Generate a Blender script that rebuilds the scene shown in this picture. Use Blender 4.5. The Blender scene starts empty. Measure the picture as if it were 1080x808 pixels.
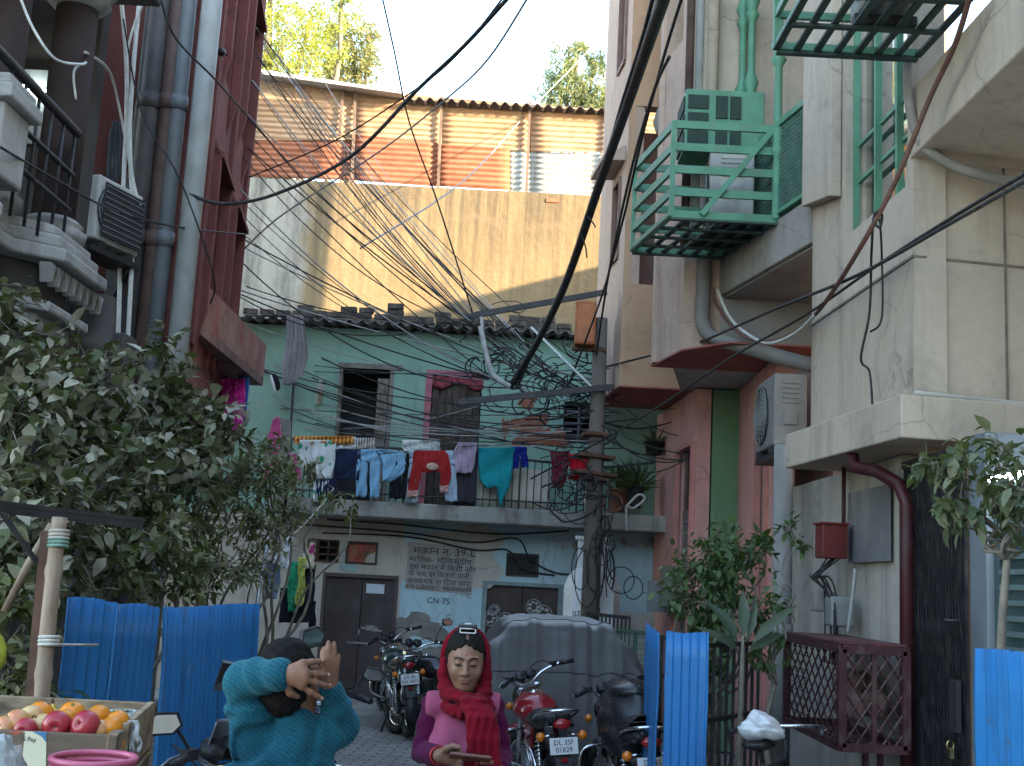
import bpy, bmesh, math, random
import numpy as np
from mathutils import Vector, Matrix, Euler
random.seed(7); np.random.seed(7)
SC = bpy.context.scene
COL = SC.collection
R = math.radians
PI = math.pi

# ------------------------------------------------------------------ camera, sky, sun, exposure
F = 1250.0; CAMH = 1.8; PITCH = math.atan(208.0 / F); ROLL = R(3.0)
r0 = Vector((1, 0, 0)); fw = Vector((0, math.cos(PITCH), math.sin(PITCH))); u0 = r0.cross(fw)
CR = math.cos(ROLL) * r0 + math.sin(ROLL) * u0
CU = -math.sin(ROLL) * r0 + math.cos(ROLL) * u0
CAM = Vector((0, 0, CAMH))
cam = bpy.data.cameras.new('camera'); camo = bpy.data.objects.new('camera', cam); COL.objects.link(camo)
m3 = Matrix((CR, CU, -fw)).transposed()
camo.matrix_world = Matrix.Translation(CAM) @ m3.to_4x4()
cam.sensor_width = 36.0; cam.lens = 36.0 * F / 1080.0; cam.clip_end = 2000; cam.clip_start = 0.05
SC.camera = camo

SUN_EL = R(15.0); SUN_AZ = R(60.0)         # low, from the right and a little behind the camera
sdir = Vector((math.sin(SUN_AZ) * math.cos(SUN_EL), -math.cos(SUN_AZ) * math.cos(SUN_EL), math.sin(SUN_EL)))
w = bpy.data.worlds.new('World'); SC.world = w; w.use_nodes = True
nt = w.node_tree
sky = nt.nodes.new('ShaderNodeTexSky'); sky.sky_type = 'NISHITA'; sky.sun_disc = False
sky.sun_elevation = SUN_EL; sky.sun_rotation = math.atan2(sdir.x, sdir.y)
sky.air_density = 1.0; sky.dust_density = 0.5; sky.ozone_density = 1.0
nt.links.new(sky.outputs[0], nt.nodes['Background'].inputs[0])
nt.nodes['Background'].inputs[1].default_value = 0.15
sl = bpy.data.lights.new('sun', 'SUN'); sl.energy = 2.0; sl.angle = R(0.6); sl.color = (1.0, 0.82, 0.58)
so = bpy.data.objects.new('sun', sl); COL.objects.link(so)
so.rotation_euler = sdir.to_track_quat('Z', 'Y').to_euler()
SC.view_settings.view_transform = 'Standard'; SC.view_settings.look = 'None'
SC.view_settings.exposure = 3.45; SC.view_settings.gamma = 1.0
SC.view_settings.use_curve_mapping = False
SC.view_settings.use_white_balance = True; SC.view_settings.white_balance_temperature = 7000; SC.view_settings.white_balance_tint = 10
SC.cycles.max_bounces = 5; SC.cycles.diffuse_bounces = 3; SC.cycles.glossy_bounces = 3
SC.cycles.transparent_max_bounces = 8; SC.cycles.use_denoising = True
SC.cycles.use_adaptive_sampling = True

# ------------------------------------------------------------------ a photograph position at a real depth -> point
def ray(px, py):
    return fw + CR * ((px - 540.0) / F) - CU * ((py - 404.0) / F)
def W(px, py, D):
    d = ray(px, py); return CAM + d * (D / d.y)
def WZ(px, py, z):
    d = ray(px, py); return CAM + d * ((z - CAMH) / d.z)
def ZZ(px, py, D): return W(px, py, D).z
def XX(px, py, D): return W(px, py, D).x
def WX(px, py, X):
    d = ray(px, py); return CAM + d * (X / d.x)

# ------------------------------------------------------------------ mesh builder
class MB:
    def __init__(s): s.v = []; s.f = []; s.s = []
    def add(s, vs, fs, smooth=False):
        o = len(s.v); s.v.extend([tuple(p) for p in vs])
        for f in fs: s.f.append(tuple(i + o for i in f)); s.s.append(smooth)
        return s
    def box(s, c, size, rot=None):
        hx, hy, hz = size[0] / 2, size[1] / 2, size[2] / 2
        P = [Vector((x, y, z)) for x in (-hx, hx) for y in (-hy, hy) for z in (-hz, hz)]
        if rot is not None:
            m = rot if isinstance(rot, Matrix) else Euler(rot).to_matrix()
            P = [m @ p for p in P]
        c = Vector(c)
        return s.add([p + c for p in P], [(0, 1, 3, 2), (4, 6, 7, 5), (0, 4, 5, 1), (2, 3, 7, 6), (0, 2, 6, 4), (1, 5, 7, 3)])
    def b2(s, a, b):
        return s.box([(a[i] + b[i]) / 2 for i in range(3)], [abs(a[i] - b[i]) for i in range(3)])
    def bar(s, p, q, w_, h_, up=(0, 0, 1)):
        p, q = Vector(p), Vector(q); d = (q - p); L = d.length; d.normalize()
        u = Vector(up)
        if abs(d.dot(u)) > .98: u = Vector((0, 1, 0))
        x = d.cross(u).normalized(); z = x.cross(d).normalized()
        m = Matrix((x, d, z)).transposed()
        return s.box((p + q) / 2, (w_, L, h_), m)
    def tube(s, pts, r, n=6, cap=True, smooth=True):
        pts = [Vector(p) for p in pts]; k = len(pts)
        rs = r if isinstance(r, (list, tuple)) else [r] * k
        t0 = (pts[1] - pts[0]).normalized()
        a = t0.orthogonal().normalized(); vs = []
        for i in range(k):
            t = (pts[min(i + 1, k - 1)] - pts[max(i - 1, 0)])
            if t.length < 1e-9: t = t0.copy()
            t.normalize()
            a = (a - t * a.dot(t))
            if a.length < 1e-6: a = t.orthogonal()
            a.normalize(); b = t.cross(a)
            for j in range(n):
                g = 2 * PI * j / n
                vs.append(pts[i] + (a * math.cos(g) + b * math.sin(g)) * rs[i])
        fs = [(i * n + j, i * n + (j + 1) % n, (i + 1) * n + (j + 1) % n, (i + 1) * n + j) for i in range(k - 1) for j in range(n)]
        s.add(vs, fs, smooth)
        if cap:
            s.f.append(tuple(len(s.v) - k * n + j for j in range(n))[::-1]); s.s.append(False)
            s.f.append(tuple(len(s.v) - n + j for j in range(n))); s.s.append(False)
        return s
    def cyl(s, p, q, r, n=12, r2=None): return s.tube([p, q], [r, r if r2 is None else r2], n)
    def ell(s, c, rad, rot=None, n=14, m=8, fn=None):
        c = Vector(c); vs = []; fs = []
        mt = Euler(rot).to_matrix() if rot is not None and not isinstance(rot, Matrix) else rot
        for i in range(m + 1):
            th = PI * i / m
            for j in range(n):
                ph = 2 * PI * j / n
                d = Vector((math.sin(th) * math.cos(ph), math.sin(th) * math.sin(ph), math.cos(th)))
                k = fn(d) if fn else 1.0
                p = Vector((d.x * rad[0], d.y * rad[1], d.z * rad[2])) * k
                if mt is not None: p = mt @ p
                vs.append(c + p)
        for i in range(m):
            for j in range(n):
                fs.append((i * n + j, (i + 1) * n + j, (i + 1) * n + (j + 1) % n, i * n + (j + 1) % n))
        return s.add(vs, fs, True)
    def lathe(s, prof, c, n=16, mat=None, smooth=True):
        c = Vector(c); vs = []; k = len(prof)
        for r_, z in prof:
            for j in range(n):
                p = Vector((r_ * math.cos(2 * PI * j / n), r_ * math.sin(2 * PI * j / n), z))
                if mat is not None: p = mat @ p
                vs.append(c + p)
        fs = [(i * n + j, i * n + (j + 1) % n, (i + 1) * n + (j + 1) % n, (i + 1) * n + j) for i in range(k - 1) for j in range(n)]
        return s.add(vs, fs, smooth)
    def prism(s, poly, vec):
        poly = [Vector(p) for p in poly]; vec = Vector(vec); n = len(poly)
        fs = [tuple(range(n)), tuple(range(2 * n - 1, n - 1, -1))] + [(i, i + n, (i + 1) % n + n, (i + 1) % n) for i in range(n)]
        return s.add(poly + [p + vec for p in poly], fs)
    def grid(s, fn, nu, nv, smooth=True):
        vs = [fn(i / nu, j / nv) for j in range(nv + 1) for i in range(nu + 1)]
        fs = [(j * (nu + 1) + i, j * (nu + 1) + i + 1, (j + 1) * (nu + 1) + i + 1, (j + 1) * (nu + 1) + i) for j in range(nv) for i in range(nu)]
        return s.add(vs, fs, smooth)
    def torus(s, c, Rr, r, mat=None, n=28, m=10):
        c = Vector(c); vs = []
        for i in range(n):
            a = 2 * PI * i / n
            for j in range(m):
                b = 2 * PI * j / m
                p = Vector(((Rr + r * math.cos(b)) * math.cos(a), (Rr + r * math.cos(b)) * math.sin(a), r * math.sin(b)))
                if mat is not None: p = mat @ p
                vs.append(c + p)
        fs = [(i * m + j, ((i + 1) % n) * m + j, ((i + 1) % n) * m + (j + 1) % m, i * m + (j + 1) % m) for i in range(n) for j in range(m)]
        return s.add(vs, fs, True)
    def xf(s, m):
        s.v = [tuple(m @ Vector(p)) for p in s.v]; return s

ORIG = {}
def finish(o, bevel=0, solid=0, sub=0):
    if sub:
        md = o.modifiers.new('sub', 'SUBSURF'); md.levels = sub; md.render_levels = sub
    if solid:
        md = o.modifiers.new('thick', 'SOLIDIFY'); md.thickness = solid; md.offset = 0
    if bevel:
        md = o.modifiers.new('bevel', 'BEVEL'); md.width = bevel; md.segments = 2; md.limit_method = 'ANGLE'; md.angle_limit = R(40)
def link_mesh(name, vs, fs, sm, mat, normals=True):
    me = bpy.data.meshes.new(name); me.from_pydata(vs, [], fs)
    if normals:
        bm = bmesh.new(); bm.from_mesh(me); bmesh.ops.recalc_face_normals(bm, faces=bm.faces); bm.to_mesh(me); bm.free()
    me.polygons.foreach_set('use_smooth', list(sm)); me.update()
    if mat: me.materials.append(mat)
    o = bpy.data.objects.new(name, me); COL.objects.link(o); return o
def tag(o, label, cat=None, group=None, kind=None):
    if label: o['label'] = label
    if cat: o['category'] = cat
    if group: o['group'] = group
    if kind: o['kind'] = kind
    return o
def empty(name, loc, label=None, cat=None, group=None, rz=0, rot=None):
    o = bpy.data.objects.new(name, None); COL.objects.link(o); o.empty_display_size = .1
    o.location = loc; o.rotation_euler = rot if rot is not None else (0, 0, rz); ORIG[o] = Vector(loc)
    return tag(o, label, cat, group)
def part(name, mb, mat, parent, local=False, label=None, bevel=0, solid=0, sub=0, normals=True):
    """a child; vertices given in world space unless local (then in the space of the thing)"""
    off = Vector((0, 0, 0)) if local else ORIG[parent]
    vs = mb.v if local else [(p[0] - off.x, p[1] - off.y, p[2] - off.z) for p in mb.v]
    o = link_mesh(name, vs, mb.f, mb.s, mat, normals)
    o.parent = parent; ORIG[o] = off
    if label: o['label'] = label
    finish(o, bevel, solid, sub); return o
def single(name, mb, mat, label, cat, group=None, kind=None, bevel=0, solid=0, sub=0, normals=True):
    a = np.array(mb.v); lo = a.min(0); hi = a.max(0)
    off = ((lo[0] + hi[0]) / 2, (lo[1] + hi[1]) / 2, lo[2])
    o = link_mesh(name, [tuple(p) for p in (a - np.array(off))], mb.f, mb.s, mat, normals)
    o.location = off; ORIG[o] = Vector(off)
    finish(o, bevel, solid, sub)
    return tag(o, label, cat, group, kind)
def copy_tree(o, parent=None):
    c = o.copy(); COL.objects.link(c); c.parent = parent
    for ch in [x for x in o.children]: copy_tree(ch, c)
    return c

# ------------------------------------------------------------------ materials
def S(r, g, b, k=1.0):
    f = lambda c: ((c / 255) / 12.92 if c <= 10 else ((c / 255 + .055) / 1.055) ** 2.4) * k
    return (f(r), f(g), f(b), 1)
class NT:
    def __init__(s, name):
        s.m = bpy.data.materials.new(name); s.m.use_nodes = True
        s.t = s.m.node_tree; s.p = s.t.nodes['Principled BSDF']
        s.tc = s.t.nodes.new('ShaderNodeTexCoord')
    def n(s, ty, **kw):
        x = s.t.nodes.new(ty)
        for k, v in kw.items(): setattr(x, k, v)
        return x
    def L(s, a, b): s.t.links.new(a, b)
    def vec(s, scale=(1, 1, 1), src='Object', rot=(0, 0, 0)):
        mp = s.n('ShaderNodeMapping'); mp.inputs['Scale'].default_value = scale; mp.inputs['Rotation'].default_value = rot
        s.L(s.tc.outputs[src], mp.inputs[0]); return mp.outputs[0]
    def noise(s, scale, detail=4, vec=None, rough=.55, dist=0):
        x = s.n('ShaderNodeTexNoise'); x.inputs['Scale'].default_value = scale; x.inputs['Detail'].default_value = detail
        x.inputs['Roughness'].default_value = rough; x.inputs['Distortion'].default_value = dist
        s.L(vec if vec is not None else s.tc.outputs['Object'], x.inputs['Vector']); return x.outputs['Fac']
    def ramp(s, fac, lo, hi, a=0.0, b=1.0):
        x = s.n('ShaderNodeMapRange'); x.inputs[1].default_value = lo; x.inputs[2].default_value = hi
        x.inputs[3].default_value = a; x.inputs[4].default_value = b; s.L(fac, x.inputs[0]); return x.outputs[0]
    def mix(s, fac, a, b, blend='MIX'):
        x = s.n('ShaderNodeMix'); x.data_type = 'RGBA'; x.blend_type = blend
        for sock, v in ((x.inputs[0], fac), (x.inputs[6], a), (x.inputs[7], b)):
            if isinstance(v, (int, float)): sock.default_value = v
            elif isinstance(v, tuple): sock.default_value = v
            else: s.L(v, sock)
        return x.outputs[2]
    def math(s, op, a, b=None):
        x = s.n('ShaderNodeMath'); x.operation = op
        for i, v in enumerate((a, b)):
            if v is None: continue
            if isinstance(v, (int, float)): x.inputs[i].default_value = v
            else: s.L(v, x.inputs[i])
        return x.outputs[0]
    def out(s, col, rough=.7, bump=None, bs=.3, dist=.01, metal=0, spec=.3):
        if isinstance(col, tuple): s.p.inputs['Base Color'].default_value = col
        else: s.L(col, s.p.inputs['Base Color'])
        if isinstance(rough, (int, float)): s.p.inputs['Roughness'].default_value = rough
        else: s.L(rough, s.p.inputs['Roughness'])
        s.p.inputs['Metallic'].default_value = metal; s.p.inputs['Specular IOR Level'].default_value = spec
        if bump is not None:
            b = s.n('ShaderNodeBump'); b.inputs['Strength'].default_value = bs; b.inputs['Distance'].default_value = dist
            s.L(bump, b.inputs['Height']); s.L(b.outputs[0], s.p.inputs['Normal'])
        return s.m
MATS = {}
def plain(name, col, rough=.6, var=.18, scale=6, metal=0, spec=.3, bump=.15, dirt=None, da=.3):
    """one paint or material with uneven tone and a little grime of its own"""
    if name in MATS: return MATS[name]
    t = NT(name); n1 = t.noise(scale, 5); n2 = t.noise(scale * 6, 3)
    k = tuple(c * (1 - var) for c in col[:3]) + (1,); h = tuple(min(1, c * (1 + var)) for c in col[:3]) + (1,)
    c = t.mix(t.ramp(n1, .3, .7), k, h)
    if dirt: c = t.mix(t.ramp(t.noise(scale * 1.7, 6, t.vec((1, 1, .5))), .5, .72, 0, da), c, dirt)
    MATS[name] = t.out(c, t.ramp(n2, .3, .7, max(.02, rough - .08), min(1, rough + .08)), n2, bump, .004, metal, spec)
    return MATS[name]
def wall(name, base, second, grime, ga=.5, scale=.9, streak=.4, bump=.35, peel=None, pth=.6, cracks=True):
    """old painted plaster: two tones, rain streaks, grime blotches, optionally flaked patches"""
    t = NT(name)
    big = t.noise(scale, 6, rough=.62); fine = t.noise(scale * 14, 5)
    c = t.mix(t.ramp(big, .35, .65), base, second)
    c = t.mix(t.ramp(fine, .3, .75, 0, .22), c, tuple(x * .55 for x in base[:3]) + (1,))
    st = t.noise(2.6, 5, t.vec((1.6, 1.6, .16)), .65)
    c = t.mix(t.ramp(st, .5, .8, 0, streak), c, grime)
    gb = t.noise(scale * 1.9, 8, rough=.7, dist=.4)
    c = t.mix(t.ramp(gb, .54, .78, 0, ga), c, grime)
    h = t.math('ADD', t.math('MULTIPLY', fine, .4), big)
    if peel:
        pn = t.noise(scale * 1.2, 9, rough=.68, dist=.6)
        pm = t.ramp(pn, pth, pth + .02)
        c = t.mix(pm, c, peel); h = t.math('SUBTRACT', h, t.math('MULTIPLY', pm, .4))
    if cracks:
        v = t.n('ShaderNodeTexVoronoi', feature='DISTANCE_TO_EDGE'); v.inputs['Scale'].default_value = scale * .8
        wv = t.n('ShaderNodeMix'); wv.data_type = 'VECTOR'; wv.inputs[0].default_value = .12
        nn = t.n('ShaderNodeTexNoise'); nn.inputs['Scale'].default_value = 5; nn.inputs['Detail'].default_value = 4
        t.L(t.tc.outputs['Object'], nn.inputs['Vector']); t.L(t.tc.outputs['Object'], wv.inputs[4]); t.L(nn.outputs['Color'], wv.inputs[5])
        t.L(wv.outputs[1], v.inputs['Vector'])
        cm = t.math('MULTIPLY', t.ramp(v.outputs[0], 0, .006, 1, 0), t.ramp(big, .45, .55))
        c = t.mix(t.math('MULTIPLY', cm, .38), c, tuple(x * .35 for x in grime[:3]) + (1,))
    return t.out(c, .85, h, bump, .02, 0, .2)
def leafmat(name, c1, c2, dust, da=.5, trans=.25):
    t = NT(name); g = t.n('ShaderNodeNewGeometry')
    rnd = g.outputs['Random Per Island']
    c = t.mix(rnd, c1, c2)
    rn = t.math('FRACT', t.math('MULTIPLY', rnd, 7.31))
    nz = t.noise(18, 3)
    sep = t.n('ShaderNodeSeparateXYZ'); t.L(g.outputs['True Normal'], sep.inputs[0])
    up = t.math('ABSOLUTE', sep.outputs[2])
    c = t.mix(t.math('MULTIPLY', t.math('MULTIPLY', t.ramp(rn, .25, .8), da), t.ramp(nz, .3, .6, .5, 1)), c, dust)
    t.out(c, .55, nz, .2, .004, 0, .35)
    tr = t.n('ShaderNodeBsdfTranslucent'); t.L(t.mix(.5, c, S(150, 175, 60)), tr.inputs[0])
    ms = t.n('ShaderNodeMixShader'); ms.inputs[0].default_value = trans
    t.L(t.p.outputs[0], ms.inputs[1]); t.L(tr.outputs[0], ms.inputs[2])
    t.L(ms.outputs[0], t.t.nodes['Material Output'].inputs[0]); return t.m
def glassy(name, col, rough=.08, spec=.6):
    return plain(name, col, rough, .1, 5, 0, spec, .03)

blk = plain('black_plastic', (.014, .014, .016, 1), .45, .3, 9, dirt=(.10, .095, .085, 1), da=.35)
rubber = plain('tyre_rubber', (.018, .018, .018, 1), .85, .25, 20, dirt=(.13, .115, .095, 1), da=.55)
chrome = plain('worn_chrome', (.62, .62, .63, 1), .22, .15, 12, 1)
steel = plain('grey_steel', (.30, .31, .32, 1), .45, .2, 8, .8, dirt=(.12, .09, .06, 1))
darksteel = plain('dark_steel', (.035, .034, .036, 1), .5, .3, 8, .3, dirt=(.10, .075, .06, 1))
rust = plain('rusty_iron', (.11, .055, .035, 1), .8, .4, 7, 0, dirt=(.04, .03, .025, 1), da=.6)
whitepl = plain('white_plastic', (.66, .66, .63, 1), .5, .08, 4, dirt=(.25, .22, .18, 1), da=.4)
glass_dark = glassy('dark_glass', (.02, .025, .03, 1))
mirror_m = plain('mirror_glass', (.8, .8, .8, 1), .03, .03, 4, 1, .5, .0)
cablem = plain('cable_rubber', (.022, .021, .022, 1), .6, .3, 14, dirt=(.12, .11, .1, 1), da=.4)
cablegrey = plain('grey_cable', (.28, .28, .27, 1), .6, .2, 14)
cablebrown = plain('brown_cable', (.13, .06, .045, 1), .6, .2, 14)
cablewhite = plain('white_cable', (.55, .54, .50, 1), .6, .15, 14, dirt=(.2, .18, .15, 1))
wood = plain('old_wood', (.16, .105, .065, 1), .8, .35, 9, dirt=(.05, .035, .025, 1), da=.6)
concrete = wall('rough_concrete', (.30, .285, .26, 1), (.22, .21, .195, 1), (.06, .055, .05, 1), .6, 1.3, .5)

def catenary(a, b, sag, n=22):
    a, b = Vector(a), Vector(b)
    return [a.lerp(b, i / n) - Vector((0, 0, sag * 4 * (i / n) * (1 - i / n))) for i in range(n + 1)]
def smooth_path(pts, n=6):
    pts = [Vector(p) for p in pts]; o = []
    P = [pts[0]] + pts + [pts[-1]]
    for i in range(1, len(P) - 2):
        for k in range(n):
            t = k / n; a, b, c, d = P[i - 1], P[i], P[i + 1], P[i + 2]
            o.append(.5 * ((2 * b) + (c - a) * t + (2 * a - 5 * b + 4 * c - d) * t * t + (3 * b - a - 3 * c + d) * t ** 3))
    o.append(pts[-1]); return o

def textpart(body, size, origin, ux, uz, mat, parent, name='lettering', thick=.0015, center=False):
    """painted or printed writing as a thin mesh; origin = left end of the base line, ux/uz = directions"""
    c = bpy.data.curves.new('lettering', 'FONT'); c.body = body; c.size = size; c.extrude = thick
    c.resolution_u = 3
    if center: c.align_x = 'CENTER'
    to = bpy.data.objects.new('lettering', c); COL.objects.link(to)
    dg = bpy.context.evaluated_depsgraph_get(); me = bpy.data.meshes.new_from_object(to.evaluated_get(dg))
    bpy.data.objects.remove(to)
    ux, uz = Vector(ux).normalized(), Vector(uz).normalized(); n = ux.cross(uz)
    m = Matrix((ux, uz, n)).transposed()
    mb = MB(); org = Vector(origin)
    mb.add([org + m @ v.co for v in me.vertices], [tuple(p.vertices) for p in me.polygons])
    bpy.data.meshes.remove(me)
    return mb
# a wall with real openings: cells between all cut lines; holes given as (u0,u1,z0,z1)
def holed(mb, O, U, N, u0, u1, z0, z1, holes, th):
    us = sorted({u0, u1, *[h[0] for h in holes], *[h[1] for h in holes]}); zs = sorted({z0, z1, *[h[2] for h in holes], *[h[3] for h in holes]})
    us = [u for u in us if u0 <= u <= u1]; zs = [z for z in zs if z0 <= z <= z1]
    O, U, N = Vector(O), Vector(U), Vector(N)
    for i in range(len(us) - 1):
        for j in range(len(zs) - 1):
            cu, cz = (us[i] + us[i + 1]) / 2, (zs[j] + zs[j + 1]) / 2
            if any(h[0] < cu < h[1] and h[2] < cz < h[3] for h in holes): continue
            P = [O + U * u + Vector((0, 0, z)) for u, z in ((us[i], zs[j]), (us[i + 1], zs[j]), (us[i + 1], zs[j + 1]), (us[i], zs[j + 1]))]
            mb.prism(P, N * th)
    return mb
# ================================================================== SETTING: street, plinth
t = NT('street_paving')
br = t.n('ShaderNodeTexBrick'); br.inputs['Scale'].default_value = 1.0; br.offset = .5
for k_, v_ in (('Mortar Size', .012), ('Mortar Smooth', .3), ('Bias', 0), ('Brick Width', .24), ('Row Height', .12)): br.inputs[k_].default_value = v_
br.inputs['Color1'].default_value = (.33, .31, .285, 1); br.inputs['Color2'].default_value = (.24, .225, .21, 1); br.inputs['Mortar'].default_value = (.10, .09, .08, 1)
t.L(t.vec((1, 1, 1), 'Object', (0, 0, .06)), br.inputs['Vector'])
nz = t.noise(.8, 8, rough=.7); n2 = t.noise(30, 4)
c = t.mix(t.ramp(nz, .5, .75, 0, .6), br.outputs[0], (.12, .105, .09, 1))
c = t.mix(t.ramp(n2, .4, .7, 0, .25), c, (.10, .09, .08, 1))
paving = t.out(c, .85, t.math('SUBTRACT', t.math('MULTIPLY', n2, .3), br.outputs[1]), .5, .008, 0, .25)
def gz(x, y): return 0.012 * math.sin(x * 1.7 + y * .9) + .008 * math.sin(y * 2.3 - x)
mb = MB().grid(lambda u, v: (-8 + 16 * u, -6 + 24 * v, gz(-8 + 16 * u, -6 + 24 * v)), 64, 96)
o = link_mesh('street', mb.v, mb.f, mb.s, paving); tag(o, 'paved alley of small grey bricks', None, None, 'structure')
earth = plain('bare_earth', (.20, .17, .13, 1), .95, .25, 1.5, dirt=(.10, .085, .065, 1))
mb = MB().grid(lambda u, v: (-600 + 1200 * u, -600 + 1200 * v, -.03), 4, 4)
o = link_mesh('ground', mb.v, mb.f, mb.s, earth); tag(o, None, None, None, 'structure')
mb = MB().b2((-5, 14.75, -.05), (.05, 16.5, .13))
o = link_mesh('pavement', mb.v, mb.f, mb.s, concrete); tag(o, None, None, None, 'structure'); finish(o, .03)
mb = MB().b2((.05, 15.3, -.05), (3.4, 16.5, .10))
o = link_mesh('kerb', mb.v, mb.f, mb.s, concrete); tag(o, None, None, None, 'structure'); finish(o, .03)

# ================================================================== unseen houses added on the right to keep the low sun out of the alley
brickwall = wall('added_house_plaster', (.34, .30, .26, 1), (.28, .25, .22, 1), (.1, .09, .08, 1))
for x0, x1, y0, y1, h, lab in ((3.6, 9, -9, 7.3, 13.0, 'unseen tall house added on the near right to block the low sun'),
                               (7.0, 12, 13.2, 20.6, 9.25, 'unseen lower house added behind the pink house to shadow the ochre wall')):
    e = empty('added_house', ((x0 + x1) / 2, (y0 + y1) / 2, 0), lab, 'house')
    hs = []
    for fl in range(int(h // 3.4)):
        for k in range(3):
            cy = y0 + (y1 - y0) * (k + .5) / 3; hs.append((cy - y0 - .6, cy - y0 + .6, 1.2 + fl * 3.3, 2.6 + fl * 3.3))
    part('wall', holed(MB(), (x0, y0, 0), (0, 1, 0), (1, 0, 0), 0, y1 - y0, 0, h, hs, .3).b2((x0 + .31, y0, 0), (x1, y1, h - .01)), brickwall, e)
    for a in hs: part('window', MB().b2((x0 + .12, y0 + a[0], a[2]), (x0 + .16, y0 + a[1], a[3])), glass_dark, e)

e = empty('added_house', (0, -20, 0), 'unseen low house added behind the camera for mirrors and windows to reflect', 'house')  # added out of view so mirrors and windows have something to reflect
part('wall', MB().b2((-12, -18, 0), (12, -24, 8.5)), brickwall, e)
for fl in range(2):
    for k in range(7): part('window', MB().b2((-10.5 + k * 3, -17.98, 1.2 + fl * 3.4), (-9.2 + k * 3, -17.9, 2.8 + fl * 3.4)), glass_dark, e)

# ================================================================== the two-storey house facing up the alley
HD = 16.5
green = wall('green_distemper', (.27, .47, .38, 1), (.33, .53, .44, 1), (.13, .19, .155, 1), .45, 1.1, .35, .5, peel=(.37, .42, .36, 1), pth=.66)
greenred = wall('flaking_red_under_green', (.30, .10, .06, 1), (.40, .17, .11, 1), (.3, .36, .28, 1), .6, 2.5, .3)
blue = wall('blue_distemper', (.41, .58, .63, 1), (.47, .63, .67, 1), (.22, .23, .22, 1), .55, 1.0, .4, .5, peel=(.35, .33, .29, 1), pth=.63)
beige = wall('bare_beige_plaster', (.56, .51, .44, 1), (.50, .45, .39, 1), (.15, .135, .12, 1), .6, 1.2, .5, .5, peel=(.30, .20, .15, 1), pth=.68)
def bx(px, py=500): return XX(px, py, HD)
def bz(px, py): return ZZ(px, py, HD)
house = empty('old_house', (0, HD, 0), 'two-storey old house facing up the alley, sea-green above and pale blue below', 'house')
zs0, zs1 = ZZ(500, 551, 15.6), ZZ(500, 534, 15.6)
ztop = bz(430, 350)
XL, XRr = -5.2, 3.6
hol_up = [(bx(358, 425), bx(411, 425), zs1 - .0, bz(385, 389)), (bx(452, 430), bx(507, 430), zs1 - .0, bz(480, 396)),
          (bx(594, 445), bx(627, 445), bz(610, 468), bz(610, 424))]
part('upper_wall', holed(MB(), (0, HD, 0), (1, 0, 0), (0, 1, 0), XL, XRr, zs0, ztop, hol_up, .25), green, house)
hol_lo = [(bx(337, 670), bx(416, 670), .13, bz(376, 606)), (bx(509, 660), bx(590, 660), .13, bz(550, 616)),
          (bx(536, 596), bx(566, 596), bz(550, 606), bz(550, 586)), (bx(367, 583), bx(396, 583), bz(381, 593), bz(381, 573.5)),
          (bx(333, 581), bx(357, 581), bz(345, 592), bz(345, 570))]
xsplit = bx(424, 600)
part('lower_wall', holed(MB(), (0, HD, 0), (1, 0, 0), (0, 1, 0), XL, xsplit, -.05, zs0, [h for h in hol_lo if h[1] < xsplit], .25), beige, house, label='bare beige plaster half of the lower wall')
part('lower_wall', holed(MB(), (0, HD, 0), (1, 0, 0), (0, 1, 0), xsplit, XRr, -.05, zs0, [h for h in hol_lo if h[0] > xsplit], .25), blue, house, label='pale blue half of the lower wall')
# patches of a coat of their own on the walls
def blob(cx, cz, rx, rz, y, seed, th=.006, n=26):
    rng = random.Random(seed); ph = [rng.uniform(0, 6.28) for _ in range(5)]
    P = []
    for i in range(n):
        a = 2 * PI * i / n; k = 1 + .22 * math.sin(2 * a + ph[0]) + .18 * math.sin(3 * a + ph[1]) + .12 * math.sin(5 * a + ph[2]) + .08 * math.sin(9 * a + ph[3])
        P.append((cx + rx * k * math.cos(a), y, cz + rz * k * math.sin(a)))
    return MB().prism(P, (0, -th, 0))
mb = MB()
for px, py, rx, rz, sd in ((560, 448, .22, .17, 1), (546, 470, .08, .16, 2), (572, 462, .2, .14, 3), (533, 452, .05, .16, 4), (590, 462, .12, .12, 5), (556, 425, .14, .07, 6)):
    m_ = blob(bx(px, py), bz(px, py), rx, rz, HD, sd, .005 + .001 * sd); mb.add(m_.v, m_.f)
part('flaked_patch', mb, greenred, house, label='brick-red flaked patch of the green wall')
grime_m = wall('mould_stain', (.16, .15, .135, 1), (.33, .31, .27, 1), (.07, .065, .06, 1), .6, 3, .3)
mb = MB()
for px, py, rx, rz, sd in ((444, 662, .34, .18, 11), (424, 672, .12, .26, 12), (455, 690, .18, .12, 13), (438, 715, .22, .13, 14)):
    m_ = blob(bx(px, py), bz(px, py), rx, rz, HD, sd, .004 + .001 * (sd - 10)); mb.add(m_.v, m_.f)
part('flaked_patch', mb, grime_m, house, label='grey flaked patch low on the blue wall')
m_ = blob(bx(470, 590), bz(470, 590), .75, .48, HD, 21, .0035); part('plaster_patch', m_, beige, house)
# slab and its ragged rim
slabm = wall('stained_slab', (.36, .34, .30, 1), (.28, .265, .24, 1), (.05, .045, .04, 1), .95, 2.2, 1.0)
mb = MB().b2((bx(300), 15.6, zs0), (XRr, HD - .004, zs1))
part('balcony_slab', mb, slabm, house, bevel=.02)
# interior dark rooms
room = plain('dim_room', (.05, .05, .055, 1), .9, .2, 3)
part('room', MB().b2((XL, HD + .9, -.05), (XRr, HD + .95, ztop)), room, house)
part('side_wall', MB().b2((XL, HD + .26, -.05), (XL + .2, HD + 4.3, ztop)).b2((XRr - .2, HD + .26, -.05), (XRr, HD + 4.3, ztop)), green, house)
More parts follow.
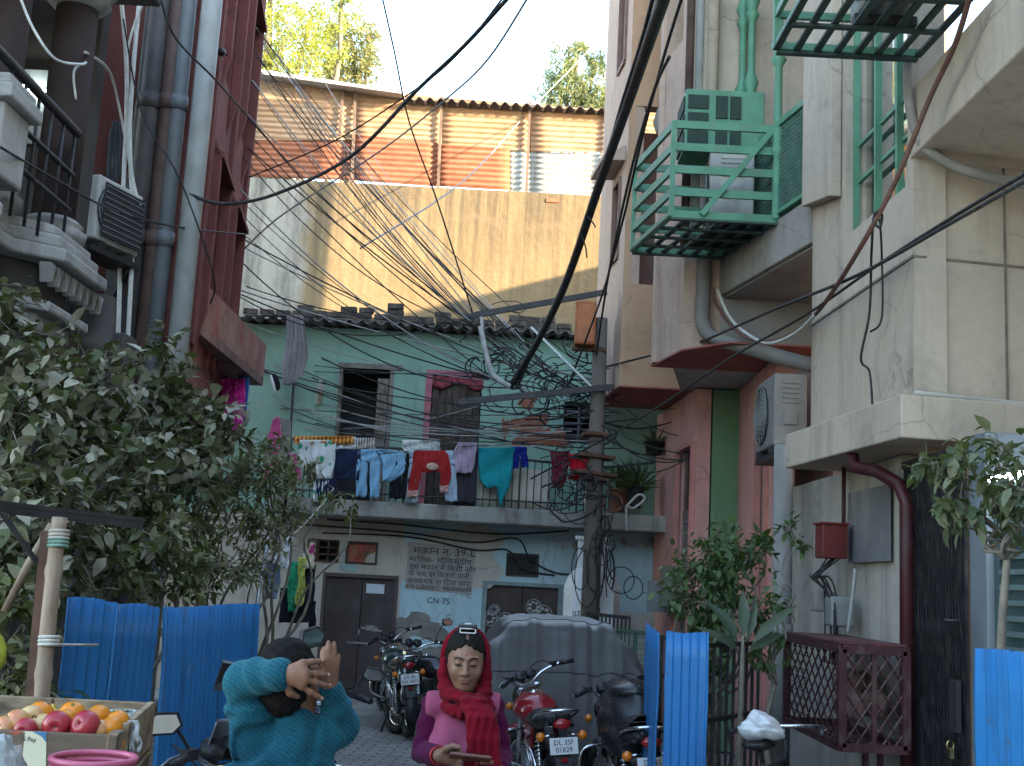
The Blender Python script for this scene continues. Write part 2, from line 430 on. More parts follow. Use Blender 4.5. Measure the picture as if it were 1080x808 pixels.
# roof of corrugated sheet
roofm = plain('cement_sheet', (.24, .23, .215, 1), .9, .25, 3, dirt=(.06, .055, .05, 1), da=.6)
z0 = ztop + .03
def rf(u, v):
    x = XL + .3 + (XRr - XL - .6) * u
    return (x, 16.12 + 4.2 * v, z0 + .028 * math.cos(x * 2 * PI / .177) + .28 * v)
part('roof', MB().grid(rf, 300, 2), roofm, house, solid=.012)
rng = random.Random(4); mb = MB()
x = bx(322, 350)
while x < bx(606, 350):
    n = 3 if rng.random() < .55 else (4 if rng.random() < .3 else 2)
    for k in range(n):
        if k and rng.random() < .08: continue
        mb.box((x + rng.uniform(-.02, .02), 16.30 + rng.uniform(-.03, .03), z0 + .035 + k * .08), (.21 + rng.uniform(-.02, .02), .11, .075), (rng.uniform(-.05, .05), rng.uniform(-.06, .06), rng.uniform(-.15, .15)))
    x += .215
x = bx(266, 350)
while x < bx(322, 350):
    mb.box((x, 16.3, z0 + .1), (.2, .11, .075), (0, 0, rng.uniform(-.1, .1))); x += .23
part('parapet_bricks', mb, plain('dark_brick', (.115, .095, .08, 1), .9, .45, 11, dirt=(.03, .027, .025, 1), da=.6), house, bevel=.006)
# upper openings
frame_m = plain('weathered_frame', (.22, .20, .175, 1), .8, .3, 8, dirt=(.06, .05, .04, 1), da=.5)
a = hol_up[0]
fr = part('door_frame', MB().b2((a[0] - .05, HD - .03, a[3]), (a[1] + .15, HD + .1, a[3] + .07)).b2((a[0] - .03, HD - .02, a[2]), (a[0] + .02, HD + .1, a[3])).b2((a[1] - .02, HD - .02, a[2]), (a[1] + .04, HD + .1, a[3])), frame_m, house)
mb = MB(); xc = a[1] - .19
for k in range(3): mb.b2((xc + k * .052, HD + .04, a[2]), (xc + .048 + k * .052, HD + .075, a[3] - .12))
part('door', mb, plain('peeling_door', (.20, .175, .15, 1), .85, .45, 10, dirt=(.42, .40, .36, 1), da=.6), house, label='narrow weathered plank door leaf standing half open')
a = hol_up[1]
mb = MB().b2((a[0] - .06, HD - .03, a[2]), (a[0] + .03, HD + .1, a[3] + .06)).b2((a[0] - .04, HD - .032, a[3]), (a[1] + .06, HD + .1, a[3] + .06))
part('door_frame', mb, plain('pink_frame', (.48, .16, .20, 1), .75, .25, 9, dirt=(.2, .14, .12, 1)), house)
mb = MB(); n = 7; wd = (a[1] - a[0] - .05) / n
for k in range(n): mb.b2((a[0] + .04 + k * wd, HD + .05 + .008 * (k % 2), a[2]), (a[0] + .032 + (k + 1) * wd, HD + .09, a[3] - .07))
part('door', mb, plain('brown_plank', (.085, .062, .05, 1), .8, .35, 8, dirt=(.2, .18, .16, 1), da=.4), house, label='brown plank door with pink surround')
mb = MB().grid(lambda u, v: (a[0] + .02 + (a[1] - a[0]) * u, HD - .0 + .02 * math.sin(u * 30), a[3] - .02 - (.13 + .05 * math.sin(u * 9)) * v), 24, 4)
part('pelmet_cloth', mb, plain('maroon_pelmet', (.30, .06, .08, 1), .9, .5, 14), house, solid=.01)
a = hol_up[2]
mb = MB()
for k in range(7): zz = a[2] + (a[3] - a[2]) * (k + .5) / 7; mb.b2((a[0], HD + .06, zz - .012), (a[1], HD + .08, zz + .012))
mb.b2(((a[0] + a[1]) / 2 - .015, HD + .055, a[2]), ((a[0] + a[1]) / 2 + .015, HD + .085, a[3]))
part('window_bars', mb, plain('grey_bars', (.12, .13, .14, 1), .6), house)
# lower openings
door_m = plain('dark_brown_sheet', (.055, .040, .040, 1), .5, .22, 3, dirt=(.10, .08, .075, 1), da=.5)
a = hol_lo[0]; xm = (a[0] + a[1]) / 2 + .02
dr = part('door', MB().b2((a[0] + .03, HD + .05, a[2]), (xm - .004, HD + .09, a[3] - .03)).b2((xm + .004, HD + .05, a[2]), (a[1] - .03, HD + .09, a[3] - .03)), door_m, house, bevel=.004, label='plain dark brown double door')
part('door_frame', MB().b2((a[0] - .01, HD - .02, a[2]), (a[0] + .035, HD + .1, a[3])).b2((a[1] - .035, HD - .02, a[2]), (a[1] + .01, HD + .1, a[3])).b2((a[0] - .01, HD - .022, a[3] - .04), (a[1] + .01, HD + .1, a[3] + .01)), plain('door_frame_brown', (.09, .065, .06, 1), .6), house)
part('handle', MB().cyl((xm + .0, HD + .03, bz(376, 668) - .05), (xm, HD + .03, bz(376, 668) + .06), .012).b2((xm - .012, HD + .03, bz(376, 668) - .04), (xm + .012, HD + .06, bz(376, 668) - .02)).b2((xm - .16, HD + .034, bz(376, 679)), (xm + .14, HD + .049, bz(376, 679) + .02)), steel, dr)
part('sticker', MB().b2((bx(386, 620), HD + .044, bz(395, 626)), (bx(405, 620), HD + .05, bz(395, 616))), plain('white_sticker', (.55, .62, .66, 1), .5, .1, 20), dr)
m_ = blob(bx(391, 663), bz(391, 663), .13, .035, HD + .0485, 33, .003); part('scrape', m_, plain('scraped_paint', (.26, .24, .22, 1), .8, .5, 20), dr)
# carved double door with garland
a = hol_lo[1]; xm = (a[0] + a[1]) / 2
dr = part('door', MB().b2((a[0] + .03, HD + .06, a[2]), (xm - .005, HD + .1, a[3] - .02)).b2((xm + .005, HD + .06, a[2]), (a[1] - .03, HD + .1, a[3] - .02)), plain('carved_door', (.055, .035, .03, 1), .5, .3, 6), house, label='dark carved double door with pale roundels')
mb = MB()
for px, py, r_ in ((516, 652, .1), (533, 655, .11), (521, 643, .07), (527, 662, .06), (563, 640, .10), (573, 648, .12), (556, 655, .08), (580, 660, .07)):
    cx, cz = bx(px, py), bz(px, py)
    mb.torus((cx, HD + .057, cz), r_, .006, Matrix.Rotation(R(90), 3, 'X'), 20, 5)
    for k in range(7): aa = 2 * PI * k / 7; mb.ell((cx + r_ * .6 * math.cos(aa), HD + .06, cz + r_ * .6 * math.sin(aa)), (r_ * .28, .008, r_ * .2), None, 8, 4)
part('roundel', mb, plain('pale_roundel', (.38, .37, .36, 1), .6, .3, 12), dr)
part('door_frame', MB().b2((a[0] - .03, HD - .02, a[2]), (a[0] + .035, HD + .1, a[3])).b2((a[1] - .035, HD - .02, a[2]), (a[1] + .03, HD + .1, a[3])).b2((a[0] - .03, HD - .022, a[3] - .03), (a[1] + .03, HD + .1, a[3] + .02)), plain('door_frame_teal', (.20, .26, .26, 1), .7), house)
a = hol_lo[2]
wn = part('window', MB().b2((a[0], HD + .06, a[2]), (a[1], HD + .07, a[3])), room, house)
mb = MB()
for u0_, u1_, v0_, v1_ in ((a[0] - .03, a[1] + .03, a[3], a[3] + .03), (a[0] - .03, a[1] + .03, a[2] - .03, a[2]), (a[0] - .03, a[0], a[2], a[3]), (a[1], a[1] + .03, a[2], a[3])): mb.b2((u0_, HD - .02, v0_), (u1_, HD + .08, v1_))
for k in range(5): zz = a[2] + (a[3] - a[2]) * (k + .5) / 5; mb.b2((a[0], HD + .02, zz - .006), (a[1], HD + .03, zz + .006))
part('window_frame', mb, darksteel, wn)
a = hol_lo[3]
wn = part('stained_window', MB().b2((a[0], HD + .03, a[2]), (a[1], HD + .05, a[3])), plain('red_picture_glass', (.30, .055, .04, 1), .3, .8, 5, dirt=(.30, .17, .06, 1), da=.8), house)
mb = MB()
for u0_, u1_, v0_, v1_ in ((a[0] - .03, a[1] + .03, a[3], a[3] + .03), (a[0] - .03, a[1] + .03, a[2] - .03, a[2]), (a[0] - .03, a[0], a[2], a[3]), (a[1], a[1] + .03, a[2], a[3])): mb.b2((u0_, HD - .02, v0_), (u1_, HD + .06, v1_))
part('window_frame', mb, plain('dark_wood_frame', (.07, .05, .04, 1), .7), wn)
a = hol_lo[4]; mb = MB()
for k in range(4): zz = a[2] + (a[3] - a[2]) * k / 3; mb.b2((a[0] - .1, HD - .03, zz - .012), (a[1], HD - .01, zz + .012))
for k in range(4): xx = a[0] - .1 + (a[1] - a[0] + .1) * k / 3; mb.b2((xx - .012, HD - .034, a[2]), (xx + .012, HD - .012, a[3]))
part('vent_grille', mb, rust, house)
part('name_plate', MB().b2((bx(358, 598), HD - .02, bz(367, 602)), (bx(377, 598), HD - .004, bz(367, 595))), plain('pale_blue_plate', (.28, .40, .42, 1), .5), house)
# painted notice: grey panel and black hand lettering
P = [W(431, 572, HD - .008), W(502, 577, HD - .008), W(497, 627, HD - .008), W(427, 621, HD - .008)]
notice = part('painted_notice', MB().prism(P, (0, .004, 0)), plain('notice_ground', (.36, .33, .30, 1), .85, .18, 7, dirt=(.22, .20, .19, 1), da=.5), house)
ink = plain('black_sign_paint', (.025, .024, .026, 1), .7, .5, 30)
ux = (W(497, 600, HD) - W(432, 596, HD)); uz = Vector((0, 0, 1))
for body, px, py, wpx, hpx in (('मकान न. 39-L', 436, 583.5, 65, 10), ('मािलक- मौिकसुदीन', 431.5, 591.8, 65, 7.6), ('इस मकान में िकसी और', 432, 599.8, 69, 7.8), ('के नाम पर िबजली पानी', 431, 607.2, 63, 7.8), ('कनक्शन ना िदया जाए', 429, 614.6, 66, 7.8), ('फोन 26865917. 9868886696', 427, 620.2, 69, 6.0)):
    p = W(px, py, HD - .009)
    mb = textpart(body, hpx * HD / F * 1.0, p, ux, uz, ink, notice, thick=.002)
    vs = np.array(mb.v); wid = (vs[:, 0].max() - vs[:, 0].min()); k = wpx * HD / F / wid
    mb.v = [tuple(p + Vector(((q[0] - p.x) * k, q[1] - p.y, (q[2] - p.z) + ((q[0] - p.x) * (k - 1)) * (ux.z / ux.x)))) for q in mb.v]
    part('lettering', mb, ink, notice)
p = W(450, 636, HD - .004); part('lettering', textpart('CN 75', .115, p, ux, uz, ink, house, thick=.002), ink, house)
# wires stapled along the lower wall
for k, pts in enumerate(([(300, 552), (360, 556), (430, 562), (500, 572), (545, 568), (560, 590), (590, 605), (640, 604)], [(340, 562), (430, 566), (500, 580), (535, 580), (552, 600), (585, 607)], [(345, 548), (420, 553), (520, 563), (600, 560)])):
    part('wall_wire', MB().tube(smooth_path([W(a_, b_, HD - .03) for a_, b_ in pts]), .012, 5), cablem, house)
# balcony railing
zr = zs1; yr = 15.66
xa, xb = XX(312, 470, yr), XX(690, 490, yr)
rail = MB().tube([W(308, 463, yr), W(640, 493, yr)], .018, 8).tube([W(640, 493, yr), W(690, 488, yr)], .018, 8)
n = 44; top0, top1 = W(308, 463, yr), W(640, 493, yr)
for k in range(n + 1):
    q = top0.lerp(top1, k / n); rail.cyl(q, (q.x, yr, zr), .0075 if k % 8 else .014, 6)
b0, b1 = top0.copy(), top1.copy(); b0.z = b1.z = zr + .1; rail.tube([b0, b1], .012, 6)
part('railing', rail, plain('dark_railing', (.055, .06, .06, 1), .6, .3, 8, dirt=(.16, .11, .08, 1)), house)
part('tin_panel', MB().grid(lambda u, v: (XX(504, 510, 15.78) + (XX(581, 510, 15.78) - XX(504, 510, 15.78)) * u, 15.78 + .006 * math.sin(u * 50), zr + .02 + (ZZ(545, 496, 15.78) - zr) * v), 40, 4), plain('cream_tin', (.52, .48, .40, 1), .6, .1, 3, dirt=(.30, .24, .18, 1), da=.6), house, solid=.008)
part('board_panel', MB().b2((XX(478, 510, 15.8), 15.8, zr), (XX(502, 510, 15.8), 15.83, ZZ(490, 495, 15.8))), plain('dark_boards', (.05, .05, .06, 1), .8), house)

# ================================================================== tall boundary wall with its corrugated screen
BD = 21.0
t = NT('stained_ochre_wall')
big = t.noise(.55, 7, rough=.62); fine = t.noise(9, 6, rough=.6)
c = t.mix(t.ramp(big, .35, .65), (.245, .178, .094, 1), (.31, .23, .13, 1))
c = t.mix(t.ramp(fine, .35, .7, 0, .45), c, (.22, .155, .085, 1))
st = t.noise(3.0, 6, t.vec((2.2, 2.2, .10)), .65)
sp = t.n('ShaderNodeSeparateXYZ'); t.L(t.tc.outputs['Object'], sp.inputs[0])
ztopw = ZZ(440, 197, BD)
up = t.ramp(sp.outputs[2], ztopw - 2.6, ztopw - .3, .12, 1)
c = t.mix(t.math('MULTIPLY', t.ramp(st, .40, .62, 0, .9), up), c, (.10, .08, .055, 1))
bl = t.noise(1.1, 8, rough=.7)
up2 = t.ramp(sp.outputs[2], ztopw - 1.3, ztopw - .1, 0, 1)
c = t.mix(t.math('MULTIPLY', t.ramp(bl, .4, .62, 0, .75), up2), c, (.13, .10, .065, 1))
wv = t.n('ShaderNodeTexWave'); wv.bands_direction = 'Z'; wv.inputs['Scale'].default_value = .17; wv.inputs['Distortion'].default_value = 5; wv.inputs['Detail'].default_value = 4; wv.inputs['Detail Scale'].default_value = 1.5
t.L(t.tc.outputs['Object'], wv.inputs['Vector'])
c = t.mix(t.ramp(wv.outputs['Fac'], .955, .995, 0, .35), c, (.22, .16, .10, 1))
# grey unpainted strip at the left end
nw = t.math('ADD', sp.outputs[0], t.math('MULTIPLY', t.noise(1.2, 6), .9))
lf = t.ramp(nw, -3.62, -3.38, 1, 0)
gc = t.mix(t.ramp(t.noise(2.0, 8, t.vec((1.5, 1, .35)), .7), .46, .66), (.36, .335, .28, 1), (.14, .13, .11, 1))
c = t.mix(lf, c, gc)
ochre = t.out(c, .9, t.math('ADD', fine, big), .6, .03, 0, .15)
bw = empty('boundary_wall', (0, BD, 0), 'tall rain-stained ochre wall rising behind the green house', 'wall')
zt0, zt1 = ZZ(258, 184, BD), ZZ(640, 210, BD)
x0, x1 = -9.0, 7.0
part('wall', MB().prism([(x0, BD, -.05), (x1, BD, -.05), (x1, BD, (zt0 + zt1) / 2), (x0, BD, (zt0 + zt1) / 2)], (0, .3, 0)), ochre, bw)
mb = MB()
for px, py in ((583, 212),): mb.b2((XX(px, py, BD) - .12, BD - .02, ZZ(px, py, BD) - .03), (XX(px, py, BD) + .12, BD - .003, ZZ(px, py, BD) + .045))
part('exposed_brick', mb, plain('red_brick', (.36, .12, .07, 1), .9, .3, 9), bw)
def tinsheet(px0, px1, pya, pyb, D, name, mat, pitch=.105, amp=.016):
    """horizontal corrugation; pya/pyb = top and bottom edge at both ends"""
    A, B = W(px0, pya[0], D), W(px1, pya[1], D); Cc, Dd = W(px0, pyb[0], D), W(px1, pyb[1], D)
    n = int((A.z - Cc.z) / pitch * 8)
    def f(u, v):
        p = A.lerp(B, u).lerp(Cc.lerp(Dd, u), v)
        return (p.x, D + amp * math.sin(p.z * 2 * PI / pitch), p.z)
    return MB().grid(f, 6, n)
def rustsheet(name, base, sec, rustc, ra):
    t = NT(name); a_ = t.noise(.9, 7, t.vec((1, 1, 2.2)), .65); b_ = t.noise(6, 6, t.vec((.7, 1, 2)))
    c = t.mix(t.ramp(a_, .36, .64), base, sec); c = t.mix(t.ramp(b_, .45, .75, 0, ra), c, rustc)
    s_ = t.noise(4, 5, t.vec((1.8, 1, .15)), .6); c = t.mix(t.ramp(s_, .55, .8, 0, .5), c, tuple(x * .5 for x in rustc[:3]) + (1,))
    return t.out(c, .75, b_, .2, .01, 0, .3)
T1 = rustsheet('faded_orange_tin', (.35, .215, .12, 1), (.40, .285, .185, 1), (.25, .105, .055, 1), .55)
T2 = rustsheet('red_rust_tin', (.27, .10, .055, 1), (.33, .145, .085, 1), (.17, .055, .03, 1), .6)
T3 = rustsheet('pale_blue_tin', (.33, .38, .38, 1), (.37, .40, .385, 1), (.30, .19, .12, 1), .45)
FD = BD + .12
screen = empty('corrugated_screen', (0, FD, zt1 - .1), 'rusty corrugated tin screen standing on top of the ochre wall', 'fence')
rows = [(262, 372, (78, 92), (148, 148), T1, 0), (256, 372, (146, 148), (186, 190), T2, .03), (372, 466, (92, 103), (146, 152), T1, .01), (372, 462, (142, 150), (190, 197), T2, -.02),
        (462, 562, (103, 110), (156, 160), T1, .02), (460, 538, (152, 156), (196, 201), T2, 0), (536, 566, (156, 158), (202, 204), T3, .03), (560, 660, (110, 117), (160, 162), T1, -.01), (560, 660, (160, 164), (203, 212), T3, .015),
        (200, 262, (70, 78), (186, 186), T1, .0), (655, 760, (116, 124), (212, 220), T1, .0)]
for a_, b_, ta, tb, m_, dy in rows: part('tin_sheet', tinsheet(a_, b_, ta, tb, FD + dy, '', m_), m_, screen, solid=.004)
for px, t_, b_ in ((375, 93, 190), (466, 104, 197), (559, 110, 204), (640, 115, 210), (362, 94, 140)):
    part('post', MB().bar(W(px, t_ - 2, FD - .07), W(px - 4, b_ + 3, FD - .07), .05, .05), plain('rusty_post', (.16, .11, .085, 1), .8, .3, 5), screen)
pa, pb, pc = W(262, 72, FD - .3), W(430, 97, FD - .3), W(420, 101, FD + .2)
mb = MB().prism([W(262, 71, FD - .35), W(425, 96, FD - .35), W(425, 99, FD - .35), W(262, 76, FD - .35)], (0, 4.5, .5))
part('shed_roof', mb, plain('grey_roof_sheet', (.36, .35, .33, 1), .8, .25, 2), screen)
def rc(u, v):
    p = W(426 + 240 * u, 103 + 14 * u, FD - .25); x = p.x
    return (x, p.y + 3 * v, p.z + .035 * math.cos(x * 2 * PI / .2) + .3 * v)
part('shed_roof', MB().grid(rc, 220, 1), plain('rusty_roof_sheet', (.12, .10, .09, 1), .85, .3, 3), screen, solid=.01)
# ================================================================== LEFT: red house
redm = wall('maroon_red_wash', (.15, .048, .044, 1), (.195, .07, .062, 1), (.07, .035, .03, 1), .5, 1.4, .45, .4, peel=(.24, .20, .17, 1), pth=.70)
redh = empty('red_house', (-4.6, 13, 0), 'maroon-red plastered house with pointed window hoods on the left side', 'house')
LA = Vector((-3.16, 11.0, 0)); LB = Vector((-3.70, 15.4, 0)); LU = (LB - LA).normalized(); LN = Vector((-LU.y, LU.x, 0))   # LN points away from the street
HT = 12.5
mb = MB()
P = [LA, LB, LB + LN * 3.2, LA + Vector((-3.4, 0, 0))]
holes = []
for fl in range(3):
    for k in range(2): holes.append((.95 + k * 1.75, 1.75 + k * 1.75, 4.35 + fl * 2.75, 5.75 + fl * 2.75))
mbw = holed(MB(), LA, LU, LN, 0, (LB - LA).length, 3.2, HT, holes, .25)
part('wall', mbw, redm, redh)
part('back_wall', MB().prism([LA + LN * .3 + LU * .02 + Vector((0, 0, 3.2)), LB + LN * .3 + Vector((0, 0, 3.2)), LB + LN * 3.2 + Vector((0, 0, 3.2)), LA + Vector((-3.4, .02, 3.2))], (0, 0, HT - 3.2)), redm, redh)
part('ground_wall', MB().prism([LA + LN * .75, LB + LN * .75, LB + LN * 3.2, LA + Vector((-3.4, 0, 0))], (0, 0, 3.19)), plain('brown_plaster_wall', (.20, .16, .14, 1), .9, .3, 2, dirt=(.07, .06, .05, 1), da=.7), redh)  # brown tone with darker noise blotches
for h in holes:
    wn = part('window', MB().prism([LA + LU * h[0] + LN * .12 + Vector((0, 0, h[2])), LA + LU * h[1] + LN * .12 + Vector((0, 0, h[2])), LA + LU * h[1] + LN * .12 + Vector((0, 0, h[3])), LA + LU * h[0] + LN * .12 + Vector((0, 0, h[3]))], LN * .02), glass_dark, redh)
    mb = MB()
    for k in range(4):
        u = h[0] + (h[1] - h[0]) * k / 3; q = LA + LU * u + LN * .06
        mb.bar(q + Vector((0, 0, h[2])), q + Vector((0, 0, h[3])), .03, .03)
    part('window_frame', mb, redm, wn)
    # pointed hood: vertical cheeks either side and a sill ledge
    mb = MB()
    for u in (h[0] - .16, h[1] + .08):
        q = LA + LU * u - LN * .0
        mb.prism([q + Vector((0, 0, h[2] - .5)), q + LN * -.12 + Vector((0, 0, h[2] + .0)), q + LN * -.12 + Vector((0, 0, h[3] + .25)), q + Vector((0, 0, h[3] + .55))], LU * .08)
    part('window_fin', mb, redm, redh, bevel=.01)
    q = LA + LU * (h[0] - .16)
    part('window_hood', MB().prism([q + Vector((0, 0, h[3] + .28)), q - LN * .15 + Vector((0, 0, h[3] + .22)), q - LN * .15 + Vector((0, 0, h[3] + .28)), q + Vector((0, 0, h[3] + .36))], LU * (h[1] - h[0] + .32)), redm, redh)
for u in (.18, .5, .62, 2.25, 2.36, 3.9, 4.05):
    q = LA + LU * u; part('rib', MB().prism([q + Vector((0, 0, 3.95)), q + LU * .09 + Vector((0, 0, 3.95)), q + LU * .09 + Vector((0, 0, HT)), q + Vector((0, 0, HT))], LN * -.05), redm, redh)
# overhanging floor slab and its rust-brown balcony front
ps = WZ(205, 352, 3.62); sz = 3.62
q0 = Vector((W(203, 345, 11.6).x, 11.6, 0)); q1 = Vector((W(268, 378, 15.0).x + .1, 15.2, 0))
slb = plain('rusty_slab', (.17, .10, .08, 1), .85, .4, 3, dirt=(.05, .04, .035, 1), da=.6)
part('balcony_slab', MB().prism([q0 + Vector((0, 0, 4.12)), q1 + Vector((0, 0, 4.12)), q1 + Vector((-.9, 0, 4.12)), q0 + Vector((-.9, 0, 4.12))], (0, 0, .1)), slb, redh)
d_ = (q1 - q0).normalized()
part('balcony_front', MB().prism([q0 + Vector((0, 0, 4.222)), q1 + Vector((0, 0, 4.222)), q1 + Vector((0, 0, 4.66)), q0 + Vector((0, 0, 4.66))], (-.05, 0, 0)), wall('rust_stained_front', (.26, .09, .07, 1), (.33, .2, .16, 1), (.06, .04, .035, 1), .8, 2, .8), redh)
# pier wall facing up the alley, carrying the pipes
part('pier_wall', MB().b2((-4.1, 10.5, 0), (-3.12, 10.98, HT)), redm, redh, bevel=.01)
part('recess_wall', MB().b2((-6.2, 10.72, 0), (-4.13, 10.98, HT)), redm, redh)
grey_pipe = plain('blue_grey_pvc', (.11, .12, .13, 1), .5, .12, 4, dirt=(.10, .09, .08, 1), da=.5)
pale_pipe = plain('pale_grey_pvc', (.30, .305, .295, 1), .5, .12, 4, dirt=(.18, .16, .14, 1), da=.6)
dark_pipe = plain('dark_iron_pipe', (.055, .05, .05, 1), .6, .3, 4, dirt=(.12, .085, .065, 1), da=.5)
brown_pipe = plain('brown_iron_pipe', (.085, .05, .042, 1), .65, .3, 5, dirt=(.05, .04, .035, 1), da=.6)
for px, py, r_, m_, z1_, lab, joint in ((157, 120, .10, dark_pipe, HT, 'thick dark soil pipe', 1), (176, 120, .075, brown_pipe, HT, None, 1), (187, 120, .075, grey_pipe, HT, 'blue-grey plastic downpipe', 1), (212, 120, .095, pale_pipe, HT, 'pale grey downpipe at the corner', 0),
                                 (147, 120, .045, dark_pipe, HT, None, 0), (203, 150, .02, brown_pipe, HT, None, 0), (168, 120, .02, pale_pipe, HT, None, 0)):
    q = W(px, py, 10.38); mb = MB(); mb.cyl((q.x, 10.38, 0), (q.x, 10.38, z1_), r_, 14)
    if joint:
        for zj in (2.1, 4.6, 5.9, 7.4, 9.2): mb.cyl((q.x, 10.38, zj), (q.x, 10.38, zj + .14), r_ * 1.16, 14)
    part('downpipe', mb, m_, redh, label=lab)
for px, pts in ((0, [(147, 0, 10.2), (137, 130, 10.2), (140, 250, 10.2), (131, 420, 10.2)]), (1, [(128, 0, 10.0), (134, 90, 10.2), (128, 250, 10.2), (123, 420, 10.2)]), (2, [(152, 0, 10.1), (134, 60, 10.2), (138, 170, 10.2), (148, 218, 10.2)])):
    part('conduit', MB().tube(smooth_path([W(*p) for p in pts]), .022 if px < 2 else .012, 6), cablewhite, redh)
# ================================================================== LEFT: old near house with brown columns
nh = empty('old_balcony_house', (-4.2, 8, 0), 'old house at the far left with brown columns and a moulded white balcony', 'house')
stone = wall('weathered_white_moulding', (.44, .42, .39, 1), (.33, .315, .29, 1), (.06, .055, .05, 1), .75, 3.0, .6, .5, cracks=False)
dark_plaster = wall('dark_balcony_plaster', (.07, .062, .058, 1), (.10, .088, .08, 1), (.035, .03, .03, 1), .6, 2.0, .5, .4, cracks=False)  # one dark tone for recessed courses, undersides and the interior
colm = wall('dark_brown_column', (.050, .034, .032, 1), (.066, .046, .043, 1), (.03, .025, .025, 1), .5, 2.0, .4, .3, cracks=False)
DC = [(69, 120, 8.75, .16), (3, 60, 7.9, .15)]
for px, py, D, r_ in DC:
    q = W(px, py, D); zb = ZZ(66, 238, 8.75)
    part('column', MB().cyl((q.x, D, zb), (q.x, D, ZZ(66, 8, 8.75)), r_, 24), colm, nh)
    part('column_base', MB().lathe([(r_ + .02, -.3), (r_ + .03, -.16), (r_ + .09, -.12), (r_ + .10, -.06), (r_ + .05, -.03), (r_ + .07, 0), (r_ + .02, .04), (r_, .05)], (q.x, D, zb), 24), stone, nh)
    zt = ZZ(66, 8, 8.75)
    part('capital', MB().lathe([(r_, -.02), (r_ + .04, 0), (r_ + .09, .05), (r_ + .07, .1), (r_ + .13, .16), (r_ + .13, .3)], (q.x, D, zt), 24), stone, nh)
# moulded balcony rim: stacked courses following the edge of the floor
zf = ZZ(95, 285, 8.95)
xe = -3.27
def course(z0_, z1_, out, name='moulding', m=stone, bv=.02):
    path = [(xe - .55 + 0, 9.02 + out), (xe + out, 9.02 + out), (xe + out, 8.2 - out * .3), (xe - .28 + out, 7.95), (xe - .28 + out, 7.35), (xe + out - .02, 7.15), (xe + out - .02, 5.4), (xe - .55, 5.4)]
    return part(name, MB().prism([(a_, b_, z0_) for a_, b_ in path], (0, 0, z1_ - z0_)), m, nh, bevel=bv)
course(zf - .62, zf - .50, -.12); course(zf - .50, zf - .42, -.02); course(zf - .42, zf - .14, -.16, m=dark_plaster); course(zf - .14, zf - .04, .06); course(zf - .04, zf + .06, .0); course(zf + .06, zf + .14, -.05)
course(zf - .85, zf - .62, -.22, m=dark_plaster)
mb = MB()
for k in range(26):
    y = 5.5 + k * .145
    if 7.1 < y < 8.1: continue
    xx = xe + .0
    mb.prism([(xx - .1, y, zf - .16), (xx - .1, y + .11, zf - .16), (xx - .1, y + .055, zf - .30)], (.09, 0, 0))
part('dentil_fringe', mb, stone, nh, bevel=.006)
part('floor_slab', MB().b2((-6, 5.4, zf - .3), (xe - .4, 9.0, zf - .02)), dark_plaster, nh)
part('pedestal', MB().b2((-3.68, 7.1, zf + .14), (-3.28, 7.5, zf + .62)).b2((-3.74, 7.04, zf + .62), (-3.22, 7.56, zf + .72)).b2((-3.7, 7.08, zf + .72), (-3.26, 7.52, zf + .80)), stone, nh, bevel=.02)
part('back_wall', MB().b2((-6.2, 9.42, 0), (-3.62, 9.6, 11)), dark_plaster, nh)
part('ground_wall', MB().b2((-6, 5.0, 0), (-3.75, 9.4, zf - .7)), dark_plaster, nh)
# lower bulging bracket at the corner
part('corbel', MB().lathe([(.0, -1.1), (.10, -1.08), (.13, -.9), (.2, -.72), (.2, -.62), (.25, -.58), (.25, -.5), (.16, -.46), (.16, -.1)], (-3.42, 9.45, zf), 20), dark_plaster, nh)
part('lower_pier', MB().b2((-3.75, 9.61, 0), (-3.2, 9.95, zf - .35)), dark_plaster, nh, bevel=.02)
part('upper_slab', MB().b2((-6, 5.0, ZZ(66, 8, 8.75) + .31), (-3.1, 9.3, ZZ(66, 8, 8.75) + .6)), dark_plaster, nh, bevel=.02)
# room behind: lit tube light and glass
part('room_wall', MB().b2((-6.2, 5.0, zf), (-6.0, 9.4, 11)), dark_plaster, nh)
wl = part('window', MB().b2((XX(20, 120, 9.38), 9.37, ZZ(36, 152, 9.38)), (XX(52, 120, 9.38), 9.40, ZZ(36, 74, 9.38))), plain('glare_pane', (.26, .28, .28, 1), .25, .2, 6), nh)  # window glare put into the pale pane colour
tm = NT('tube_light'); tm.p.inputs['Emission Color'].default_value = (.8, .95, 1, 1); tm.p.inputs['Emission Strength'].default_value = 6; tubelight = tm.m
part('tube_lamp', MB().cyl(W(20, 91, 9.3), W(50, 97, 9.3), .018), tubelight, nh)
# dark railing
mb = MB()
for zz in (zf + .35, zf + .62, zf + .95): mb.tube([(xe - .1, 5.4, zz), (xe - .1, 8.55, zz)], .035 if zz > zf + .9 else .02, 8)
for k in range(14): y = 5.5 + k * .23; mb.cyl((xe - .1, y, zf), (xe - .1, y, zf + .95), .012)
part('railing', mb, darksteel, nh)
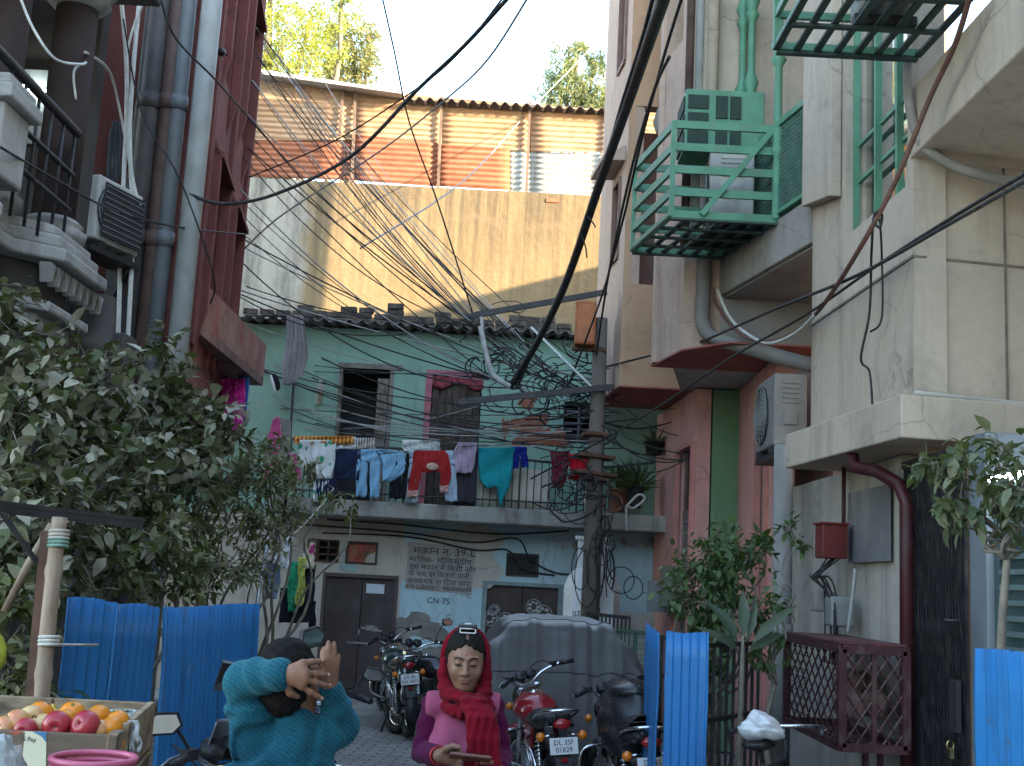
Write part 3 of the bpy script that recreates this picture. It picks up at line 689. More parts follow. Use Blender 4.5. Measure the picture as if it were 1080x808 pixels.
# ---- air conditioners
def outdoor_ac(loc, rz, s, label, w_=.8, h_=.56, d_=.3, group=None, body=None):
    """outdoor unit; front (fan) faces local -Y"""
    e = empty('air_conditioner', loc, label, 'air conditioner', group, rz)
    bm_ = body or plain('ac_shell', (.46, .45, .42, 1), .5, .08, 3, dirt=(.20, .17, .14, 1), da=.6)
    b = part('casing', MB().box((0, 0, h_ / 2 + .06), (w_, d_, h_)), bm_, e, True, bevel=.02)
    fx = -w_ * .12; rr = h_ * .42
    part('fan_recess', MB().lathe([(rr, 0), (rr * .98, .012), (0.001, .012)], (fx, -d_ / 2 - .004, h_ / 2 + .06), 28, Matrix.Rotation(R(90), 3, 'X')), plain('fan_dark', (.03, .03, .032, 1), .6), e, True)
    mb = MB()
    for k in range(1, 7): mb.torus((fx, -d_ / 2 - .022, h_ / 2 + .06), rr * k / 6.2, .0045, Matrix.Rotation(R(90), 3, 'X'), 26, 5)
    for k in range(8):
        a_ = PI * k / 8; mb.bar((fx - rr * math.cos(a_), -d_ / 2 - .02, h_ / 2 + .06 - rr * math.sin(a_)), (fx + rr * math.cos(a_), -d_ / 2 - .02, h_ / 2 + .06 + rr * math.sin(a_)), .006, .006, (0, 1, 0))
    part('fan_grille', mb, plain('grille_grey', (.22, .22, .21, 1), .5), e, True)
    mb = MB()
    for k in range(5): mb.box((w_ / 2 + .003, 0, h_ * .60 + .06 + k * .045), (.012, d_ * .5, .02))
    mb.box((w_ / 2 + .006, 0, h_ * .38 + .06), (.02, d_ * .42, .12)).box((-w_ / 2 - .006, 0, h_ * .7 + .06), (.02, d_ * .5, .12))
    part('side_louvre', mb, bm_, e, True, bevel=.004)
    mb = MB()
    for k in range(14): mb.box((w_ * .04 , d_ / 2 + .004, .12 + k * (h_ - .1) / 14), (w_ * .8, .012, .012))
    part('rear_coil', mb, plain('coil_dark', (.06, .06, .06, 1), .6), e, True)
    part('foot', MB().box((-w_ * .32, 0, .03), (.06, d_ * 1.1, .06)), darksteel, e, True); part('foot', MB().box((w_ * .32, 0, .03), (.06, d_ * 1.1, .06)), darksteel, e, True)
    return e
qa = W(109, 262, 9.95)
ac1 = outdoor_ac((qa.x, 9.95, qa.z - .06), R(72), 1, 'small pale air conditioner hung beside the brown columns on the left', .62, .56, .26)
part('front_mesh', MB().box((0, -.167, .33), (.54, .012, .46)), plain('dark_filter_mesh', (.03, .032, .034, 1), .8, .2, 5), ac1, True)
mb = MB()
for k in range(9): mb.box((0, -.177, .13 + k * .05), (.54, .008, .006))
part('front_louvre', mb, plain('grille_grey', (.22, .22, .21, 1), .5), ac1, True)
part('wall_bracket', MB().b2((-.34, -.14, -.05), (.34, .14, 0)).prism([(-.3, .14, -.05), (-.3, .14, -.45), (-.3, -.1, -.05)], (.04, 0, 0)).prism([(.26, .14, -.05), (.26, .14, -.45), (.26, -.1, -.05)], (.04, 0, 0)), darksteel, ac1, True)
# dull grey cloth hanging in the recess
def cloth(name, label, rows, D, mat, cat='cloth', group=None, fold=.032, folds=5, seed=0, th=.006, sub=14):
    """rows: photo positions (py, left, right) down the cloth, laid out at depth D; several row lists = several pieces of one garment"""
    rng = random.Random(seed); mb = MB()
    pieces = rows if isinstance(rows[0][0], (list, tuple)) else [rows]
    ph = rng.uniform(0, 6)
    for rw in pieces:
        ys = [r_[0] for r_ in rw]; n = max(8, int((ys[-1] - ys[0]) / 2.2))
        def f(u, v, rw=rw):
            py = ys[0] + (ys[-1] - ys[0]) * v
            for i in range(len(rw) - 1):
                if py <= rw[i + 1][0] + 1e-6: break
            a_, b_ = rw[i], rw[i + 1]; k = 0 if b_[0] == a_[0] else (py - a_[0]) / (b_[0] - a_[0])
            xl = a_[1] + (b_[1] - a_[1]) * k; xr = a_[2] + (b_[2] - a_[2]) * k
            wob = (math.sin(v * 6 + ph) * .5 + math.sin(v * 13 + 2 * ph) * .3)
            px = xl + (xr - xl) * u + wob * .6
            dy = fold * (.35 + .65 * v) * (math.sin(u * folds * 2 * PI + ph + v * 1.3) + .5 * math.sin(u * folds * 4.3 * PI + 2 * ph - v * 3)) + fold * .5 * math.sin(v * 9 + ph + u * 5)
            p = W(px, py + .6 * math.sin(u * 9 + ph) * v, D); return (p.x, p.y + dy, p.z)
        mb.grid(f, sub, n)
    return single(name, mb, mat, label, cat, group, solid=th)
def clothmat(name, col, var=.12, rough=.9, pattern=None, scale=20, stripes=None):
    t = NT(name); n1 = t.noise(5, 4); n2 = t.noise(120, 2)
    c = t.mix(t.ramp(n1, .3, .7), tuple(x * (1 - var) for x in col[:3]) + (1,), tuple(min(1, x * (1 + var)) for x in col[:3]) + (1,))
    if pattern:
        v = t.n('ShaderNodeTexVoronoi'); v.inputs['Scale'].default_value = scale; t.L(t.tc.outputs['Object'], v.inputs['Vector'])
        c = t.mix(t.ramp(v.outputs['Distance'], .30, .36, 1, 0), c, pattern)
    if stripes:
        wv = t.n('ShaderNodeTexWave'); wv.inputs['Scale'].default_value = scale; wv.bands_direction = 'X'; t.L(t.tc.outputs['Object'], wv.inputs['Vector'])
        c = t.mix(t.ramp(wv.outputs['Fac'], .45, .55), c, stripes)
    t.out(c, rough, n2, .25, .002, 0, .1); t.p.inputs['Sheen Weight'].default_value = .04; return t.m
cloth('hanging_cloth', 'dull grey rag hanging in the red recess above the small air conditioner', [(128, 118, 126), (150, 114, 128), (180, 112, 128), (192, 114, 122)], 10.4, clothmat('grey_rag', (.10, .11, .12, 1)), 'cloth', fold=.03, seed=3)
# ================================================================== RIGHT: beige house (near)
beigew = wall('cream_render', (.48, .395, .315, 1), (.42, .35, .28, 1), (.13, .11, .09, 1), .5, 1.1, .5, .45)
beigeL = wall('cream_render_lower', (.42, .385, .335, 1), (.34, .315, .275, 1), (.10, .09, .08, 1), .75, 1.3, .8, .45)
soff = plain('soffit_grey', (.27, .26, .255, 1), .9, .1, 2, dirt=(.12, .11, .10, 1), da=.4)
bh = empty('beige_house', (4.2, 8, 0), 'cream-rendered house with an overhanging upper floor on the right side', 'house')
def lift(p, z): return Vector((p[0], p[1], z))
A1, A2 = Vector((2.62, 7.6, 0)), Vector((2.51, 9.8, 0))            # street face of the overhanging upper floor
BK = Vector((6.0, 8.15, 0))
zsl0, zsl1 = 2.82, 3.08
HB = 13.0
dA = (A2 - A1).normalized(); nA = Vector((dA.y, -dA.x, 0))          # nA points away from the street
# street-facing upper wall with the corner window
wu0 = (WX(955, 200, 2.6).y); wu1 = 8.95
hole = [(wu0 - 7.6, wu1 - 7.6, ZZ(925, 228, 8.4), 6.9)]
part('wall', holed(MB(), A1, dA, nA, 0, (A2 - A1).length, zsl1, HB, hole, .22), beigew, bh)
part('side_wall', MB().prism([lift(A1 + Vector((.0, 0, 0)), zsl1), lift(BK, zsl1), lift(BK, 4.75), lift(A1, 4.75)], (.02, .22, 0)), beigew, bh)
part('side_wall', MB().prism([lift(A1 + Vector((.9, .35, 0)), 4.75), lift(BK + Vector((0, .2, 0)), 4.75), lift(BK + Vector((0, .2, 0)), HB), lift(A1 + Vector((.9, .35, 0)), HB)], (.02, .2, 0)), beigew, bh)
o1 = A1 + Vector((-.14, -.16, 0)); o2 = A2 + Vector((-.24, -.12, 0)); o3 = BK + Vector((0, -.16, 0)); o4 = Vector((6.0, 9.8, 0))
part('floor_slab', MB().prism([lift(o1, zsl0), lift(o3, zsl0), lift(o4, zsl0), lift(o2, zsl0)], (0, 0, zsl1 - zsl0 + .02)), beigew, bh, bevel=.012)
mb = MB().prism([lift(A1 + Vector((-.012, -.012, 0)), 4.05), lift(A2 + Vector((-.012, 0, 0)), 4.05), lift(A2 + Vector((-.012, 0, 0)), 4.068), lift(A1 + Vector((-.012, -.012, 0)), 4.068)], (.011, 0, 0))
mb.prism([lift(A1 + Vector((-.012, -.012, 0)), 4.05), lift(BK + Vector((0, -.012, 0)), 4.05), lift(BK + Vector((0, -.012, 0)), 4.065), lift(A1 + Vector((-.012, -.012, 0)), 4.065)], (0, .011, 0))
q = A1.lerp(BK, .19); mb.prism([lift(q, 3.1), lift(q + Vector((.014, .002, 0)), 3.1), lift(q + Vector((.014, .002, 0)), 4.75), lift(q, 4.75)], (0, -.011, 0))
part('plaster_joint', mb, plain('joint_brown', (.16, .13, .11, 1), .9, .3, 9), bh)
cond = [lift(A1 + Vector((-.02, -.05, 0)), 3.13)] + [lift(A1.lerp(BK, k / 8) + Vector((0, -.05, 0)), 3.13 - .01 * k) for k in range(1, 9)]
part('conduit', MB().tube(cond, .018, 8), plain('cream_conduit', (.36, .33, .29, 1), .7, .15, 6), bh)
# overhead balcony slab coming forward over the near face
zb0, zb1 = 4.74, 5.22
part('upper_balcony_slab', MB().prism([(2.60, 7.62, zb0), (2.66, 4.2, zb0), (3.58, 4.2, zb0), (3.58, 7.75, zb0)], (0, 0, zb1 - zb0)), beigew, bh, bevel=.012)
# balcony strip further along: slab with mesh railing, deep grey soffit
C1, C2 = Vector((2.50, 9.82, 0)), Vector((2.06, 11.96, 0))
zl0, zl1 = 4.79, 5.2; zb_lint = 4.22
part('balcony_slab', MB().prism([lift(C1, zl0), lift(C2, zl0), lift(C2 + Vector((2.2, 0, 0)), zl0), lift(C1 + Vector((2.0, 0, 0)), zl0)], (0, 0, zl1 - zl0)), wall('stained_ledge', (.34, .31, .28, 1), (.26, .24, .215, 1), (.10, .09, .08, 1), .6, 1.4, .7), bh, bevel=.012)
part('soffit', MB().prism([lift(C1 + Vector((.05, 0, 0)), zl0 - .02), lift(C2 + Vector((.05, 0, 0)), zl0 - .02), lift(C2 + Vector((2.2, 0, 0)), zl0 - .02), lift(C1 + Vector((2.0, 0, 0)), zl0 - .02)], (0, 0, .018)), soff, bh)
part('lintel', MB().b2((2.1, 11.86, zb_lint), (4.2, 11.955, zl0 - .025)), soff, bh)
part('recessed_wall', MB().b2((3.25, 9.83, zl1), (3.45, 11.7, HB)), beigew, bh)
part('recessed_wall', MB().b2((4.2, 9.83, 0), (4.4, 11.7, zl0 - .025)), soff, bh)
part('parapet_wall', MB().b2((XX(742, 60, 11.8), 11.72, zl1), (3.6, 11.94, HB)), beigew, bh)
gm = plain('green_enamel', (.085, .23, .145, 1), .5, .15, 5, dirt=(.12, .13, .10, 1), da=.45)
gd = plain('green_mesh_dusty', (.07, .15, .11, 1), .7, .25, 8, dirt=(.13, .13, .11, 1), da=.6)
# mesh railing
rl = empty('balcony_railing', (2.42, 11, zl1), 'green balcony railing with close dusty mesh under a sloping rail, upper right', 'railing')
dC = (C2 - C1).normalized()
mb = MB()
zt = 6.12
mb.bar(lift(C1, zt), lift(C2, zt), .05, .06); mb.bar(lift(C1, zl1 + .06), lift(C2, zl1 + .06), .04, .04)
for u in (0.02, .72, 1.45, 2.15): q = C1 + dC * u; mb.bar(lift(q, zl1), lift(q, zt + .02), .05, .05)
part('rail_frame', mb, gm, rl)
mb = MB()
for k in range(54): q = C1 + dC * (.03 + k * .04); mb.bar(lift(q, zl1 + .05), lift(q, zt - .02), .012, .012)
for k in range(20): zz = zl1 + .08 + k * .041; mb.bar(lift(C1, zz), lift(C2, zz), .010, .012)
part('mesh', mb, gd, rl)
part('backing_board', MB().prism([lift(C1 + nA * .03, zl1 + .02), lift(C2 + nA * .03, zl1 + .02), lift(C2 + nA * .03, zt - .04), lift(C1 + nA * .03, zt - .04)], nA * .01), plain('dull_green_sheet', (.06, .11, .085, 1), .8, .3, 4), rl)
# turned green posts
for k, (px, D) in enumerate(((783, 11.6), (792, 11.4), (821, 10.5))):
    q = W(px, 90, D); zb_ = zl1; h_ = 3.4
    prof = [(.045, 0), (.045, .5)]
    for j in range(3):
        b_ = .6 + j * .9; prof += [(.04, b_), (.075, b_ + .06), (.045, b_ + .12), (.08, b_ + .22), (.05, b_ + .3), (.04, b_ + .36), (.038, b_ + .8)]
    prof += [(.05, h_)]
    single('turned_post', MB().lathe(prof, (q.x, D, zb_), 14), gm, ['thin green turned post on the balcony, farther of the close pair', 'green turned post on the balcony, nearer of the close pair', 'green turned post standing behind the dusty mesh railing'][k], 'post', 'green turned balcony posts')
# vertical window strips and pipes on the wall behind
for px, D, m_, r_ in ((752, 11.6, beigew, .06), (738, 11.85, pale_pipe, .05), (728, 11.9, brown_pipe, .05)):
    q = W(px, 60, D); part('downpipe', MB().cyl((q.x, D, 5.25), (q.x, D, HB), r_, 12), m_, bh)
# corner window: frame, panes, bars
hz = hole[0]
q0, q1 = A1 + dA * hz[0], A1 + dA * hz[1]
wn = part('window', MB().prism([lift(q0 + nA * .16, hz[2]), lift(q1 + nA * .16, hz[2]), lift(q1 + nA * .16, hz[3]), lift(q0 + nA * .16, hz[3])], nA * .01), mirror_m if False else plain('reflecting_pane', (.55, .58, .58, 1), .04, .03, 3, 1, .5, 0), bh)
mb = MB()
for u in (0, .28, .62, 1): q = q0.lerp(q1, u); mb.bar(lift(q + nA * .08, hz[2]), lift(q + nA * .08, hz[3]), .05, .04)
for zz in (hz[2] + .02, hz[2] + .45, hz[2] + .75, hz[3] - .02): mb.bar(lift(q0 + nA * .1, zz), lift(q1 + nA * .1, zz), .03, .03)
part('window_bars', mb, gm, wn)
part('pilaster', MB().prism([lift(A1 + dA * 1.45 - nA * .10, 4.95), lift(A2 - nA * .10, 5.1), lift(A2 - nA * .10, HB), lift(A1 + dA * 1.45 - nA * .10, HB)], nA * .095), beigew, bh, bevel=.01)
# ground floor wall
G1, G2 = Vector((2.80, 6.95, 0)), Vector((2.72, 11.75, 0))
dG = (G2 - G1).normalized(); nG = Vector((dG.y, -dG.x, 0))
dg0 = WX(953, 650, 2.78).y - 6.95
part('ground_wall', MB().prism([lift(G1 + dG * dg0, 0), lift(G2, 0), lift(G2, zsl0 - .005), lift(G1 + dG * dg0, zsl0 - .005)], nG * .25), beigeL, bh)
# blank notice board on the wall
qA, qB = WX(898, 545, 2.74), WX(942, 540, 2.76)
part('grey_board', MB().prism([(2.735, qA.y, ZZ(897, 594, qA.y)), (2.745, qB.y, ZZ(943, 592, qB.y)), (2.745, qB.y, 2.62), (2.735, qA.y, 2.62)], (-.02, 0, 0)), plain('grey_slate_board', (.15, .15, .155, 1), .6, .15, 3, dirt=(.3, .28, .25, 1), da=.5), bh)
# recessed right part behind the gate: pier, shop glass
pr = empty('shop_front', (3.0, 6.2, 0), 'dim teal-glazed shop front at the right edge behind the small tree', 'shop front')
part('pier', MB().b2((2.80, 6.92, 0), (3.1, 7.178, zsl0 - .01)), plain('bluish_grey_pier', (.13, .15, .17, 1), .7, .2, 3), pr, bevel=.01)
part('glazing', MB().b2((2.84, 4.2, .5), (2.87, 6.91, zsl0 - .3)), plain('teal_glass', (.035, .065, .068, 1), .08, .2, 3, 0, .5, .02), pr)
mb = MB()
for k in range(9): zz = 1.55 + k * .085; mb.b2((2.82, 4.3 + .1 * (k % 3), zz), (2.838, 6.8, zz + .03))
part('frosted_band', mb, plain('frosted_stripe', (.09, .13, .13, 1), .5), pr)
part('sill', MB().b2((2.81, 4.2, 0), (3.1, 6.91, .49)), concrete, pr)
part('back_wall', MB().b2((3.5, 4.2, 0), (3.58, 6.91, zsl0)), plain('dim_shop_wall', (.12, .14, .14, 1), .8), pr)
qa_, qb_ = W(1040, 502, 6.3), W(1080, 495, 6.1)
part('tube_lamp', MB().cyl((2.78, 6.8, ZZ(1042, 502, 6.6)), (2.78, 5.4, ZZ(1042, 502, 6.6)), .016), tubelight, pr)
# thick armoured cables looping from the overhead slab
part('cable_loop', MB().tube(smooth_path([W(958, 55, 7.5), W(959, 110, 7.5), W(972, 150, 7.45), W(1000, 172, 7.4), W(1040, 186, 7.4), W(1090, 196, 7.45)]), .035, 8), plain('grey_lagging', (.24, .22, .20, 1), .8, .2, 6), bh)
part('cable_loop', MB().tube(smooth_path([W(970, 140, 7.5), W(990, 165, 7.46), W(1040, 190, 7.42), W(1090, 190, 7.45)]), .016, 8), cablegrey, bh)
# air conditioner over the pink doorway
q = W(834, 480, 10.75)
ac2 = outdoor_ac((2.52, 10.95, q.z), R(-90), 1, 'large grey air conditioner under the balcony above the pink doorway', .80, .66, .30, body=plain('ac_shell_grey', (.20, .195, .185, 1), .55, .12, 3, dirt=(.14, .12, .10, 1), da=.6))
part('wall_bracket', MB().b2((-.38, -.15, -.05), (.38, .3, 0)), darksteel, ac2, True)
# drain pipes
pv = plain('old_grey_pvc', (.21, .205, .19, 1), .6, .15, 3, dirt=(.13, .11, .10, 1), da=.6)
pp = [W(744, 200, 11.85), W(742, 300, 11.82), W(741, 338, 11.8), W(752, 356, 11.75), W(780, 364, 11.5), W(835, 380, 11.3), W(880, 390, 11.2)]
part('downpipe', MB().tube(smooth_path(pp, 6), .075, 14), pv, bh)
q = W(825, 600, 10.4); part('downpipe', MB().cyl((q.x, 10.4, 0), (q.x, 10.4, 3.1), .085, 14).cyl((q.x, 10.4, 1.4), (q.x, 10.4, 1.55), .1, 14), pv, bh)
rp = plain('dark_red_pipe', (.045, .009, .012, 1), .5, .2, 4, dirt=(.06, .04, .04, 1), da=.5)
q = W(940, 600, 8.0)
part('downpipe', MB().tube([(2.70, 8.0, 0), (2.70, 8.0, 2.45), (2.66, 8.03, 2.58), (2.56, 8.2, 2.68), (2.47, 8.4, 2.72), (2.45, 8.42, 2.85)], .046, 14), rp, bh, label='dark red drain pipe with a bend at its top')
part('conduit', MB().cyl((2.66, 9.35, 2.2), (2.66, 9.35, 2.82), .016), rp, bh)
part('conduit', MB().tube(smooth_path([W(902, 600, 8.9), W(899, 630, 8.9), W(894, 668, 8.9)]), .014, 6), cablegrey, bh)
# red switch box with meter and loose cables beneath
sb = empty('switch_box', (2.64, 9.3, 1.9), 'small dark red electric box on the cream wall with cables below', 'electric box')
qz0, qz1 = ZZ(855, 588, 9.3), ZZ(855, 552, 9.3)
part('box', MB().b2((2.46, 9.22, qz0), (2.66, 9.44, qz1)), plain('red_box_paint', (.12, .018, .016, 1), .5, .2, 5, dirt=(.1, .05, .04, 1)), sb, bevel=.01)
part('lid', MB().b2((2.445, 9.20, qz1 - .002), (2.67, 9.46, qz1 + .012)), plain('red_box_lid', (.16, .025, .02, 1), .6), sb)
mt_ = empty('electric_meter', (2.6, 9.2, 1.4), 'dusty electric meter with tangled leads under the red box', 'meter')
part('case', MB().b2((2.50, 9.1, ZZ(860, 660, 9.1)), (2.68, 9.3, ZZ(860, 628, 9.1))), plain('meter_grey', (.22, .22, .21, 1), .4, .2, 8), mt_, bevel=.02)
part('case', MB().b2((2.44, 9.35, ZZ(852, 645, 9.1)), (2.6, 9.5, ZZ(852, 622, 9.1))), plain('meter_dust', (.25, .235, .21, 1), .8, .2, 8), mt_, bevel=.02)
for k in range(7):
    rng = random.Random(k); x = 2.52 + .03 * rng.random(); a = (2.5 + .1 * rng.random(), 9.2 + .2 * rng.random(), qz0); b = (2.5 + .1 * rng.random(), 9.1 + .25 * rng.random(), 1.75)
    part('lead', MB().tube(smooth_path([a, (x - .1, 9.2 + .25 * rng.random(), qz0 - .15), (x - .12 * rng.random(), 9.15 + .3 * rng.random(), 1.95), b, (b[0], b[1], 1.3)]), .007, 5), cablem, mt_)
# collapsible gate
gt = empty('collapsible_gate', (2.82, 7.3, 0), 'black collapsible lattice gate standing shut beside the dark red drain pipe', 'gate')
g0, g1 = Vector((2.78, 8.25, 0)), Vector((2.78, 7.18, 0))
bars = MB(); zg = zsl0 - .12
for k in range(22):
    q = g0.lerp(g1, k / 21); bars.bar(lift(q, .03), lift(q, zg), .018, .022)
part('bar', bars, blk, gt)
mb = MB()
for row in range(4):
    zc = .35 + row * .62
    for k in range(20):
        a_, b_ = g0.lerp(g1, k / 21), g0.lerp(g1, (k + 1) / 21)
        mb.bar(lift(a_, zc) + nG * .012, lift(b_, zc + .22) + nG * .012, .006, .016); mb.bar(lift(a_, zc + .22) - nG * .012, lift(b_, zc) - nG * .012, .006, .016)
part('lattice', mb, blk, gt)
part('track', MB().bar(lift(g0, zg + .03), lift(g1, zg + .03), .06, .05).bar(lift(g0, .015), lift(g1, .015), .06, .03), darksteel, gt)
q = g0.lerp(g1, .93); lk = part('lock_plate', MB().b2((q.x - .06, q.y - .06, 1.05), (q.x - .03, q.y + .06, 1.35)), darksteel, gt)
part('staple', MB().torus((q.x - .07, q.y - .02, 1.7), .035, .01, None, 14, 6), darksteel, gt)
part('padlock', MB().b2((q.x - .09, q.y - .035, .90), (q.x - .065, q.y + .01, .96)).torus((q.x - .08, q.y - .015, .975), .026, .006, Matrix.Rotation(R(90), 3, 'X') @ Matrix.Rotation(R(20), 3, 'Y'), 14, 6), plain('brass', (.45, .36, .18, 1), .35, .2, 9, 1), gt)
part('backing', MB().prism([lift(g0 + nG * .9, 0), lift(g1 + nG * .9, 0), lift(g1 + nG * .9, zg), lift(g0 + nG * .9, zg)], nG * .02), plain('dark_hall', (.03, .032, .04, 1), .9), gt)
# ================================================================== RIGHT: pink house (far)
pinkU = wall('dull_pink_upper', (.50, .365, .285, 1), (.44, .32, .26, 1), (.15, .12, .11, 1), .5, 1.2, .5, .35)
pinkO = wall('terracotta_cream', (.50, .315, .20, 1), (.44, .28, .18, 1), (.12, .09, .08, 1), .4, 1.4, .35, .35)
pinkL = wall('salmon_pink', (.63, .325, .28, 1), (.57, .30, .26, 1), (.15, .10, .095, 1), .4, 1.3, .4, .3)
reds = plain('oxide_red_soffit', (.34, .10, .085, 1), .8, .12, 3, dirt=(.10, .05, .05, 1), da=.4)
ggreen = wall('bottle_green_wash', (.13, .235, .125, 1), (.155, .265, .15, 1), (.06, .10, .06, 1), .35, 1.2, .3, .3, cracks=False)
ph = empty('pink_house', (3.2, 13.9, 0), 'pink house with stepped overhanging upper boxes and a green side wall', 'house')
HP = 13.0
zb = 4.2
# far box
k0, k1 = WZ(653, 408, zb), WZ(632, 418, zb)
b2a, b2b = Vector((k0.x, k0.y, 0)), Vector((k1.x - .02, k1.y + .9, 0))
d2 = (b2b - b2a).normalized(); n2_ = Vector((d2.y, -d2.x, 0))
L2 = (b2b - b2a).length
h2 = [(.35, .75, ZZ(647, 262, b2a.y), ZZ(647, 178, b2a.y)), (.35, .8, 8.6, 9.8)]
part('upper_wall', holed(MB(), b2a, d2, n2_, 0, L2, zb + .02, HP, h2, .2), pinkU, ph)
for a in h2:
    P = [lift(b2a + d2 * a[0] + n2_ * .1, a[2]), lift(b2a + d2 * a[1] + n2_ * .1, a[2]), lift(b2a + d2 * a[1] + n2_ * .1, a[3]), lift(b2a + d2 * a[0] + n2_ * .1, a[3])]
    wn = part('window', MB().prism(P, n2_ * .02), glass_dark, ph)
    mb = MB()
    for i in range(4): mb.bar(P[i] - n2_ * .1, P[(i + 1) % 4] - n2_ * .1, .06, .06)
    mb.bar((P[0] + P[1]) / 2 - n2_ * .06, (P[2] + P[3]) / 2 - n2_ * .06, .03, .03)
    part('window_frame', mb, plain('brown_window_frame', (.20, .12, .10, 1), .7), wn)
part('window_hood', MB().prism([lift(b2a + d2 * .15, ZZ(640, 178, 14.8)), lift(b2a + d2 * .15 - n2_ * .3, ZZ(640, 178, 14.8) - .03), lift(b2a + d2 * .15 - n2_ * .3, ZZ(640, 178, 14.8) + .03), lift(b2a + d2 * .15, ZZ(640, 178, 14.8) + .2)], d2 * .8), pinkU, ph)
# near face of the far box with the deep balcony opening above
xR = 2.75; y2 = b2a.y
oz0, oz1 = ZZ(680, 300, y2), ZZ(680, 112, y2)
xo0 = XX(668, 200, y2)
part('front_wall', holed(MB(), (0, y2, 0), (1, 0, 0), (0, 1, 0), b2a.x, xR, zb + .02, HP, [(xo0, xR - .2, oz0, oz1)], .2), pinkO, ph)
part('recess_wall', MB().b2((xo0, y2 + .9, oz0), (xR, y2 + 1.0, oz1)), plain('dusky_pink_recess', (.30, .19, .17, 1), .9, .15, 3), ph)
part('soffit', MB().prism([lift(b2a, zb), lift(b2b, zb), (xR, b2b.y, zb), (xR, y2, zb)], (0, 0, .018)), reds, ph)
# near box
k0, k1 = WZ(719, 370, zb), WZ(686, 387, zb)
b1a, b1b = Vector((k0.x, k0.y, 0)), Vector((k1.x, k1.y, 0)); d1 = (b1b - b1a).normalized(); n1_ = Vector((d1.y, -d1.x, 0)); L1 = (b1b - b1a).length
part('upper_wall', holed(MB(), b1a, d1, n1_, 0, L1, zb + .02, HP, [(.25, L1 - .25, 7.7, 9.2)], .2), pinkU, ph)
part('front_wall', MB().prism([lift(b1a, zb + .02), (2.9, b1a.y, zb + .02), (2.9, b1a.y, HP), lift(b1a, HP)], (0, .2, 0)), pinkU, ph)
part('rear_wall', MB().prism([lift(b1b, zb + .02), (2.9, b1b.y, zb + .02), (2.9, b1b.y, HP), lift(b1b, HP)], (0, -.2, 0)), pinkU, ph)
part('soffit', MB().prism([lift(b1a, zb), lift(b1b, zb), (3.0, b1b.y, zb), (3.0, b1a.y - .5, zb), (b1a.x + .4, b1a.y - .5, zb)], (0, 0, .018)), reds, ph)
part('light_recess', MB().prism([(b1b.x + .25, b1b.y + .01, zb - .0), (xR, b1b.y + .01, zb), (xR, y2 - .01, zb), (b2a.x + .75, y2 - .01, zb)], (0, 0, .018)), plain('pale_soffit', (.36, .35, .33, 1), .9), ph)
q = W(716, 80, b1b.y + .1)
part('window_hood', MB().prism([(q.x - .1, q.y, q.z - .25), (q.x + .45, q.y, q.z + .1), (q.x + .45, q.y, q.z + .22), (q.x - .15, q.y, q.z - .1)], (0, 1.2, 0)), concrete, ph)
# lower walls
yg = 14.0; xg0, xg1 = XX(731, 500, yg), XX(778, 500, yg)
W0 = Vector((xg0, yg, 0)); W1 = Vector((XX(691, 520, 16.45), 16.45, 0)); dW = (W1 - W0).normalized(); nW = Vector((dW.y, -dW.x, 0)); LW = (W1 - W0).length
uA = (WX(719, 520, 2.07).y - yg); uB = (WX(701, 520, 2.0).y - yg)
zd1 = ZZ(709, 466, yg + uA)
part('lower_wall', holed(MB(), W0, dW, nW, 0, LW, 0, zb - .02, [(uA, uB, .25, zd1)], .2), pinkL, ph)
def leafdoor(O, d, n, u0_, u1_, z1_, nm='door'):
    dm = plain('grey_brown_door', (.15, .125, .12, 1), .6, .2, 6, dirt=(.07, .06, .055, 1))
    dr = part(nm, MB().prism([lift(O + d * u0_ + n * .09, .25), lift(O + d * u1_ + n * .09, .25), lift(O + d * u1_ + n * .09, z1_ - .75), lift(O + d * u0_ + n * .09, z1_ - .75)], n * .04), dm, ph)
    mb = MB()
    for i in range(2):
        for j in range(3):
            ua = u0_ + (u1_ - u0_) * (.1 + i * .45); ub = ua + (u1_ - u0_) * .35; za = .4 + (z1_ - 1.2) * j / 3; zc = za + (z1_ - 1.2) / 3 - .1
            P = [lift(O + d * ua + n * .088, za), lift(O + d * ub + n * .088, za), lift(O + d * ub + n * .088, zc), lift(O + d * ua + n * .088, zc)]
            for q in range(4): mb.bar(P[q], P[(q + 1) % 4], .025, .025)
    part('moulding', mb, plain('door_moulding', (.22, .19, .18, 1), .6), dr)
    part('fanlight', MB().prism([lift(O + d * u0_ + n * .1, z1_ - .74), lift(O + d * u1_ + n * .1, z1_ - .74), lift(O + d * u1_ + n * .1, z1_ - .02), lift(O + d * u0_ + n * .1, z1_ - .02)], n * .02), glass_dark, ph)
    mb = MB()
    for u in (u0_, u1_): mb.bar(lift(O + d * u - n * .0, .2), lift(O + d * u - n * .0, z1_ + .02), .07, .05)
    mb.bar(lift(O + d * u0_, z1_), lift(O + d * u1_, z1_), .07, .05)
    part('door_frame', mb, plain('salmon_frame', (.50, .20, .17, 1), .7, .15, 5), ph)
leafdoor(W0, dW, nW, uA + .02, uB - .02, zd1)
part('green_wall', MB().prism([(xg0 + .22, yg, 0), (xg1 + .3, yg, 0), (xg1 + .3, yg, zb - .02), (xg0 + .22, yg, zb - .02)], (0, .2, 0)), ggreen, ph)
V0 = Vector((2.66, 11.77, 0)); V1 = Vector((xg1, yg - .01, 0)); dV = (V1 - V0).normalized(); nV = Vector((dV.y, -dV.x, 0)); LV = (V1 - V0).length
vA = WX(810, 520, 2.66).y - V0.y; vB = WX(794, 520, 2.65).y - V0.y
vA = max(.3, vA); zd2 = ZZ(802, 437, V0.y + vA)
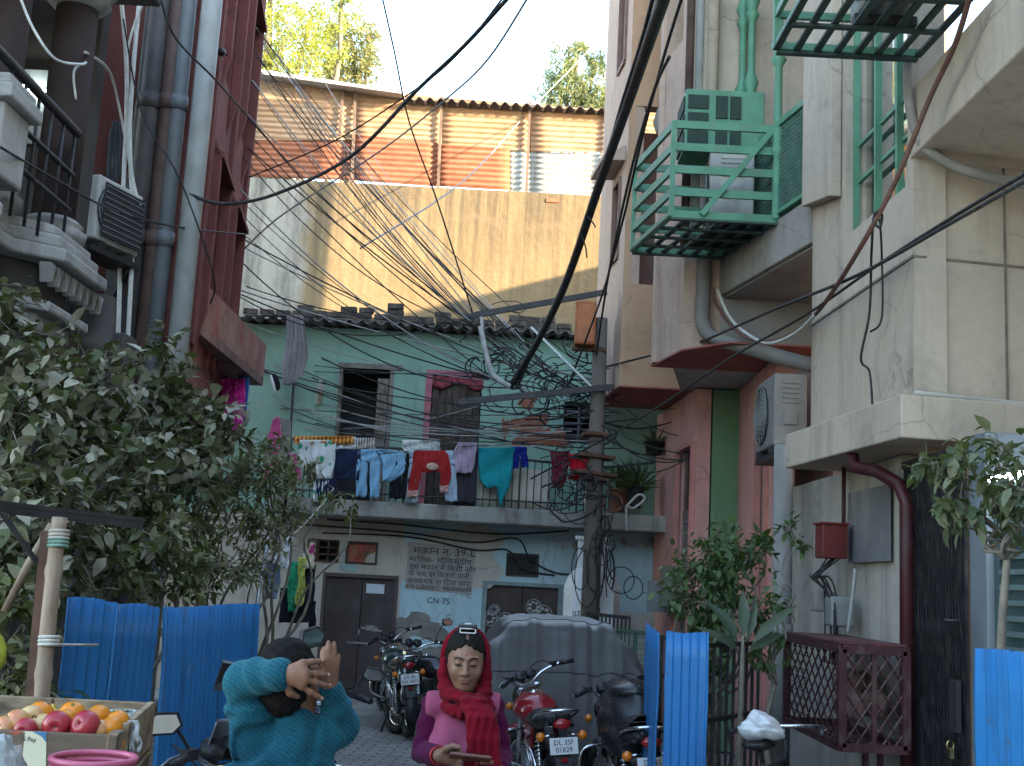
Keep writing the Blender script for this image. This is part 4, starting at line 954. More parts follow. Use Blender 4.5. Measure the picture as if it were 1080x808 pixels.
part('lower_wall', holed(MB(), V0, dV, nV, 0, LV, 0, zb - .02, [(vA, vB, .25, zd2)], .2), pinkL, ph)
leafdoor(V0, dV, nV, vA + .02, vB - .02, zd2)
part('party_wall', MB().b2((3.3, 11.98, 0), (4.5, 16.4, HP)), pinkU, ph)
# grey sheet and green box fixed by the door
part('wall_board', MB().b2((XX(683, 620, 14.6), 14.55, ZZ(695, 646, 14.6)), (XX(712, 620, 14.6), 14.6, ZZ(695, 613, 14.6))), plain('grey_tin_board', (.17, .165, .17, 1), .6, .15, 3), ph)
part('wall_board', MB().b2((XX(697, 605, 14.4), 14.36, ZZ(710, 640, 14.4)), (XX(722, 605, 14.4), 14.4, ZZ(705, 597, 14.4))), plain('olive_tin_board', (.13, .13, .095, 1), .7, .15, 3), ph)
# ================================================================== green cages and the units inside them
def slats(mb, P, Q, z0_, z1_, n, w_=.05, t_=.03):
    for k in range(n):
        zz = z0_ + (z1_ - z0_) * k / (n - 1); mb.bar(lift(P, zz), lift(Q, zz), t_, w_)
cg = empty('window_cage', (1.95, 11.8, 5.25), 'green slatted iron cage holding an air conditioner on the upper right facade', 'cage', 'green iron cages')
cgA, cgB = W(708, 226, 10.5), W(819, 228, 10.5); cgC = W(667, 262, 11.7)
a, b, cc = Vector((cgA.x, 10.5, 0)), Vector((cgB.x, 10.5, 0)), Vector((cgC.x, 11.7, 0)); dd = Vector((2.1, 11.7, 0))
z0c, z1c = cgA.z, ZZ(708, 131, 10.5)
mb = MB(); slats(mb, a, b, z0c, z1c, 5, .075); slats(mb, a, cc, z0c, z1c, 5, .075); slats(mb, cc, dd, z0c, z1c, 5, .075)
for q in (a, b, cc): mb.bar(lift(q, z0c - .02), lift(q, z1c + .03), .045, .045)
mb.bar(lift(a.lerp(b, .28) + Vector((0, -.04, 0)), z0c), lift(b + Vector((0, -.04, 0)), z1c + .05), .03, .05)
part('slat_frame', mb, gm, cg)
mb = MB()
for k in range(7): q = k / 6; mb.bar(lift(a.lerp(b, q), z0c - .02), lift(cc.lerp(dd, q), z0c - .02), .05, .02)
for k in range(5): q = k / 4; mb.bar(lift(a.lerp(cc, q), z0c - .045), lift(b.lerp(dd, q), z0c - .045), .05, .02)
part('floor_grid', mb, plain('dark_green_iron', (.035, .06, .048, 1), .6, .2, 6), cg)
part('floor_sheet', MB().prism([lift(a.lerp(b, .55) + Vector((0, .2, 0)), z0c - .0), lift(b + Vector((-.05, .2, 0)), z0c), lift(dd + Vector((-.05, -.1, 0)), z0c), lift(cc.lerp(dd, .5) + Vector((0, -.1, 0)), z0c)], (0, 0, .01)), plain('black_sheet', (.02, .022, .025, 1), .7), cg)
q = W(768, 228, 11.0)
ac3 = outdoor_ac((q.x + .02, 11.1, z0c + .012), R(-95), 1, 'pale air conditioner standing inside the green slatted cage', .62, .72, .42, body=plain('ac_shell_pale', (.42, .40, .37, 1), .55, .1, 3, dirt=(.18, .15, .13, 1), da=.5))
part('copper_loop', MB().torus((-.15, 0, .45), .14, .02, Matrix.Rotation(R(90), 3, 'Y') @ Matrix.Rotation(R(20), 3, 'Z'), 22, 6).tube(smooth_path([(-.42, -.1, .3), (-.5, -.15, .2), (-.5, .0, .05), (-.42, .3, .03)]), .02, 6), cablem, ac3, True)
# enclosed green grille box above
gb = empty('grille_box', (2.1, 12.2, 6.3), 'closed green metal box with square mesh panels above the slatted cage', 'cage')
pA, pB = W(722, 155, 10.9), W(806, 155, 10.9); zt_ = ZZ(722, 93, 10.9)
part('box', MB().b2((pA.x, 10.9, pA.z), (pB.x, 11.4, zt_)), gm, gb, bevel=.01)
wdt = pB.x - pA.x; hh = zt_ - pA.z
mb = MB(); me_ = MB()
for i, (u0_, u1_) in enumerate(((.03, .29), (.38, .53), (.56, .70))):
    for j in range(3 if i == 0 else 2):
        n_ = 3 if i == 0 else 2
        za = pA.z + hh * (.06 + .9 * j / n_); zb_ = za + hh * (.9 / n_ - .07)
        mb.b2((pA.x + wdt * u0_, 10.885, za), (pA.x + wdt * u1_, 10.898, zb_))
for j in range(3): za = pA.z + hh * (.06 + .3 * j); mb.b2((pA.x - .015, 10.94, za), (pA.x - .002, 11.36, za + hh * .23))
part('mesh_panel', mb, plain('black_green_mesh', (.025, .045, .035, 1), .8, .4, 60), gb)
# second cage, seen from below at the top edge
c2 = empty('window_cage', (2.1, 7.9, 5.2), 'green iron cage seen from below at the top right edge of the lane', 'cage', 'green iron cages')
a, b = Vector((XX(822, 46, 7.4), 6.2, 0)), Vector((2.64, 6.2, 0)); cc, dd = Vector((a.x - .02, 7.4, 0)), Vector((2.58, 7.4, 0))
z0c = ZZ(900, 53, 7.4); z1c = z0c + .9
mb = MB(); slats(mb, a, b, z0c, z1c, 5); slats(mb, a, cc, z0c, z1c, 5); slats(mb, cc, dd, z0c, z1c, 5)
for q in (a, b, cc): mb.bar(lift(q, z0c - .02), lift(q, z1c + .03), .04, .04)
part('slat_frame', mb, gm, c2)
mb = MB()
for k in range(8): q = k / 7; mb.bar(lift(a.lerp(b, q), z0c - .02), lift(cc.lerp(dd, q), z0c - .02), .045, .02)
for k in range(4): q = k / 3; mb.bar(lift(a.lerp(cc, q), z0c - .045), lift(b.lerp(dd, q), z0c - .045), .045, .02)
part('floor_grid', mb, plain('dark_green_iron', (.035, .06, .048, 1), .6), c2)
ac4 = outdoor_ac((2.25, 6.8, z0c + .01), R(-90), 1, 'dark air conditioner seen from below in the top right cage', .8, .6, .36, body=plain('ac_shell_dim', (.24, .235, .23, 1), .6, .1, 3))
# ================================================================== blue tin sheets
bluet = NT('blue_painted_tin'); n1 = bluet.noise(1.5, 6, bluet.vec((2, 2, .5))); n2 = bluet.noise(14, 5)
c = bluet.mix(bluet.ramp(n1, .35, .65), (.009, .125, .33, 1), (.016, .165, .40, 1)); c = bluet.mix(bluet.ramp(n2, .62, .74, 0, .7), c, (.05, .075, .10, 1))
c = bluet.mix(bluet.ramp(bluet.noise(5, 6, bluet.vec((3, 3, .5))), .64, .75, 0, .5), c, (.25, .28, .3, 1))
c = bluet.mix(bluet.ramp(bluet.noise(2.2, 8, bluet.vec((5, 5, .35)), .7), .52, .72, 0, .75), c, (.02, .04, .075, 1)); c = bluet.mix(bluet.ramp(bluet.noise(9, 7, None, .7), .66, .7, 0, .8), c, (.10, .06, .04, 1))
bluetin = bluet.out(c, .42, n2, .12, .005, 0, .4)
def bluesheet(P, Q, z0, zt0, zt1, name, label, group, pitch=.07, amp=.011, bow=.0, lean=.0, fold=None):
    P, Q = Vector(P), Vector(Q); d = (Q - P); L = d.length; d.normalize(); n = Vector((d.y, -d.x, 0))
    nu = max(20, int(L / pitch * 8))
    def f(u, v):
        s_ = u * L; ph = (s_ / pitch) % 1
        a = amp if ph < .18 else (-amp if .5 < ph < .68 else 0)
        if fold and u > fold: a *= 1.6
        p = P + d * s_ + n * (a + bow * math.sin(PI * v) + lean * (1 - v) * (1 - .3 * u))
        p = p + n * (.004 * math.sin(u * 7 + z0 + zt0 * 9) * math.sin(v * 9 + u * 4) + .002 * math.sin(u * 23 + v * 17))
        zt = zt0 + (zt1 - zt0) * u + .002 * math.sin(u * 40) + .005 * math.sin(u * 6 + zt0 * 30)
        return (p.x, p.y, z0 + (zt - z0) * v)
    return single(name, MB().grid(f, nu, 10), bluetin, label, 'tin sheet', group, solid=.004)
GB = 'blue corrugated tin sheets'
def gpt(px, py, D): q = W(px, py, D); return (q.x, D, 0)
bluesheet(gpt(68, 640, 5.0), gpt(121, 640, 5.35), 0, ZZ(68, 629, 5.0), ZZ(121, 634, 5.35), 'tin_sheet', 'blue tin sheet beside the bamboo pole, leftmost of the left-hand sheets', GB, .085)
bluesheet(gpt(121, 640, 5.45), gpt(166, 640, 5.9), 0, ZZ(121, 635, 5.45), ZZ(166, 640, 5.9), 'tin_sheet', 'ragged blue tin sheet in the middle of the three left-hand sheets', GB, .075, bow=.01, lean=-.03)
bluesheet(gpt(172, 640, 6.0), gpt(271, 640, 7.9), 0, ZZ(172, 640, 6.0), ZZ(271, 637, 7.9), 'tin_sheet', 'wide blue tin sheet behind the man in the teal sweater', GB, .09, .014, bow=.03)
bluesheet(gpt(682, 700, 8.4), gpt(693, 700, 7.7), 0, ZZ(682, 657, 8.4), ZZ(693, 668, 7.7), 'tin_sheet', 'narrow blue tin strip seen nearly edge on, by the black scooter', GB, .2)
bluesheet(gpt(703, 700, 7.4), gpt(747, 700, 7.2), 0, ZZ(703, 666, 7.4), ZZ(747, 668, 7.2), 'tin_sheet', 'blue tin sheet in front of the leafy potted shrub on the right', GB, .06)
bluesheet(gpt(1033, 700, 4.6), gpt(1130, 700, 3.8), 0, ZZ(1033, 683, 4.6), ZZ(1090, 690, 4.1), 'tin_sheet', 'blue tin sheet with chipped paint in the bottom right corner', GB, .11, .016)
# bamboo pole with its rusty companion and the dark angle-iron frame
bam = NT('bamboo'); n1 = bam.noise(6, 5, bam.vec((6, 6, .6)))
c = bam.mix(bam.ramp(n1, .3, .7), (.22, .15, .10, 1), (.36, .265, .19, 1)); c = bam.mix(bam.ramp(bam.noise(4, 6), .5, .7, 0, .5), c, (.10, .07, .055, 1)); bamm = bam.out(c, .55, n1, .2, .004, 0, .3)
bp0, bp1 = W(45, 745, 4.3), W(64, 546, 4.35); dirb = (bp1 - bp0).normalized(); low = bp0 - dirb * (bp0.z / dirb.z)
e = empty('bamboo_pole', low, 'thick bamboo pole standing beside the blue sheets at the left', 'pole')
L = (bp1 - low).length; pts = []; rs = []
for k in range(61):
    s_ = L * k / 60; pts.append(low + dirb * s_ + Vector((.008 * math.sin(s_ * 3), 0, 0))); ph = (s_ + .05) % .36
    rs.append(.029 + (.005 if ph < .03 else 0) - .002 * k / 60)
part('culm', MB().tube(pts, rs, 16), bamm, e)
for py, m_, nm in ((576, plain('green_binding', (.16, .26, .20, 1), .8, .3, 20), 'binding'), (680, plain('string_white', (.5, .47, .42, 1), .9, .2, 30), 'binding'), (568, plain('rag_strip', (.38, .33, .27, 1), .9, .2, 20), 'binding')):
    cz = ZZ(60, py, 4.33); k = (cz - low.z) / dirb.z; q = low + dirb * k
    mb = MB()
    for j in range(3): mb.torus(q + dirb * (j * .013), .032, .007, dirb.to_track_quat('Z', 'Y').to_matrix(), 16, 6)
    if py == 680: mb.tube([q, q + Vector((.09, .25, -.01))], .005, 5)
    part(nm, mb, m_, e)
q = W(40, 745, 4.4); single('iron_bar', MB().bar((q.x - .01, 4.42, 0), W(50, 560, 4.45), .035, .035), rust, 'rusty iron bar leaning behind the bamboo pole', 'bar')
e = empty('awning_frame', W(40, 560, 4.4), 'dark angle-iron frame bar with a brace across the dusty shrubs at the left', 'frame')
part('beam', MB().bar(W(-40, 530, 4.2), W(150, 552, 4.9), .012, .045).bar(W(-40, 527, 4.215), W(150, 549, 4.915), .045, .01), darksteel, e)
part('brace', MB().bar(W(2, 541, 4.3), W(38, 592, 4.4), .03, .012), darksteel, e)
part('bamboo_strut', MB().tube([W(5, 645, 4.5), W(30, 595, 4.5), W(55, 553, 4.5)], .016, 8), bamm, e)

# ================================================================== foliage
def add_leaf(mb, p, d, up, L, wd, curl=.25):
    d = d.normalized(); s_ = d.cross(up)
    if s_.length < 1e-4: s_ = d.orthogonal()
    s_.normalize(); n = s_.cross(d)
    def q(t, w_, h_): return p + d * (L * t) + s_ * (wd * w_) + n * (L * h_ - L * curl * t * t)
    o = len(mb.v)
    mb.v.extend(tuple(x) for x in (q(0, 0, 0), q(.3, -.46, .06), q(.32, 0, 0), q(.3, .46, .06), q(.66, -.36, .05), q(.68, 0, 0), q(.66, .36, .05), q(1, 0, 0)))
    for f in ((0, 1, 2), (0, 2, 3), (1, 4, 5, 2), (2, 5, 6, 3), (4, 7, 5), (5, 7, 6)): mb.f.append(tuple(i + o for i in f)); mb.s.append(True)
def rdir(rng, up=0.0):
    while True:
        v = Vector((rng.uniform(-1, 1), rng.uniform(-1, 1), rng.uniform(-1, 1)))
        if .05 < v.length < 1: break
    v.normalize(); v.z += up; return v.normalized()
def grow(rng, base, tips, r0_, wob=.12):
    """wood: one limb from the base to each tip"""
    mb = MB()
    for tip in tips:
        base_, tip_ = Vector(base), Vector(tip); n = 7; pts = []
        for k in range(n + 1):
            u = k / n; p = base_.lerp(tip_, u); p.z += .25 * (tip_ - base_).length * (u - u * u) * .6
            if 0 < k < n: p += Vector((rng.uniform(-wob, wob), rng.uniform(-wob, wob), rng.uniform(-wob, wob) * .5))
            pts.append(p)
        mb.tube(smooth_path(pts, 3), [r0_ * (1 - .78 * i / (n * 3)) for i in range(n * 3 + 1)], 6)
    return mb
barkm = plain('grey_bark', (.17, .145, .115, 1), .9, .3, 12, dirt=(.07, .06, .05, 1), da=.5)
dusty = leafmat('dusty_leaf', (.044, .056, .020, 1), (.085, .098, .034, 1), (.36, .325, .24, 1), .95, .10)
dusty2 = leafmat('olive_leaf', (.048, .062, .018, 1), (.10, .115, .032, 1), (.27, .245, .15, 1), .65, .14)
SHG = 'dusty shrubs behind the left-hand blue sheets'
def shrub(name, base, clumps, nl, L, label, seed, mat, group=None, wd=.6, stem=.022, droop=-.35, twigs=True, fork=None):
    """clumps: (centre, radius) of leafy sprays; leaves hang on twigs that radiate through each clump"""
    rng = random.Random(seed); e = empty(name, base, label, 'shrub', group)
    g_ = grow(rng, fork or base, [c_ for c_, r_ in clumps], stem, .12 if not fork else .05)
    if fork: g_.tube(smooth_path([base, Vector(base).lerp(fork, .4) + Vector((.06, 0, 0)), Vector(base).lerp(fork, .75) + Vector((-.03, 0, 0)), fork], 4), [.03 - .0012 * i for i in range(13)], 8)
    part('stem', g_, barkm, e)
    mb = MB(); tw = MB(); tot = sum(r_ ** 2 for c_, r_ in clumps)
    for c_, r_ in clumps:
        n = max(10, int(nl * r_ ** 2 / tot)); nt_ = max(4, n // 9)
        for k in range(nt_):
            a = Vector(c_) + rdir(rng) * r_ * .25 * rng.random(); b = Vector(c_) + rdir(rng, .25) * r_ * rng.uniform(.55, 1.08)
            if b.z < .15: b.z = .15
            if rng.random() < .5: tw.tube([a, a.lerp(b, .55) + Vector((0, 0, .04)), b], [.006, .004, .002], 4, False)
            for j in range(9):
                u = rng.random() ** .6; p = a.lerp(b, u) + rdir(rng) * .03
                d = (rdir(rng) + (b - a).normalized() * .5 + Vector((0, 0, droop))); l_ = L * rng.uniform(.35, 1.2)
                add_leaf(mb, p, d, Vector((rng.uniform(-.5, .5), rng.uniform(-.5, .5), 1)), l_, l_ * wd * rng.uniform(.8, 1.15), rng.uniform(.1, .4))
    if tw.v: part('twig', tw, barkm, e)
    part('foliage', mb, mat, e, normals=False)
    return e
def C_(px, py, D, r_): return (W(px, py, D), r_)
shrub('dusty_shrub', (-3.0, 6.0, 0), [C_(12, 370, 6.2, .42), C_(5, 455, 6.0, .45), C_(42, 430, 6.4, .42), C_(-20, 330, 6.2, .35), C_(45, 520, 6.0, .4), C_(-10, 560, 5.6, .4)], 1500, .108, 'tall dusty broad-leaved shrub at the left edge, in front of the white balcony', 1, dusty, SHG, .72)
shrub('dusty_shrub', (-3.0, 7.4, 0), [C_(95, 415, 7.2, .44), C_(75, 470, 7.0, .42), C_(130, 470, 7.2, .42), C_(110, 540, 6.8, .45), C_(70, 580, 6.4, .4), C_(30, 600, 6.0, .35)], 1700, .108, 'dusty broad-leaved shrub above the bamboo pole, second from the left edge', 2, dusty, SHG, .72)
shrub('dusty_shrub', (-2.75, 8.0, 0), [C_(170, 375, 7.9, .22), C_(185, 415, 7.8, .30), C_(205, 450, 7.8, .38), C_(160, 440, 7.8, .40), C_(180, 500, 7.6, .45), C_(225, 470, 7.9, .32)], 1500, .105, 'dusty shrub with a tall top shoot in front of the pale downpipe', 3, dusty, SHG, .72)
shrub('dusty_shrub', (-2.4, 8.6, 0), [C_(230, 520, 8.4, .48), C_(205, 560, 8.0, .42), C_(255, 500, 8.6, .42), C_(268, 555, 8.6, .40), C_(290, 520, 8.8, .34), C_(310, 545, 9.0, .26), C_(235, 600, 8.0, .36), C_(270, 600, 8.6, .24)], 2600, .075, 'small-leaved olive shrub over the widest left-hand blue sheet', 4, dusty2, SHG, .42, droop=-.1)
shrub('dusty_shrub', (-2.5, 7.2, 0), [C_(150, 590, 6.9, .42), C_(185, 600, 7.1, .36), C_(120, 610, 6.6, .34), C_(150, 545, 7.2, .36), C_(210, 615, 7.4, .25)], 1500, .085, 'olive shrub with bare slanting branches just above the left-hand blue sheets', 5, dusty2, SHG, .5, stem=.028, droop=-.1)
shrub('dusty_shrub', (-2.3, 5.0, 0), [C_(15, 640, 5.0, .25), C_(10, 700, 4.9, .22), C_(30, 735, 4.9, .2), C_(-20, 650, 4.9, .25)], 500, .09, 'shaded low shrub left of the bamboo pole foot', 6, dusty2, SHG, .6)
shrub('dusty_shrub', (-1.9, 9.6, 0), [C_(325, 505, 9.4, .18), C_(350, 525, 9.4, .14), C_(300, 490, 9.4, .2), C_(285, 475, 9.2, .22), C_(370, 540, 9.5, .08)], 480, .075, 'thin leafy shoots reaching toward the washing line, rightmost of the left shrubs', 7, dusty2, SHG, .5)
# crumpled yellow-green bag in the leaves
single('hanging_bag', MB().ell(W(-5, 690, 4.6), (.04, .04, .08), None, 12, 8, lambda d: 1 + .12 * math.sin(d.z * 9 + d.x * 7)), plain('lime_plastic', (.42, .45, .05, 1), .4, .2, 12), 'bright lime plastic bag hanging at the left edge by the shaded shrub', 'bag')
# right: shrub, broad-leaved plant, small tree
lush = leafmat('green_leaf', (.028, .060, .016, 1), (.055, .105, .028, 1), (.14, .16, .10, 1), .35, .16)
RG = 'shrubs behind the right-hand blue sheets'
shrub('leafy_shrub', (1.45, 8.5, 0), [C_(755, 580, 8.4, .24), C_(735, 610, 8.4, .30), C_(765, 605, 8.6, .26), C_(720, 635, 8.3, .24), C_(750, 650, 8.4, .26), C_(790, 590, 8.8, .22), C_(805, 575, 9.0, .16), C_(775, 640, 8.6, .2), C_(800, 650, 8.8, .16), C_(745, 700, 8.4, .16)], 1500, .082, 'bushy small-leaved shrub in front of the salmon-pink doorway', 11, lush, RG, .55)
shrub('leafy_shrub', (1.75, 8.3, 0), [C_(815, 640, 8.3, .16), C_(820, 680, 8.2, .15), C_(800, 700, 8.2, .13), C_(830, 560, 8.6, .12), C_(842, 575, 8.6, .1)], 330, .07, 'straggly thin shrub between the grey drainpipe and the maroon cage', 12, lush, RG, .55, stem=.012, fork=W(818, 720, 8.3))
e = empty('rubber_plant', (1.62, 7.9, 0), 'dark plant with long broad upright leaves behind the right-hand blue sheet', 'plant', None)
rng = random.Random(5); mb = MB(); base = W(783, 690, 7.9)
for px, py, L_ in ((762, 640, .34), (800, 635, .36), (785, 625, .3), (824, 646, .42), (766, 672, .3), (808, 675, .32)):
    q = W(px, py, 7.9 + rng.uniform(-.15, .15)); d = (q - base)
    add_leaf(mb, base + d * .25, d, Vector((rng.uniform(-.4, .4), -1, .5)), max(L_, d.length * .85), rng.uniform(.06, .10), rng.uniform(.1, .6))
part('foliage', mb, leafmat('dark_glossy_leaf', (.012, .026, .014, 1), (.025, .05, .022, 1), (.12, .13, .10, 1), .4, .05), e, normals=False)
part('stem', MB().tube([(1.6, 7.9, 0), (1.58, 7.9, .6), base, base + Vector((0, 0, .12))], [.025, .02, .016, .008], 7), barkm, e)
e = shrub('small_tree', (2.05, 4.85, 0), [C_(1000, 492, 5.0, .13), C_(1030, 505, 4.9, .17), C_(1060, 485, 4.8, .16), C_(1050, 530, 4.8, .14), C_(1005, 525, 5.0, .10), C_(1085, 520, 4.7, .2), C_(975, 490, 5.1, .08), C_(1075, 550, 4.8, .14), C_(1020, 545, 4.9, .08)], 430, .085, 'small tree with hanging leaves in front of the shop front at the right edge', 13, leafmat('pale_dusty_leaf', (.035, .055, .02, 1), (.07, .09, .035, 1), (.22, .21, .15, 1), .6, .18), None, .5, stem=.009, fork=W(1062, 590, 4.85))
e['category'] = 'tree'
# pots on the balcony at its right end
for px, py, lab, seed, kind in ((668, 506, 'spiky grass-leaved plant in a dark tub on the balcony, right end', 1, 0), (690, 468, 'small spiky plant in a black pot on the balcony rail end', 2, 1), (652, 520, 'round leafy potted plant beside the pole on the balcony', 3, 2)):
    D = 15.9; rng = random.Random(seed); b_ = W(px, py + (30 if kind == 0 else 12 if kind == 1 else 20), D); h_ = .28 if kind != 1 else .16
    e = empty('potted_plant', b_, lab, 'potted plant', 'plants on the balcony')
    part('pot', MB().lathe([(.10, 0), (.14, h_), (.15, h_), (.15, h_ + .02), (.125, h_ + .02), (.12, h_ - .03), (.001, h_ - .03)], b_, 18), plain(['dark_tub', 'black_pot', 'clay_pot'][kind], [(.05, .055, .06, 1), (.02, .02, .02, 1), (.20, .09, .05, 1)][kind], .7, .2, 8), e)
    mb = MB()
    for k in range([60, 22, 70][kind]):
        d = rdir(rng, .9); l_ = [.5, .34, .3][kind] * rng.uniform(.5, 1)
        add_leaf(mb, b_ + Vector((0, 0, h_ - .02)) + rdir(rng) * (.05 if kind < 2 else .16) + Vector((0, 0, .12 if kind == 2 else 0)), d, Vector((rng.random(), -1, .3)), l_ if kind < 2 else .13, .03 if kind < 2 else .07, .3)
    part('foliage', mb, lush, e, normals=False)
# ------------------------------------------------ trees beyond the walls
def tree(base, clumps, nl, L, wd, label, seed, mat, droop, trunk=.2, group=None):
    rng = random.Random(seed); e = empty('tree', base, label, 'tree', group)
    part('trunk', grow(rng, base, [c_ for c_, r_ in clumps], trunk, .3), barkm, e)
    mb = MB(); tot = sum(r_ ** 2 for c_, r_ in clumps)
    for c_, r_ in clumps:
        n = int(nl * r_ ** 2 / tot)
        ns = max(6, n // 26)
        for k in range(ns):
            b = Vector(c_) + rdir(rng) * r_ * rng.uniform(.2, 1.0); hang = Vector((rng.uniform(-.3, .3), rng.uniform(-.3, .3), droop)) * r_ * .7
            for j in range(26):
                u = rng.random(); p = b + hang * u + rdir(rng) * r_ * .09
                d = rdir(rng) + Vector((0, 0, droop * .8)); l_ = L * rng.uniform(.6, 1.2)
                s_ = d.cross(rdir(rng)).normalized() * l_ * wd; d = d.normalized() * l_; o = len(mb.v)
                mb.v.extend(tuple(x) for x in (p, p + d * .5 - s_, p + d, p + d * .5 + s_)); mb.f.append((o, o + 1, o + 2, o + 3)); mb.s.append(False)
    part('crown', mb, mat, e, normals=False); return e
yel = leafmat('yellow_green_leaf', (.20, .23, .03, 1), (.32, .33, .06, 1), (.34, .31, .1, 1), .4, .4)
olv = leafmat('olive_tree_leaf', (.12, .13, .05, 1), (.20, .20, .09, 1), (.30, .22, .11, 1), .45, .35)
euc = leafmat('eucalyptus_leaf', (.11, .14, .065, 1), (.19, .22, .11, 1), (.28, .24, .14, 1), .45, .35)
tree((-6.5, 27, 0), [C_(300, 40, 26, 1.1), C_(285, 5, 26, 1.2), C_(330, 55, 26.5, .9), C_(300, 85, 26, .8), C_(270, 60, 26, 1.0), C_(330, 15, 26.5, 1.0), C_(290, -60, 26, 1.6), C_(360, -10, 26.5, .7), C_(310, 100, 21.9, .25), C_(298, 108, 21.9, .2)], 17000, .11, .16, 'feathery yellow-green tree rising behind the tin screen at the upper left', 21, yel, -.35, .22, 'trees beyond the tin screen')
tree((-4.8, 31, 0), [C_(372, 45, 31, .9), C_(385, 70, 31, .7), C_(360, 30, 31, .8), C_(390, 35, 31, .5), C_(365, 85, 31, .8), C_(345, 70, 31, .9)], 8500, .13, .18, 'brownish olive tree behind the tin screen, right of the yellow-green one', 22, olv, -.5, .2, 'trees beyond the tin screen')
tree((1.6, 34, 0), [C_(600, 55, 33, .55), C_(590, 75, 33, .6), C_(615, 85, 33, .75), C_(595, 100, 33, .75), C_(630, 60, 33, .5), C_(612, 45, 33, .4), C_(640, 95, 33, .8), C_(660, 40, 33, .8), C_(580, 95, 33, .45), C_(625, 105, 33, .6)], 8000, .2, .11, 'loose drooping eucalyptus above the tin screen on the right', 23, euc, -1.1, .14, 'trees beyond the tin screen')
# ================================================================== pole, wires
PD = 14.7
pt, pb_ = W(632, 385, PD), W(622, 655, PD); dp = (pb_ - pt).normalized(); pbase = pb_ + dp * (pb_.z / -dp.z)
up_ = empty('utility_pole', pbase, 'weathered electricity pole with two crossarms standing behind the covered car', 'pole')
polem = wall('pole_timber', (.17, .14, .12, 1), (.13, .11, .095, 1), (.05, .045, .04, 1), .5, 3, .5, .4)
part('pole', MB().tube([pbase, pt.lerp(pbase, .3), pt - dp * .6], [.12, .105, .085], 14), polem, up_)
part('crossarm', MB().bar(W(497, 333, PD - .1), W(640, 308, PD - .1), .05, .07), darksteel, up_)
part('crossarm', MB().bar(W(484, 424, PD - .15), W(648, 408, PD - .15), .05, .075), darksteel, up_)
part('stay', MB().bar(W(560, 345, PD - .12), W(628, 412, PD - .12), .03, .03), steel, up_)
part('hanger', MB().bar(W(507, 332, PD - .1), W(509, 345, PD - .1), .04, .04).tube(smooth_path([W(507, 345, PD - .15), W(512, 370, PD - .2), W(520, 395, PD - .2), W(538, 408, PD - .2)]), .035, 8), plain('grey_sleeve', (.34, .34, .33, 1), .6, .2, 9), up_)
for py, w_ in ((459, .5), (482, .75), (500, .85), (506, .5)):
    q = W(630 - (py - 459) * .04, py, PD); part('bracket', MB().box((q.x - .02, PD - .02, q.z), (w_ * .62, .3, .05), (0, R(3), .2)), rust, up_, bevel=.01)
q = W(617, 344, PD + .0)
ob = empty('junction_box', (q.x, PD - .2, W(617, 368, PD).z), 'orange metal junction box mounted near the top of the pole', 'electric box')
part('box', MB().b2((XX(606, 344, PD), PD - .24, W(617, 367, PD).z), (XX(627, 344, PD), PD - .02, W(617, 322, PD).z)), plain('orange_enamel', (.36, .10, .03, 1), .5, .25, 5, dirt=(.14, .06, .03, 1), da=.5), ob, bevel=.012)
part('door_rim', MB().b2((XX(608.5, 344, PD), PD - .252, W(617, 364.5, PD).z), (XX(624.5, 344, PD), PD - .243, W(617, 325, PD).z)), plain('orange_door', (.40, .125, .045, 1), .5, .2, 7, dirt=(.16, .07, .04, 1)), ob)
part('mount', MB().b2((XX(604, 344, PD), PD - .1, W(617, 371, PD).z), (XX(640, 344, PD), PD + .0, W(617, 367, PD).z)), rust, ob)
def cable(pts, r_, m_, label, group=None, n=6, sides=6):
    return single('cable', MB().tube(smooth_path([W(*p) for p in pts], n), r_, sides), m_, label, 'cable', group)
cable([(702, -8, 6.5), (684, 45, 7.5), (660, 115, 9), (632, 195, 10.5), (600, 290, 12.3), (575, 345, 13.5), (550, 390, 14.6), (538, 408, 14.9)], .042, cablem, 'thickest black cable bundle slanting down from the top to the pole')
cable([(690, -8, 6.7), (676, 45, 7.6), (655, 112, 9), (634, 185, 10.4), (602, 285, 12.2), (570, 355, 13.8), (545, 410, 14.8)], .014, cablem, 'thin black cable running along the upper side of the thickest bundle')
cable([(706, 60, 7.2), (690, 95, 8.0), (668, 170, 9.3), (650, 250, 10.6), (640, 300, 12), (628, 380, 14.9)], .012, cablem, 'thin black cable hanging between the pink house and the thickest bundle')
cable([(720, -5, 7.2), (700, 60, 8.2), (676, 150, 9.6), (655, 240, 11), (632, 320, 13.5), (600, 405, 14.9)], .012, cablem, 'thin black cable right beside the pink house front')
single('cable_tie', MB().tube(smooth_path([W(612, 245, 11.35), W(617, 258, 11.35), W(619, 272, 11.35)]), .008, 5).tube(smooth_path([W(620, 228, 11), W(626, 236, 11), W(628, 240, 11)]), .008, 5), cablem, 'loose wire ends sticking out of the thickest cable bundle', 'wire')
cable([(541, -8, 8.2), (490, 48, 8.8), (440, 95, 9.3), (370, 165, 9.8), (290, 205, 10.2), (235, 215, 10.3), (200, 205, 10.3)], .017, cablem, 'dark cable sweeping from the sky across the ochre wall to the red house')
cable([(560, -8, 10), (515, 62, 11), (470, 105, 12), (400, 160, 13), (300, 225, 14), (258, 262, 14.5)], .011, cablegrey, 'grey wire parallel to and right of the sweeping dark cable')
cable([(535, -8, 11), (480, 60, 12), (430, 100, 13), (350, 150, 14), (255, 190, 15)], .010, cablem, 'thin dark wire parallel to and left of the sweeping dark cable')
cable([(402, -8, 13), (416, 55, 13.5), (432, 130, 14), (462, 215, 14.5), (500, 335, 14.9)], .011, cablem, 'single dark wire dropping through the open sky to the crossarm')
